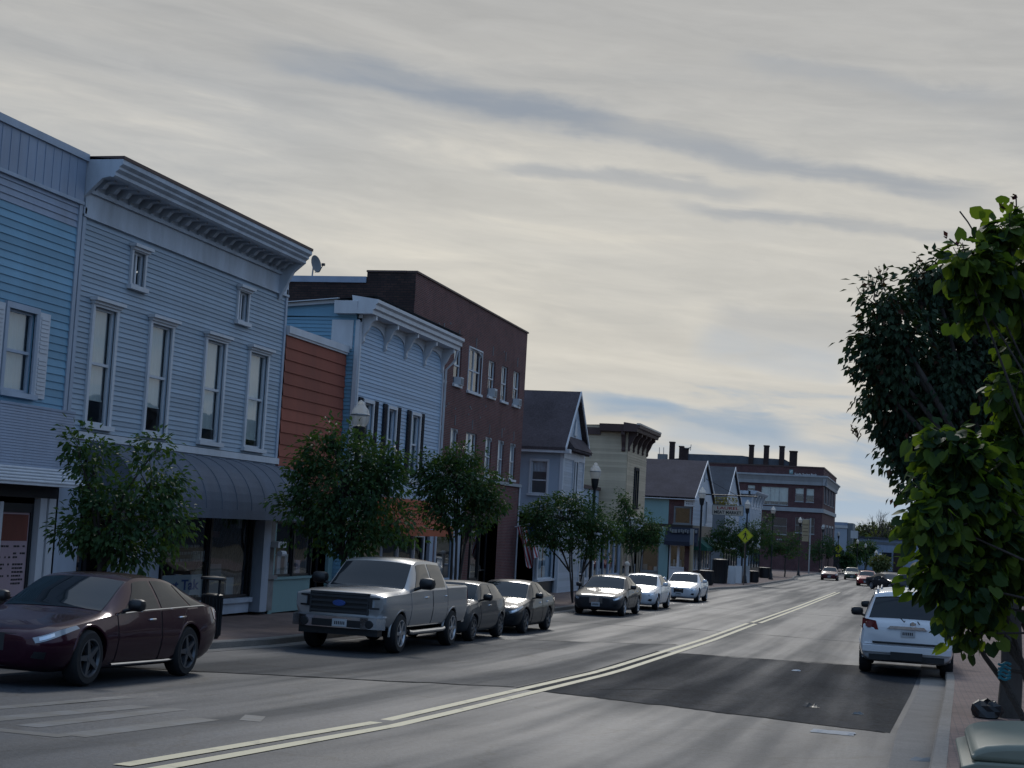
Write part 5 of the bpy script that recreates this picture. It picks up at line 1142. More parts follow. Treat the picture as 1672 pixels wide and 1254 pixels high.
def sedan(label,pn,L=4.9,W=1.86,H=1.435,wf=.96,wr=3.76,r=.335,rim='alloy',spokes=5,lit=False,plates=True,grille='dark_trim',cat='car',group=None,name='parked_car',big_grille=False,fast=False,trimchrome=False,body_rows=None):
    rows=[list(x) for x in (body_rows or SEDAN)]
    if fast:
        for i,(zR,zT) in ((9,(1.335,1.375)),(10,(1.15,1.17)),(11,(1.075,1.09))): rows[i][8]=zR; rows[i][10]=zT
    B=Body(rowsk(rows,L/4.9,H/1.435),L,W); c=car(label,cat,'sedan',pn,B,wf*L/4.9,wr*L/4.9,r,spokes,rim,name=name,group=group); hk=H/1.435
    m=MB(); B.across(m,4.12,6.02,5.12,t0b=5.12); m.build('windscreen',M_('auto_glass'),c,smooth=40)
    m=MB(); B.across(m,9.15,10.85,5.2,t0b=5.25); m.build('rear_window',M_('auto_glass'),c,smooth=40)
    side_glass(c,B,[(5.25,7.55,7.5,6.35),(7.7,9.3,8.95,7.65),(9.4,10.15,9.35,9.05)])
    if trimchrome:
        for sg in (-1,1):
            m=MB(); m.tube([B.S(5.0+k*.27,4.04,sg)+B.n_(5+k*.27,4.04,sg)*.008 for k in range(20)],.011,5); m.build('window_trim',M_('chrome'),c)
            m=MB(); m.tube([B.S(4.9+k*.25,2.06,sg)+B.n_(4.9+k*.25,2.06,sg)*.01 for k in range(19)],.018,5); m.build('sill_trim',M_('chrome'),c)
    doors(c,B,pn,[(5.0,7.62),(7.64,9.25)],low=8.4); mirror(c,B,5.4,pn if trimchrome is False else 'dark_trim')
    for sg in (-1,1):
        m=MB(); B.patch(m,[(.55,3.35),(2.55,3.72),(2.45,3.98),(.45,3.95)],.006,8,4,sg); h=m.build('headlight',M_('lamp_lens'),c,smooth=40)
        m=MB(); B.patch(m,[(.75,3.5),(1.5,3.62),(1.5,3.85),(.75,3.8)],.012,4,3,sg); m.build('lamp_unit',M_('lit_lamp' if lit else 'chrome'),h)
        m=MB(); B.patch(m,[(11.7,3.45),(13.4,3.3),(13.5,3.9),(11.4,3.92)],.006,8,4,sg); m.build('taillight',M_('tail_lens'),c,smooth=40)
        m=MB(); B.patch(m,[(.55,2.3),(1.15,2.35),(1.1,2.75),(.55,2.7)],.005,4,3,sg); m.build('fog_lamp',M_('dark_trim'),c)
    y=L/2
    def front(name,xs,z0,z1,mt,d=.02):
        m=MB(); B2=[]; n=14
        q0=B.at_y(0.03)
        for i in range(n+1):
            x=-xs+2*xs*i/n; yy=y-.0-.10*(abs(x)/(W/2))**2*1.8; B2.append((x,yy))
        for (xa,ya),(xb,yb) in zip(B2,B2[1:]): m.add([(xa,ya+d,z0),(xb,yb+d,z0),(xb,yb+d,z1),(xa,ya+d,z1),(xa,ya-.1,z0),(xb,yb-.1,z0),(xb,yb-.1,z1),(xa,ya-.1,z1)],[(0,1,2,3),(0,4,5,1),(3,2,6,7),(0,3,7,4),(1,5,6,2)])
        return m.build(name,M_(mt),c,smooth=30)
    g=front('grille',.40 if big_grille else .34,.44*hk,.66*hk,grille,.012)
    front('grille_bar',.34,.545*hk,.575*hk,'chrome',.03) if not big_grille else front('grille_bar',.16,.60*hk,.63*hk,'chrome',.03)
    front('lower_intake',.48,.25*hk,.37*hk,'dark_trim',-.03)
    if plates: plate(c,0,y+.02,.40*hk,1); plate(c,0,-y-.005,.66*hk,-1)
    m=MB(); m.box((-.55,-y-.01,.36*hk),(.55,-y+.1,.44*hk)); m.build('rear_diffuser',M_('dark_trim'),c)
    return c
SUVR=[[0.00,.36,.44,.55,.68,.62,.86,.66,.92,.50,.95],
      [0.08,.28,.36,.78,.86,.62,.93,.82,.99,.64,1.02],
      [0.40,.26,.34,.88,.96,.64,1.0,.90,1.05,.72,1.08],
      [1.05,.26,.33,.91,.99,.66,1.06,.93,1.11,.76,1.135],
      [1.45,.26,.33,.92,1.0,.68,1.09,.94,1.16,.80,1.19],
      [1.62,.26,.33,.92,1.0,.68,1.10,.945,1.27,.785,1.30],
      [2.12,.26,.33,.92,1.0,.68,1.12,.95,1.70,.73,1.755],
      [2.50,.26,.33,.92,1.0,.68,1.13,.95,1.79,.715,1.85],
      [3.40,.26,.33,.92,1.0,.68,1.13,.95,1.81,.71,1.87],
      [4.60,.27,.34,.92,1.0,.70,1.13,.945,1.78,.70,1.84],
      [4.86,.30,.37,.91,.99,.70,1.12,.94,1.72,.69,1.78],
      [5.12,.33,.41,.89,.975,.70,1.10,.93,1.20,.84,1.215],
      [5.19,.36,.44,.88,.965,.70,1.05,.925,1.12,.82,1.13],
      [5.23,.42,.50,.84,.93,.68,.98,.88,1.02,.78,1.03]]
def suv(label,pn,L=5.23,W=2.03,H=1.87,r=.40,rim='alloy',rails=True,detail=True,name='parked_car',group=None):
    B=Body(rowsk(SUVR,L/5.23,H/1.87),L,W); c=car(label,'car','suv',pn,B,1.0*L/5.23,4.08*L/5.23,r,6,rim,name=name,group=group); k=H/1.87
    m=MB(); B.across(m,4.15,6.0,5.1); m.build('windscreen',M_('auto_glass'),c,smooth=40)
    m=MB(); B.across(m,10.14,10.93,5.13,t0b=5.12); m.build('rear_window',M_('auto_glass'),c,smooth=40)
    side_glass(c,B,[(5.25,7.42,7.4,6.35),(7.5,8.35,8.3,7.48),(8.42,9.75,9.6,8.4)]); doors(c,B,pn,[(5.0,7.46),(7.48,8.5)],low=8.15); mirror(c,B,5.4,'dark_trim',1.25)
    for sg in (-1,1):
        m=MB(); B.patch(m,[(.6,3.3),(2.3,3.5),(2.3,3.95),(.5,3.95)],.006,8,4,sg); m.build('headlight',M_('lamp_lens'),c,smooth=40)
        m=MB(); x0,x1=.62*W/2*1.0,.915*W/2; y=-L/2
        pts=[(sg*.60*W/2,y+.03,.98*k),(sg*.925*W/2,y+.055,.96*k),(sg*.955*W/2,y+.14,1.0*k),(sg*.945*W/2,y+.14,1.22*k),(sg*.90*W/2,y+.04,1.21*k),(sg*.66*W/2,y+.02,1.17*k)]
        vs=[Vector(p) for p in pts]; m.add([v+Vector((0,-.035,0)) for v in vs]+[v+Vector((0,.12,0)) for v in vs],[(0,1,2,3,4,5)]+[(i,(i+1)%6,6+(i+1)%6,6+i) for i in range(6)]); tl=m.build('taillight',M_('tail_lens'),c,smooth=25)
        m=MB(); m.lathe((sg*.80*W/2,y+.0,1.09*k),[(.075,-.02),(.085,0),(.085,.05)],16,axis='y'); m.build('lamp_ring',M_('tail_lens'),tl)
        if rails:
            m=MB(); q=[B.S(6.7+i*.3,5.25,sg)+Vector((0,0,.07)) for i in range(11)]; m.tube([B.S(6.5,5.25,sg)]+q+[B.S(9.95,5.25,sg)],.022,6); m.build('roof_rail',M_('galvanised'),c,smooth=50)
        m=MB(); B.patch(m,[(10.9,2.7),(11.6,2.7),(11.6,2.95),(10.9,2.95)],.004,4,2,sg); m.build('reflector',M_('tail_lens'),c)
    y=-L/2
    if detail:
        m=MB(); m.box((-.93*W/2,y-.08,.50*k),(.93*W/2,y+.35,.66*k)); m.box((-.90*W/2,y-.05,.66*k),(.90*W/2,y+.2,.70*k)); bp=m.build('rear_bumper',M_(pn),c)
        md=bp.modifiers.new('round','BEVEL'); md.width=.045; md.segments=3
        m=MB(); m.box((-.72*W/2,y-.085,.695*k),(.72*W/2,y+.1,.735*k)); m.build('bumper_step',M_('dark_trim'),c)
        m=MB(); m.box((-.34,y-.10,.36*k),(.34,y+.1,.53*k)); m.box((-.8,y-.02,.34*k),(.8,y+.3,.46*k)); m.build('tow_cover',M_('dark_trim'),c)
        m=MB(); m.prism([(-.42,y-.005,1.02*k),(.42,y-.005,1.02*k),(.36,y-.005,1.08*k),(-.36,y-.005,1.08*k)],(0,.06,0)); gg=m.build('tailgate_handle',M_('chrome'),c); gg.location.y-=.03
        plate(c,.02,y-.01,.93*k,-1)
        m=MB(); m.tube([(-.05,y+.02,1.2*k),(-.06,y-.04,1.17*k),(-.15,y-.01,1.26*k)],.012,5); m.tube([(.22,y+.03,1.2*k),(.26,y-.03,1.14*k)],.014,5); m.build('wiper',M_('dark_trim'),c)
        m=MB(); m.lathe((0.12,y-.0,1.14*k),[(.065,-.012),(.05,-.02),(.045,0)],14,axis='y'); m.build('badge',M_('chrome'),c)
        m=MB(); B.across(m,9.95,10.18,5.15,off=.03); m.build('spoiler',M_(pn),c,smooth=40)
        m=MB(); m.box((-.78,y-.02,1.12*k),(-.5,y+.0,1.14*k)); m.location=None; 
        m=MB(); p=B.S(9.2,7); m.prism([p+Vector((-.012,.05,0)),p+Vector((-.012,-.09,0)),p+Vector((-.012,-.07,.06))],(.024,0,0)); m.build('roof_antenna',M_('dark_trim'),c)
    else: plate(c,0,y-.005,.9*k,-1)
    m=MB(); m.box((-.5,L/2-.06,.62*k),(.5,L/2+.02,.86*k)); m.build('grille',M_('dark_trim'),c)
    return c
TRUCK=[[0.00,.62,.66,.70,.92,.92,1.13,.90,1.17,.70,1.19],
       [0.10,.56,.62,.86,.965,.94,1.16,.94,1.21,.74,1.235],
       [0.50,.48,.55,.90,.985,.94,1.18,.95,1.245,.78,1.275],
       [1.15,.46,.52,.91,.99,.92,1.20,.955,1.26,.80,1.295],
       [1.48,.46,.52,.92,1.0,.90,1.22,.96,1.29,.84,1.315],
       [1.62,.46,.52,.92,1.0,.90,1.23,.96,1.37,.83,1.395],
       [2.18,.46,.52,.92,1.0,.90,1.25,.965,1.80,.755,1.85],
       [2.50,.46,.52,.92,1.0,.90,1.26,.965,1.875,.74,1.93],
       [3.20,.46,.52,.92,1.0,.90,1.27,.965,1.89,.735,1.95],
       [3.98,.46,.52,.92,1.0,.90,1.28,.965,1.86,.73,1.92],
       [4.08,.46,.52,.92,1.0,.90,1.28,.965,1.82,.73,1.86],
       [4.18,.46,.52,.92,1.0,.90,1.29,.97,1.37,.93,1.34],
       [4.24,.46,.52,.92,1.0,.90,1.29,.97,1.35,.935,1.345],
       [5.60,.48,.54,.92,1.0,.90,1.30,.97,1.36,.935,1.355],
       [5.76,.50,.56,.91,.99,.90,1.30,.965,1.36,.93,1.355],
       [5.80,.54,.60,.90,.98,.90,1.28,.95,1.33,.91,1.33]]
def truck(label):
    L,W=5.8,2.03; pn='silver_paint'; B=Body(TRUCK,L,W); c=car(label,'pickup truck','truck',pn,B,1.0,4.62,.405,6,'alloy',name='pickup_truck')
    m=MB(); B.across(m,4.12,6.0,5.1); m.build('windscreen',M_('auto_glass'),c,smooth=40); m=MB(); B.across(m,10.1,10.85,5.15); m.build('rear_window',M_('auto_glass'),c,smooth=40)
    side_glass(c,B,[(5.3,7.75,7.7,6.4),(7.9,9.5,9.35,7.85)]); doors(c,B,pn,[(4.9,7.82),(7.84,9.75)],2.1,4.0,3.55); mirror(c,B,5.5,'dark_trim',1.5)
    m=MB(); B.across(m,11.3,14.7,5.25,off=.004); m.build('bed_cover',M_('dark_trim'),c)
    y=L/2
    for sg in (-1,1):
        m=MB(); B.patch(m,[(11.05,2.2),(11.2,2.2),(11.2,4.0),(11.05,4.0)],.002,2,8,sg); m.build('bed_gap',M_('dark_trim'),c)
        m=MB(); x0,x1=sg*.61,sg*.955
        for a in ((x0,x1,.86,1.16),): m.prism([(a[0],y-.02,a[2]+.02),(a[1],y-.10,a[2]),(a[1]+sg*.01,y-.10,a[3]-.02),(a[0],y-.02,a[3]-.04)],(0,.05,0))
        h=m.build('headlight',M_('lamp_lens'),c)
        m=MB()
        for z in (.90,1.10): m.prism([(sg*.64,y+.035,z),(sg*.93,y-.04,z),(sg*.93,y-.04,z+.035),(sg*.64,y+.035,z+.035)],(0,.02,0))
        m.prism([(sg*.64,y+.035,.9),(sg*.70,y+.02,.9),(sg*.70,y+.02,1.13),(sg*.64,y+.035,1.13)],(0,.02,0)); m.build('lamp_frame',M_('dark_trim'),h)
        m=MB(); m.lathe((sg*.70,y+.12,.60),[(.075,-.04),(.085,.015),(.07,.02)],14,axis='y'); m.build('fog_lamp',M_('dark_trim'),c)
        m=MB(); B.patch(m,[(14.1,3.0),(14.9,3.0),(14.9,3.85),(14.1,3.85)],.01,4,4,sg); m.build('taillight',M_('tail_lens'),c)
        m=MB(); m.tube([(sg*.99,y-1.5,.42),(sg*1.0,y-1.7,.40),(sg*1.0,y-3.8,.40),(sg*.99,y-4.0,.42)],.055,8); m.build('running_board',M_('chrome'),c,smooth=50)
    m=MB(); m.box((-.60,y-.1,.78),(.60,y+.03,1.19)); m.build('grille',M_('dark_trim'),c)
    m=MB()
    for z in (.80,.90,1.0,1.1): m.box((-.60,y+.031,z),(.60,y+.055,z+.045))
    m.box((-.63,y-.05,.77),(-.60,y+.06,1.2)); m.box((.60,y-.05,.77),(.63,y+.06,1.2)); m.box((-.63,y-.05,1.16),(.63,y+.06,1.21)); m.build('grille_bar',M_('graphite_paint'),c)
    m=MB(); m.lathe((0,y+.055,.99),[(.0,.02),(.13,.018),(.14,0)],20,axis='y'); e=m.build('badge',M_('ink_blue'),c); e.scale=(1,1,.45); e.location.z+=.99*.55
    m=MB(); n=12; pts=[]
    for i in range(n+1): x=-1.0+2*i/n; pts.append((x,y+.16-.16*abs(x)**3))
    for (xa,ya),(xb,yb) in zip(pts,pts[1:]):
        m.add([(xa,ya,.50),(xb,yb,.50),(xb,yb,.72),(xa,ya,.72),(xa,ya-.22,.50),(xb,yb-.22,.5),(xb,yb-.22,.75),(xa,ya-.22,.75)],[(0,1,2,3),(0,4,5,1),(3,2,6,7)])
    m.build('front_bumper',M_('chrome'),c,smooth=30)
    m=MB(); m.box((-.52,y+.10,.52),(.52,y+.165,.66)); m.build('bumper_intake',M_('dark_trim'),c); plate(c,-.08,y+.166,.60,1)
    m=MB(); m.box((-.85,y-.25,.36),(.85,y+.02,.50)); m.build('air_dam',M_('dark_trim'),c)
    m=MB(); m.box((-.9,-y-.1,.5),(.9,-y+.1,.7)); m.build('rear_bumper',M_('chrome'),c); m=MB(); m.box((-.6,-y+.6,.3),(.6,y-1.2,.5)); m.build('chassis',M_('wheel_well'),c)
    return c
MINI=[[0.00,.30,.38,.56,.68,.52,.68,.64,.74,.46,.78],
      [0.10,.22,.30,.76,.86,.54,.78,.80,.84,.60,.87],
      [0.40,.18,.27,.88,.97,.56,.86,.89,.91,.70,.93],
      [0.90,.18,.26,.90,.99,.58,.90,.92,.94,.78,.96],
      [1.12,.18,.26,.91,1.0,.60,.92,.93,.99,.80,1.01],
      [1.22,.18,.26,.91,1.0,.60,.925,.93,1.08,.79,1.10],
      [1.62,.18,.26,.91,1.0,.60,.94,.935,1.33,.74,1.365],
      [1.95,.18,.26,.91,1.0,.60,.95,.94,1.375,.725,1.415],
      [2.70,.18,.26,.91,1.0,.60,.96,.94,1.37,.72,1.41],
      [3.25,.19,.28,.90,.99,.62,.97,.93,1.31,.70,1.34],
      [3.60,.22,.32,.88,.96,.62,.96,.90,1.06,.78,1.075],
      [3.72,.28,.38,.82,.90,.62,.90,.84,.96,.72,.97],
      [3.76,.34,.44,.74,.82,.62,.84,.76,.88,.64,.89]]
def mini(label):
    L,W=3.82,1.73; pn='graphite_paint'; B=Body(rowsk(MINI,L/3.76),L,W); c=car(label,'car','mini',pn,B,.72,3.2,.315,7,'dark_alloy')
    m=MB(); B.across(m,4.1,6.,5.1); m.build('windscreen',M_('auto_glass'),c,smooth=40); m=MB(); B.across(m,9.1,9.9,5.15); m.build('rear_window',M_('auto_glass'),c,smooth=40)
    side_glass(c,B,[(5.15,7.5,7.45,6.2),(7.6,9.05,8.9,7.55)]); doors(c,B,pn,[(5.0,7.7)]); mirror(c,B,5.3,'black_paint',1.05)
    for sg in (-1,1):
        m=MB(); m.lathe((sg*.58,L/2-.20,.74),[(.10,.04),(.135,.12),(.15,.10),(.155,-.1)],20,axis='y'); h=m.build('headlight',M_('chrome'),c,smooth=40)
        m=MB(); m.lathe((sg*.58,L/2-.20,.74),[(0,.145),(.08,.14),(.125,.118)],20,axis='y'); m.build('lens',M_('lamp_lens'),h,smooth=60)
        m=MB(); B.patch(m,[(10.2,3.3),(11.3,3.3),(11.3,3.9),(10.2,3.9)],.006,4,4,sg); m.build('taillight',M_('tail_lens'),c)
    m=MB(); m.box((-.36,L/2-.1,.46),(.36,L/2+.012,.66)); m.build('grille',M_('dark_trim'),c); m=MB(); m.box((-.5,L/2-.12,.26),(.5,L/2-.02,.38)); m.build('lower_intake',M_('dark_trim'),c); plate(c,0,L/2+.014,.42,1)
    return c
def place(c,x,y,rz):
    dzy=(G(y+1.3)-G(y-1.3))/2.6; c.rotation_mode='XYZ'
    c.rotation_euler=(math.atan(dzy)*(math.cos(rz)),0,rz); c.location=(x,y,G(y)+.006)
PI=math.pi
c=sedan('dark maroon sedan with black wheels at the left edge by blue shop','maroon_paint',4.85,1.87,1.44,rim='dark_alloy',trimchrome=True,fast=True,big_grille=True,r=.36); place(c,-11.15,19.45,PI)
c=truck('silver crew cab pickup truck parked behind the dark maroon sedan'); place(c,-11.22,32.3,PI)
c=mini('small graphite hatchback with round headlights tucked behind the silver pickup'); place(c,-11.15,37.4,PI)
c=sedan('black sedan with sloping rear parked behind the small round lamp hatchback','black_paint',4.65,1.80,1.42,fast=True,r=.34,rim='dark_alloy'); place(c,-11.15,42.7,PI)
c=sedan('dark grey sedan with shield grille parked ahead of two white sedans','dark_grey_paint',4.9,1.88,1.46,r=.345,grille='chrome',big_grille=True); place(c,-11.2,57.8,PI)
c=sedan('white sedan parked between dark grey sedan and the last white sedan','white_paint',4.85,1.83,1.47,r=.33); place(c,-11.2,65.6,PI)
c=sedan('white sedan with dark wide grille, last in the near left row','white_paint',4.95,1.85,1.45,r=.345,big_grille=True); place(c,-11.2,78.2,PI)
c=sedan('burgundy sedan with bright bonnet parked by left kerb near bank','burgundy_paint',4.8,1.85,1.46); place(c,-8.9,172,PI+.02)
c=sedan('dull green sedan just right of the burgundy sedan far ahead','green_paint',4.7,1.8,1.45); place(c,-7.0,184,PI+.03)
c=sedan('red sedan with headlights lit coming up the middle of the street','red_paint',4.7,1.84,1.45,lit=True,name='moving_car'); place(c,-4.35,152,PI-.03)
c=sedan('black sedan turned sideways across the street ahead of red sedan','black_paint',4.8,1.85,1.46,name='moving_car'); place(c,-2.1,138,PI+.62)
c=suv('black sport utility vehicle with its back to us beyond both white ones','black_paint',4.8,1.95,1.78,detail=False,name='moving_car'); place(c,-.25,112,-.05)
c=suv('white sport utility vehicle half hidden in front of the larger white one','white_paint',4.7,1.9,1.84,detail=False); place(c,-.28,47.2,0)
c=suv('large white sport utility vehicle with dark rear window at right kerb','white_paint',5.23,2.03,1.90); place(c,-.14,37.6,.01)
# ---------------------------------------------------------------- trees
leafmat('leaf_street',(.024,.056,.030),(.052,.092,.034),.24); leafmat('leaf_dark',(.018,.036,.024),(.034,.056,.028),.14); leafmat('leaf_round',(.022,.054,.018),(.088,.13,.024),.42,.5); leafmat('leaf_deep',(.014,.034,.016),(.03,.055,.02),.15,.5)
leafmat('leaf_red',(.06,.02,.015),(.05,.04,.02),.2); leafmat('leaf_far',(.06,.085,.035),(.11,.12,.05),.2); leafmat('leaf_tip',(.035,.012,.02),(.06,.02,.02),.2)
def leaf(mb,p,d,n,ln,w):
    """one leaf folded along its midrib"""
    d=d.normalized(); s=d.cross(n)
    if s.length<1e-4:return
    s.normalize(); n=s.cross(d); k=.25*w
    mb.add([p,p+d*ln*.45+s*w+n*k,p+d*ln-n*ln*.12,p+d*ln*.45-s*w+n*k],[(0,1,2),(0,2,3)])
def round_leaf(mb,p,d,n,ln):
    d=d.normalized(); s=d.cross(n)
    if s.length<1e-4:return
    s.normalize(); n=s.cross(d); R=ln*.5; vs=[p+d*.02]; 
    for a in (25,65,105,145,180,-145,-105,-65,-25):
        a=R_(a); rr=R*(1.0 if abs(a)<2.6 else 1.32)*(1+.08*math.sin(a*7+p.x*50)); vs.append(p+d*(R-rr*math.cos(a)*1.0)+s*(rr*math.sin(a))+n*(.22*abs(rr*math.sin(a))-.22*R*(1-math.cos(a))*.6))
    mb.add(vs,[(0,i,i+1) for i in range(1,9)])
def rv(rn): 
    while True:
        v=Vector((rn.uniform(-1,1),rn.uniform(-1,1),rn.uniform(-1,1)))
        if .05<v.length<1:return v
def tree(name,label,base,blobs,nleaf,ls,mat,tr,fork,stems=1,seed=1,cl=14,clr=.22,group=None,rnd=False,extra=None,bend=(0,0),hollow=.35,limbs=1.0,cat='tree',droop=.25):
    """blobs: (centre, radii) ellipsoids; limbs grow from the fork into them, leaves sit in clusters on twigs"""
    rn=random.Random(seed); base=Vector(base); T=thing(name,label,cat,base,group); tk=MB(); cm=MB(); ex=MB()
    vol=[b[1][0]*b[1][1]*b[1][2] for b in blobs]; tot=sum(v**.75 for v in vol)
    forks=[]
    for s in range(stems):
        a=2*math.pi*s/stems+rn.uniform(0,1); sp=.0 if stems==1 else .28
        p0=base+Vector((math.cos(a)*sp*.25,math.sin(a)*sp*.25,-.15)); p3=base+Vector((math.cos(a)*sp+bend[0],math.sin(a)*sp+bend[1],fork)); 
        pts=[p0+(p3-p0)*t+Vector((rn.uniform(-1,1),rn.uniform(-1,1),0))*.02*(t>0)*(t<1)*fork for t in (0,.08,.3,.6,1)]
        k=tr*(1 if stems==1 else .62); tk.tube(pts,[k*1.35,k*1.05,k*.95,k*.85,k*.75],9); forks.append(p3)
    for bi,(c,r) in enumerate(blobs):
        c=Vector(c); r=Vector(r); f=min(forks,key=lambda q:(q-c).length)
        mid=f+(c-f)*.55+Vector((rn.uniform(-.1,.1),rn.uniform(-.1,.1),.1))*(c-f).length*.6
        k=tr*.55*limbs; tk.tube([f-Vector((0,0,.1)),f+(mid-f)*.5,mid,c],[k,k*.8,k*.6,k*.3],7)
        nb=max(4,int(nleaf*(vol[bi]**.75)/tot/cl)); 
        for j in range(nb):
            v=rv(rn)
            if rn.random()<.75: v=v.normalized()*rn.uniform(hollow+.2,1.)
            ec=c+Vector((v.x*r.x,v.y*r.y,v.z*r.z))*(1+.17*rn.gauss(0,1))
            if j%3==0:
                m1=c+(ec-c)*.5+rv(rn)*.12; tk.tube([c+(mid-c)*.15,m1,ec],[k*.28,k*.18,k*.05],4,cap=False)
            n_l=max(3,int(cl*rn.uniform(.6,1.4))); q=clr*rn.uniform(.5,1.6)
            for _ in range(n_l):
                o=rv(rn)*q; p=ec+Vector((o.x,o.y,o.z*.75)); d=(o*1.2+(ec-c).normalized()*q+Vector((0,0,-droop-rn.random()*.3))*q*2)
                if d.length<1e-3:continue
                n=Vector((rn.gauss(0,.5),rn.gauss(0,.5),1)); L_=ls*rn.uniform(.7,1.25)
                M=ex if (extra and rn.random()<extra[1]) else cm
                if rnd: round_leaf(M,p,d+rv(rn)*q*1.2,n+rv(rn)*.7,L_)
                else: leaf(M,p,d,n,L_,L_*.30)
    tk.build('trunk',M_('bark'),T,smooth=60); cm.build('crown',M_(mat),T)
    if extra: ex.build('young_leaves',M_(extra[0]),T)
    return T
def px(x,y,d): p=ray(x,y)*d; return p       # a point d metres along the lens axis
def scale_at(d): return d/FPX
def street_tree(label,tx,X,blobs,nleaf,seed,tr=.07,stems=1,fork_y=None,ls=.11,mat='leaf_street',group='street trees on the left pavement',cl=14,extra=None,dense=1.,name='street_tree'):
    """tx: trunk; blobs in picture measurements turned into metres at the trunk's own distance"""
    r=ray(tx[0],tx[1]); Y=r.y*X/r.x; d=-((RM.transposed())@Vector((X,Y,0))).z; s=d/FPX; bl=[]; dense*=1.1 if 'spreading' in label or 'pointed' in label else (.66 if 'maroon' in label else .82)
    rn=random.Random(seed)
    for (x,y,rx,ry) in blobs:
        p=px(x,y,d)+Vector((RM.transposed()[2][0],0,0))*0; dep=(rx+ry)/2*s
        off=rn.uniform(-.35,.35)*dep; p=p+Vector((off*.25,off,0)); bl.append((p,(rx*s,dep*.9,ry*s)))
    base=Vector((X,Y,SW(Y))); fz=px(tx[0],fork_y or tx[1],d).z-base.z
    return tree(name,label,base,bl,int(nleaf*dense),ls,mat,tr,max(.8,fz),stems,seed,cl,.24,group,extra=extra)
street_tree('thin dark street tree behind the maroon sedan in front of grey shop',(165,900),-13.6,[(190,850,80,60),(150,770,45,50),(235,790,60,55),(255,735,25,30),(125,730,22,38),(270,850,45,50),(140,870,45,45),(210,905,55,35)],6500,11,.06,1,915,.12)
street_tree('full round street tree right behind the silver pickup truck',(560,930),-13.2,[(560,800,85,85),(520,745,45,40),(600,760,50,50),(630,800,45,60),(500,830,40,55),(580,870,75,45),(545,715,28,28),(640,750,22,30),(490,760,20,25),(650,850,28,35)],11000,12,.08,1,905,.13)
street_tree('street tree with bare forked trunk in front of the brick building',(742,940),-13.6,[(745,790,62,52),(710,790,40,45),(785,800,42,45),(750,745,35,25),(800,830,28,32),(725,840,38,25),(770,850,35,28),(690,760,16,18)],8500,13,.08,3,880,.13)
street_tree('spreading street tree with open fork beside the flag and white house',(938,975),-13.5,[(930,845,70,32),(880,840,32,28),(975,865,38,26),(930,820,40,16),(905,880,45,22),(960,895,35,18),(870,870,20,22),(1000,870,14,14)],8000,14,.07,3,930,.13)
street_tree('small pointed street tree before the tan building',(1040,920),-13.5,[(1045,865,36,28),(1020,850,18,26),(1018,815,9,20),(1065,875,22,18),(1030,880,28,20),(1024,830,12,18)],4500,15,.06,2,905,.13)
street_tree('dark street tree beneath the hanging market sign by yellow crossing sign',(1211,925),-13.4,[(1190,865,28,22),(1228,866,24,14),(1172,885,24,18),(1243,870,22,22),(1205,892,36,18),(1252,850,10,12),(1190,880,30,16),(1220,885,26,18)],9000,16,.09,1,900,.16)
street_tree('olive street tree between second and third far lamp posts',(1282,925),-13.3,[(1270,885,26,18),(1290,895,22,15),(1255,895,18,16),(1295,880,12,12)],3500,17,.08,1,910,.2,cl=10)
street_tree('far street tree in front of the bank next to the tan banner',(1338,930),-13.3,[(1340,895,17,14),(1350,885,14,13),(1330,905,14,10)],2600,18,.09,1,915,.22,cl=10)
street_tree('farthest street tree by the second yellow crossing sign',(1352,925),-13.2,[(1356,893,12,14),(1348,900,12,12)],1800,19,.09,1,912,.24,cl=10)
for i,(x,y,rx,ry,Yd,lb) in enumerate(((1395,905,16,18,262,'dark rounded tree under the billboard at the street end'),(1415,900,13,18,285,'tall dark tree right of the billboard at street end'),(1437,920,9,9,210,'small pale bush tree beside the far pair of lamp globes'),(1383,915,8,10,250,'low tree right of the second crossing sign far away'))):
    p=onY(x,y,float(Yd)); d=Yd*.965; s=d/FPX
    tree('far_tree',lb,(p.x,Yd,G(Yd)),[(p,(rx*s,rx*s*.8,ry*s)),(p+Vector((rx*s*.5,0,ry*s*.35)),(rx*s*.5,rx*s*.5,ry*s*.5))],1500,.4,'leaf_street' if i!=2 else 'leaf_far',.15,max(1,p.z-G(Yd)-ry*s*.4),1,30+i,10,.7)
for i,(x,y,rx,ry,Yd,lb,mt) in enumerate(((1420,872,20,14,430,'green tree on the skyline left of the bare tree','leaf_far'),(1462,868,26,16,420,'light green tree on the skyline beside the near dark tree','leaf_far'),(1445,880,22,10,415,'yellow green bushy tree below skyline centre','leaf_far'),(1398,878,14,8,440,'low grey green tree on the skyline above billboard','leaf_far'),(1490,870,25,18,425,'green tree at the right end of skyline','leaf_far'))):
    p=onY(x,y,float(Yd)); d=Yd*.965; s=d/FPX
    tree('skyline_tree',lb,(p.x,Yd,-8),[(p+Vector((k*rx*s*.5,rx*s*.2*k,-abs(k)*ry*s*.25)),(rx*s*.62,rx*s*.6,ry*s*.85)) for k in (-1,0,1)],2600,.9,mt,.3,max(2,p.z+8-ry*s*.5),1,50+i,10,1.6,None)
p=onY(1431,868,400.); rn=random.Random(4); T=thing('bare_tree','leafless twiggy tree on the skyline above the grey depot','tree',(p.x,400,-8)); m=MB()
def grow(a,d,ln,r,k):
    e=a+d*ln; m.tube([a,a+(e-a)*.5+rv(rn)*ln*.05,e],[r,r*.8,r*.6],4,cap=False)
    if k==0:return
    for _ in range(3 if k<4 else 4):
        grow(a+(e-a)*rn.uniform(.6,1.),(d+rv(rn)*.75+Vector((0,0,.12))).normalized(),ln*rn.uniform(.55,.8),r*.55,k-1)
grow(Vector((p.x,400,-8)),Vector((0,0,1)),7.,.35,5); m.build('trunk',M_('bark'),T)
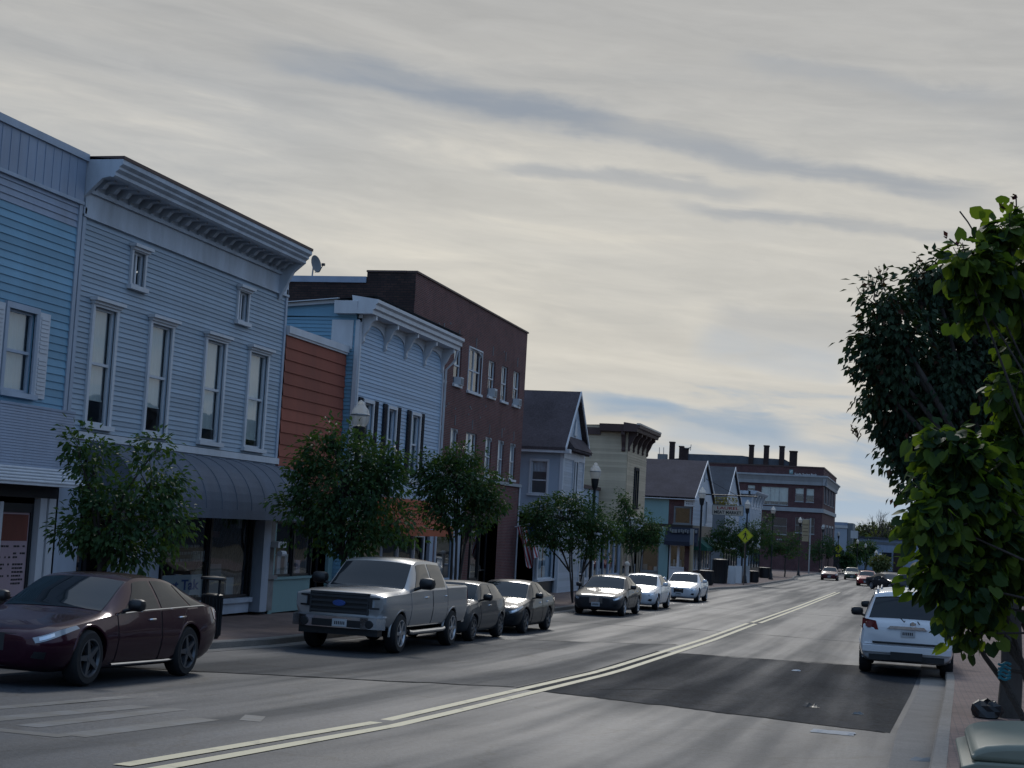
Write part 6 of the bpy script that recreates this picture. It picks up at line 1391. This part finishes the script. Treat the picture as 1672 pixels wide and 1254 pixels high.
# far low woods closing the view
mb=MB(); rn=random.Random(77)
for k in range(9000):
    x=rn.uniform(-160,240); y=rn.uniform(455,520); h=3.2+2.0*math.sin(x*.05)+1.2*math.sin(x*.17+1)+rn.gauss(0,.7); z=rn.uniform(-9,h)
    d=rv(rn)*1.6; e=rv(rn)*1.3; P=Vector((x,y,z)); mb.add([P-d,P+e,P+d],[(0,1,2)])
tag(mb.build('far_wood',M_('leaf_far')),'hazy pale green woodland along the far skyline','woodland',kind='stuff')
# right side: dark tree over the pavement, and the round leaved tree close by
bA=Vector((1.42,24.2,SW(24.2))); dA=24.
def blA(l): return [(px(x,y,d),(rx*d/FPX,(rx+ry)/2*d/FPX*.9,ry*d/FPX)) for x,y,rx,ry,d in l]
tree('pavement_tree','tall dark maple like tree with thick trunk over the white vehicle at right',bA,blA([(1560,620,120,110,24),(1460,560,62,70,23.5),(1440,500,32,42,23.3),(1425,565,34,40,23.6),(1500,480,30,42,23.8),(1560,500,70,60,24.5),(1640,560,80,110,24.6),(1580,740,105,80,24.3),(1480,680,55,55,23.8),(1445,640,32,45,23.5),(1470,740,28,38,23.6),(1640,760,70,90,24.5),(1500,770,40,45,23.7),(1700,650,90,140,25),(1420,610,22,24,23.5),(1560,455,45,45,24),(1610,500,60,55,24.3),(1660,450,50,60,24.5),(1525,455,28,30,23.8),(1640,650,70,80,24.5),(1600,580,70,60,24.2)]),
     30000,.135,'leaf_dark',.17,2.5,1,21,12,.26,extra=('leaf_red',.05),hollow=.2,droop=.5,limbs=.8)
m=MB(); rn=random.Random(9); T=[o for o in COL.objects if o.name.startswith('pavement_tree')][0]
for (x,y,h) in ((1425,455,28),(1440,450,25),(1410,470,22),(1505,440,34),(1500,450,20),(1395,600,14),(1400,690,14)):
    a=px(x,y+25,23.6)
    m=MB()
    for k in range(6):
        e=a+Vector((rn.uniform(-.12,.12),rn.uniform(-.1,.1),h*23.6/FPX*rn.uniform(.9,1.7))); m.tube([a,(a+e)/2+rv(rn)*.04,e],[.006,.005,.003],4,cap=False)
        for q in range(6): pp=a+(e-a)*rn.uniform(.4,1.); leaf(m,pp,rv(rn),rv(rn),.05,.012)
    m.build('seed_spray',M_('leaf_red'),T)
dB=8.; bB=Vector((1.32,8.2,SW(8.2)))
def blB(l): return [(px(x,y,d),(rx*d/FPX,(rx+ry)/2*d/FPX*.8,ry*d/FPX)) for x,y,rx,ry,d in l]
T=tree('round_leaved_tree','young tree with big round lime green leaves hanging in from the right',bB,blB([(1570,790,65,70,7.9),(1530,850,42,48,7.7),(1600,890,75,85,8.),(1560,950,50,55,7.8),(1635,925,48,50,8.2),(1598,985,34,40,8.),(1545,730,40,32,7.8),(1600,440,40,40,8.),(1650,470,50,56,8.2),(1640,380,28,30,8.1),(1575,430,20,22,7.9),(1660,640,24,40,8.3),(1668,570,24,40,8.4),(1680,760,50,70,8.4),(1650,720,26,30,8.3),(1655,860,50,70,8.3),(1600,490,26,26,8.),(1643,640,14,22,8.1),(1700,470,50,80,8.6),(1585,1035,16,22,7.9)]),
     8500,.07,'leaf_round',.05,1.3,3,22,5,.09,rnd=True,extra=('leaf_deep',.3),hollow=.1,droop=.5,limbs=.45)
for pts in ([(1672,1175),(1640,1115),(1608,1072),(1590,1040)],[(1685,1150),(1668,1080),(1648,1020),(1640,990)],[(1668,1080),(1650,1052),(1635,1035)],[(1668,1085),(1650,1062),(1636,1052)],[(1690,1060),(1672,1020),(1678,980)],[(1600,395),(1580,362),(1567,345)],[(1660,395),(1660,352),(1659,318)],[(1565,402),(1550,390)],[(1700,1120),(1670,1098),(1648,1094)]):
    q=[px(x,y,8.1) for x,y in pts]; m=MB(); m.tube(q,[.018*(1-.5*i/len(q)) if pts[0][1]>900 else .004 for i in range(len(q))],6); m.build('branch',M_('bark'),T)
m=MB()
for x,y in ((1659,318),(1655,335),(1660,325),(1547,387),(1552,392),(1568,395),(1632,338)): 
    for k in range(2): leaf(m,px(x,y,8.1),rv(rn),rv(rn),.04,.012)
m.build('bud',M_('leaf_tip'),T)
m=MB(); 
for k in range(5):
    yy=1084+k*6; q=[px(1630+i*4,yy+2.0*math.sin(i*1.4+k),8.05) for i in range(6)]; m.tube(q,.008,6)
tag(m.build('teal_tie',plain('teal_cloth',(.02,.17,.22),.7)),'teal wavy tie wrapped at a branch fork before the dark trunk','tree tie')
# root mulch beside the trunk
m=MB(); rn=random.Random(3); c0=bA+Vector((-.34,-.5,.13)); n=12; vs=[]
for a in range(7):
    for k in range(n):
        th=math.pi*a/6; ph=2*math.pi*k/n; q=rn.uniform(.72,1.2); vs.append(c0+Vector((.22*math.sin(th)*math.cos(ph)*q,.22*math.sin(th)*math.sin(ph)*q,.15*math.cos(th)*q)))
m.add(vs,[(a*n+k,a*n+(k+1)%n,(a+1)*n+(k+1)%n,(a+1)*n+k) for a in range(6) for k in range(n)])
tag(m.build('litter_bag',M_('dark_trim')),'crumpled dark litter bag against the thick trunk base','litter bag')
# ---------------------------------------------------------------- lamps
glob=None
def globe_mat():
    m=bpy.data.materials.new('lamp_globe'); m.use_nodes=True; t=m.node_tree; t.nodes.clear(); o=N(t,'ShaderNodeOutputMaterial')
    tp=N(t,'ShaderNodeBsdfTransparent'); d=N(t,'ShaderNodeBsdfPrincipled',i_Roughness=.25); d.inputs['Base Color'].default_value=(.62,.64,.64,1); tl=N(t,'ShaderNodeBsdfTranslucent'); tl.inputs[0].default_value=(.8,.8,.76,1)
    g=N(t,'ShaderNodeMixShader'); g.inputs[0].default_value=.55; L(t,d.outputs[0],g.inputs[1]); L(t,tl.outputs[0],g.inputs[2]); g2=N(t,'ShaderNodeMixShader'); g2.inputs[0].default_value=.4; L(t,g.outputs[0],g2.inputs[1]); L(t,tp.outputs[0],g2.inputs[2]); L(t,g2.outputs[0],o.inputs[0]); MATS['lamp_globe']=m
globe_mat()
def lamp(label,X,Y,ztop):
    g=SW(Y); h=ztop-g; T=thing('street_lamp',label,'street lamp',(X,Y,g),'globe lamps along the left pavement')
    m=MB(); m.lathe((X,Y,g),[(.22,0),(.22,.12),(.17,.16),(.15,.55),(.10,.62),(.085,.9),(.065,1.0),(.06,h-1.5),(.075,h-1.45),(.06,h-1.4),(.06,h-1.15),(.12,h-1.05),(.15,h-.86),(.17,h-.70),(.15,h-.68)],14)
    m.build('post',M_('dark_post'),T,smooth=35)
    m=MB(); m.lathe((X,Y,g),[(.15,h-.68),(.20,h-.60),(.235,h-.48),(.24,h-.40)],18); gl=m.build('globe',M_('lamp_globe'),T,smooth=50)
    m=MB(); m.lathe((X,Y,g),[(.24,h-.40),(.25,h-.39),(.25,h-.37),(.235,h-.36)],18); m.build('band',M_('galvanised'),gl,smooth=30)
    m=MB(); m.lathe((X,Y,g),[(.235,h-.36),(.20,h-.24),(.12,h-.15),(.085,h-.12),(.095,h-.10),(.09,h-.07),(.05,h-.03),(0,h)],18); m.build('cap',M_('lamp_globe'),gl,smooth=50)
for i,(x,y,X,lb) in enumerate(((590,653,-13.75,'large globe street lamp in front of the pale blue shop shutters'),(973,755,-13.,'globe street lamp before the gap beside the tan building'),(1147,795,-12.6,'globe street lamp overlapping the white gable at the market sign bracket'),(1221,816,-13.,'globe street lamp at right end of the market sign'),(1263,826.5,-13.,'globe street lamp over the olive tree before bank wall'),(1307,844,-13.,'globe street lamp just left of the tan banner'),(1344,856.5,-13.,'globe street lamp before the right corner of the bank'))):
    p=onX(x,y,X); lamp(lb,X,p.y,p.z)
for i,(x,y,Y,lb) in enumerate(((1369.5,868,255.,'faint far globe lamp before the white warehouse'),(1400.5,880,240.,'far globe lamp under the billboard right edge'),(1413.5,887,262.,'far globe lamp between two dark trees at street end'),(1431,898,215.,'left globe lamp of the far pair before the depot'),(1437.5,902,228.,'right globe lamp of the far pair before the depot'))):
    p=onY(x,y,Y); lamp(lb,p.x,Y,p.z)
# ---------------------------------------------------------------- signs and street furniture
def crossing_sign(label,cx,cy,X,k,twin=False):
    p=onX(cx,cy,X); Y=p.y; T=thing('crossing_sign',label,'sign',(X,Y,SW(Y))); S=FYm(Y); h=k/2
    m=MB(); m.tube([(X,Y+.05,SW(Y)-.1),(X,Y+.05,p.z+h*.9)],.04,8); m.build('post',M_('wood_pole'),T)
    m=MB(); m.prism([S.p(X,p.z-h),S.p(X+h,p.z),S.p(X,p.z+h),S.p(X-h,p.z)],(0,-.01,0)); b=m.build('sign_plate',M_('sign_yellow'),T)
    m=MB(); h2=h*.93; h1=h*.89; O=[(0,-1),(1,0),(0,1),(-1,0)]
    for i in range(4):
        a,c=O[i],O[(i+1)%4]; m.prism([S.p(X+a[0]*h2,p.z+a[1]*h2,.012),S.p(X+c[0]*h2,p.z+c[1]*h2,.012),S.p(X+c[0]*h1,p.z+c[1]*h1,.012),S.p(X+a[0]*h1,p.z+a[1]*h1,.012)],(0,-.003,0))
    m.build('border',M_('ink_black'),b)
    f=MB(); q=lambda pts,: f.prism([S.p(X+x*h,p.z+z*h,.012) for x,z in pts],(0,-.004,0))
    f.prism([S.p(X+.02*h+.075*h*math.cos(a),p.z+.47*h+.085*h*math.sin(a),.012) for a in [math.pi*2*i/12 for i in range(12)]],(0,-.004,0))
    q([(-.12,.36),(.10,.36),(.12,.0),(-.10,-.02)]); q([(-.10,.0),(.02,0),(-.05,-.24),(-.22,-.52),(-.33,-.50),(-.16,-.22)]); q([(0,0),(.12,.0),(.16,-.24),(.27,-.50),(.17,-.54),(.06,-.26)])
    q([(-.12,.34),(-.06,.36),(-.2,.14),(-.30,.0),(-.36,.04),(-.26,.18)]); q([(.08,.34),(.12,.30),(.24,.12),(.34,.08),(.33,.02),(.2,.06)])
    f.build('walking_figure',M_('ink_black'),b)
    if twin: m=MB(); m.box((X-h*.5,Y-.02,p.z-h*1.7),(X+h*.5,Y,p.z-h*1.15)); m.build('lower_plate',M_('sign_yellow'),T)
crossing_sign('yellow diamond walking figure sign on a post by market sign',1217,874.5,-12.35,1.2); crossing_sign('far yellow diamond crossing sign with small plate below it',1369,896,-13.,1.7,True)
Y=205.; X=-12.4; T=thing('banner_pole','tall pole with long tan cloth banner in front of the brick bank','banner',(X,Y,SW(Y))); S=FYm(Y); q=lambda x,y:(onY(x,y,Y).x,onY(x,y,Y).z)
xa,xb=q(1310,860)[0],q(1321,860)[0]; zt,zb=q(1316,848)[1],q(1316,884)[1]; xp=q(1322.5,880)[0]
m=MB(); m.tube([(xp,Y,SW(Y)-.1),(xp,Y,zt+.2)],.09,8); m.tube([(xa,Y,zt),(xp,Y,zt)],.04,6); m.build('pole',M_('galvanised'),T)
m=MB(); n=10
for i in range(n): 
    z0=zt+(zb-zt)*i/n; z1=zt+(zb-zt)*(i+1)/n; m.fbox(S,xa,xb,z1,z0,.02+.03*math.sin(i*2),.05+.03*math.sin(i*2))
ban=m.build('banner',M_('tan_cloth'),T)
m=MB(); [m.fbox(S,xa+.08,xb-.1,zt+(zb-zt)*k-.05,zt+(zb-zt)*k+.03,.09,.1) for k in (.25,.4,.56,.72)]; m.build('banner_stripe',M_('wood_pole'),ban)
def bin_(label,X,Y,h=1.1,r=.3,roof=True,name='litter_bin'):
    g=SW(Y); T=thing(name,label,'litter bin',(X,Y,g)); m=MB(); m.lathe((X,Y,g),[(r*.8,0),(r,.06),(r,h*.72),(r*1.06,h*.74),(r*1.06,h*.78),(r*.8,h*.8)],18)
    for k in range(18): a=2*math.pi*k/18; m.tube([(X+r*1.02*math.cos(a),Y+r*1.02*math.sin(a),g+.06),(X+r*1.04*math.cos(a),Y+r*1.04*math.sin(a),g+h*.74)],.012,4)
    m.build('basket',M_('dark_post'),T,smooth=40)
    if roof:
        m=MB(); [m.tube([(X+sx*r*.7,Y,g+h*.75),(X+sx*r*.7,Y,g+h*1.05)],.025,6) for sx in (-1,1)]; m.lathe((X,Y,g),[(r*1.25,h*1.05),(r*1.3,h*1.07),(r*1.2,h*1.1),(0,h*1.12)],18); m.build('roof',M_('dark_post'),T,smooth=30)
pb=onX(346,985,-13.5); bin_('dark litter bin with flat roof behind the maroon sedan tail',-13.5,pb.y,1.1,.2)
pb=onX(1229,930,-12.75); bin_('dark litter bin at the foot of the yellow crossing sign',-12.75,pb.y+1,1.2,.4,False)
for x,lb,h in ((1245,'round black planter drum right of the yellow crossing sign',1.3),(1262,'tall dark utility box on the pavement by the olive tree',2.3),(1301,'dark litter bin with pale lid near the tan banner',1.3)):
    pb=onX(x,938,-14.2); bin_(lb,-14.2,pb.y*.72 if x<1290 else pb.y*.78,h,.55,False,'street_bin')
pm=onX(1318,930,-13.); 
pp=onX(1130,880,-13.6); T=thing('wooden_post','plain weathered wooden post in front of the dark awning','post',(-13.6,pp.y,SW(pp.y))); m=MB(); zt=onX(1130,864,-13.6).z; m.tube([(-13.6,pp.y,SW(pp.y)-.1),(-13.6,pp.y,zt)],[.14,.11],8); m.build('shaft',M_('tan_cloth'),T); m=MB(); m.box((-13.72,pp.y-.12,zt-1.),(-13.5,pp.y+.1,zt+.02)); m.build('cap_box',M_('galvanised'),T)
pp=onX(1024,915,-13.4); T=thing('bollard','short pale bollard post near the small pointed tree','bollard',(-13.4,pp.y,SW(pp.y))); m=MB(); m.lathe((-13.4,pp.y,SW(pp.y)),[(.11,0),(.11,1.5),(.14,1.52),(.14,1.62),(.05,1.72),(0,1.73)],12); m.build('shaft',M_('sign_tan'),T,smooth=40)
for x,lb in ((1195,'left folding pale board outside the market shop'),(1206,'middle pale board outside the market shop'),(1219,'right pale board outside the market shop')):
    Yp=118.+ (x-1195)*.3; p=onY(x,925,Yp); T=thing('sandwich_board',lb,'sandwich board',(p.x,Yp,SW(Yp)),'sandwich boards outside the market shop'); g=SW(Yp); m=MB()
    m.prism([(p.x-.28,Yp-.25,g),(p.x+.28,Yp-.25,g),(p.x+.26,Yp,g+1.35),(p.x-.26,Yp,g+1.35)],(0,.03,0)); m.prism([(p.x-.28,Yp+.28,g),(p.x+.28,Yp+.28,g),(p.x+.26,Yp+.04,g+1.35),(p.x-.26,Yp+.04,g+1.35)],(0,.03,0)); m.build('board',M_('paper_white'),T)
    m=MB(); m.box((p.x-.3,Yp-.3,g),(p.x-.27,Yp+.3,g+.04)); m.build('foot',M_('dark_post'),T)
# mailbox / newspaper stand on the stone pier by the grey shop
T=thing('letter_box','white rounded letter box fixed to the stone pier beside grey shop','letter box',(-16.72,38.8,-.98)); m=MB(); m.box((-16.83,38.6,-.98),(-16.6,39.15,-.82)); m.build('case',M_('paper_white'),T); m=MB(); m.tube([(-16.62,38.78,-1.14),(-16.62,39.1,-1.14)],.08,10); m.build('roll',M_('white_trim'),T)
# beige lidded bin at the right corner
g=SW(6.8); X0=px(1562,1215,6.4).x; X1,Y0,Y1=X0+.95,6.15,7.0; T=thing('utility_bin','dark bin with domed grey beige lid at the bottom right corner','bin',(.8,6.75,g))
zl=px(1565,1180,6.6).z
m=MB(); n=12; prof=[]
for i in range(n+1):
    a=math.pi*i/n; prof.append((X0+.03+(X1-X0-.06)*(1-math.cos(a))/2,zl-.05+ .085*math.sin(a)**.5))
top=[(x,z) for x,z in prof]
m.prism([(x,Y0,z) for x,z in top],(0,Y1-Y0,0)); li=m.build('lid',M_('beige_plastic'),T,smooth=35); bv=li.modifiers.new('round','BEVEL'); bv.width=.03; bv.segments=3; bv.limit_method='ANGLE'
m=MB(); m.prism([(X0,Y0-.02,zl-.085),(X1,Y0-.02,zl-.06),(X1,Y0-.02,zl-.03),(X0+.06,Y0-.02,zl-.05),(X0,Y0-.02,zl-.07)],(0,Y1-Y0+.04,0)); lr=m.build('lid_rim',M_('beige_plastic'),T); bv=lr.modifiers.new('round','BEVEL'); bv.width=.02; bv.segments=2
m=MB(); m.prism([(X0+.02,Y0+.01,g),(X1-.02,Y0+.01,g),(X1-.02,Y0+.01,zl-.052),(X0+.02,Y0+.01,zl-.075)],(0,Y1-Y0-.02,0)); bd=m.build('body',M_('black_plastic'),T); bv=bd.modifiers.new('round','BEVEL'); bv.width=.03; bv.segments=3
# litter on the road
def scrap(label,x,y,mat,w,h,n=7,seed=1,name='litter'):
    rn=random.Random(seed); r=ray(x,y); Y=20.
    for _ in range(40): t=G(Y)/r.z; Y=.5*Y+.5*t*r.y
    P=r*t; m=MB(); vs=[]
    for j in range(4):
        for i in range(n): vs.append((P.x+(i/(n-1)-.5)*w+rn.uniform(-.02,.02),P.y+(j/3-.5)*w*.7+rn.uniform(-.02,.02),G(P.y)+.012+(h*rn.random() if 0<i<n-1 and 0<j<3 else .0)))
    m.add(vs,[(j*n+i,j*n+i+1,(j+1)*n+i+1,(j+1)*n+i) for j in range(3) for i in range(n-1)]); tag(m.build(name,M_(mat)),label,'litter')
scrap('dark crumpled scrap lying on the dark road patch',1325,1155,'dark_trim',.26,.06); scrap('pale paper scrap on the dark patch right of the dark scrap',1400,1167,'cement_grey',.16,.04,5,2); scrap('small white scrap far up the dark road patch',1300,1096,'paper_white',.2,.03,5,3); scrap('pale twig like scrap in the gutter by lidded bin',1508,1243,'cement_grey',.3,.04,5,4); scrap('pale flattened paper patch below the dark road patch',1360,1197,'stone_band',.55,.02,8,5)

# the row of shops that closes the right side of the street beyond the pavement (beside the frame: it shades the street and shows in panes and paintwork)
m=MB(); y=-50.
rn=random.Random(5)
while y<190:
    w=rn.uniform(9,15); h=rn.uniform(6.,8.8); fr=Fr((30.,0,0),(0,1,0),(-1,0,0)); g=SW(y)-.3; hs=[]
    for k in range(int(w/2.4)): hs.append((y+.8+k*2.4,y+2.0+k*2.4,h-2.9,h-1.1))
    wall(m,fr,y,y+w-.05,g,h,hs,.2); m.box((30.3,y,g),(44,y+w-.05,h-.02)); m.fbox(fr,y,y+w-.05,h-.35,h+.1,.0,.35); m.fbox(fr,y+.3,y+w-.3,-.1,.5,.0,.9)
    y+=w
m.build('street_front',M_('roof_grey'))['kind']='structure'
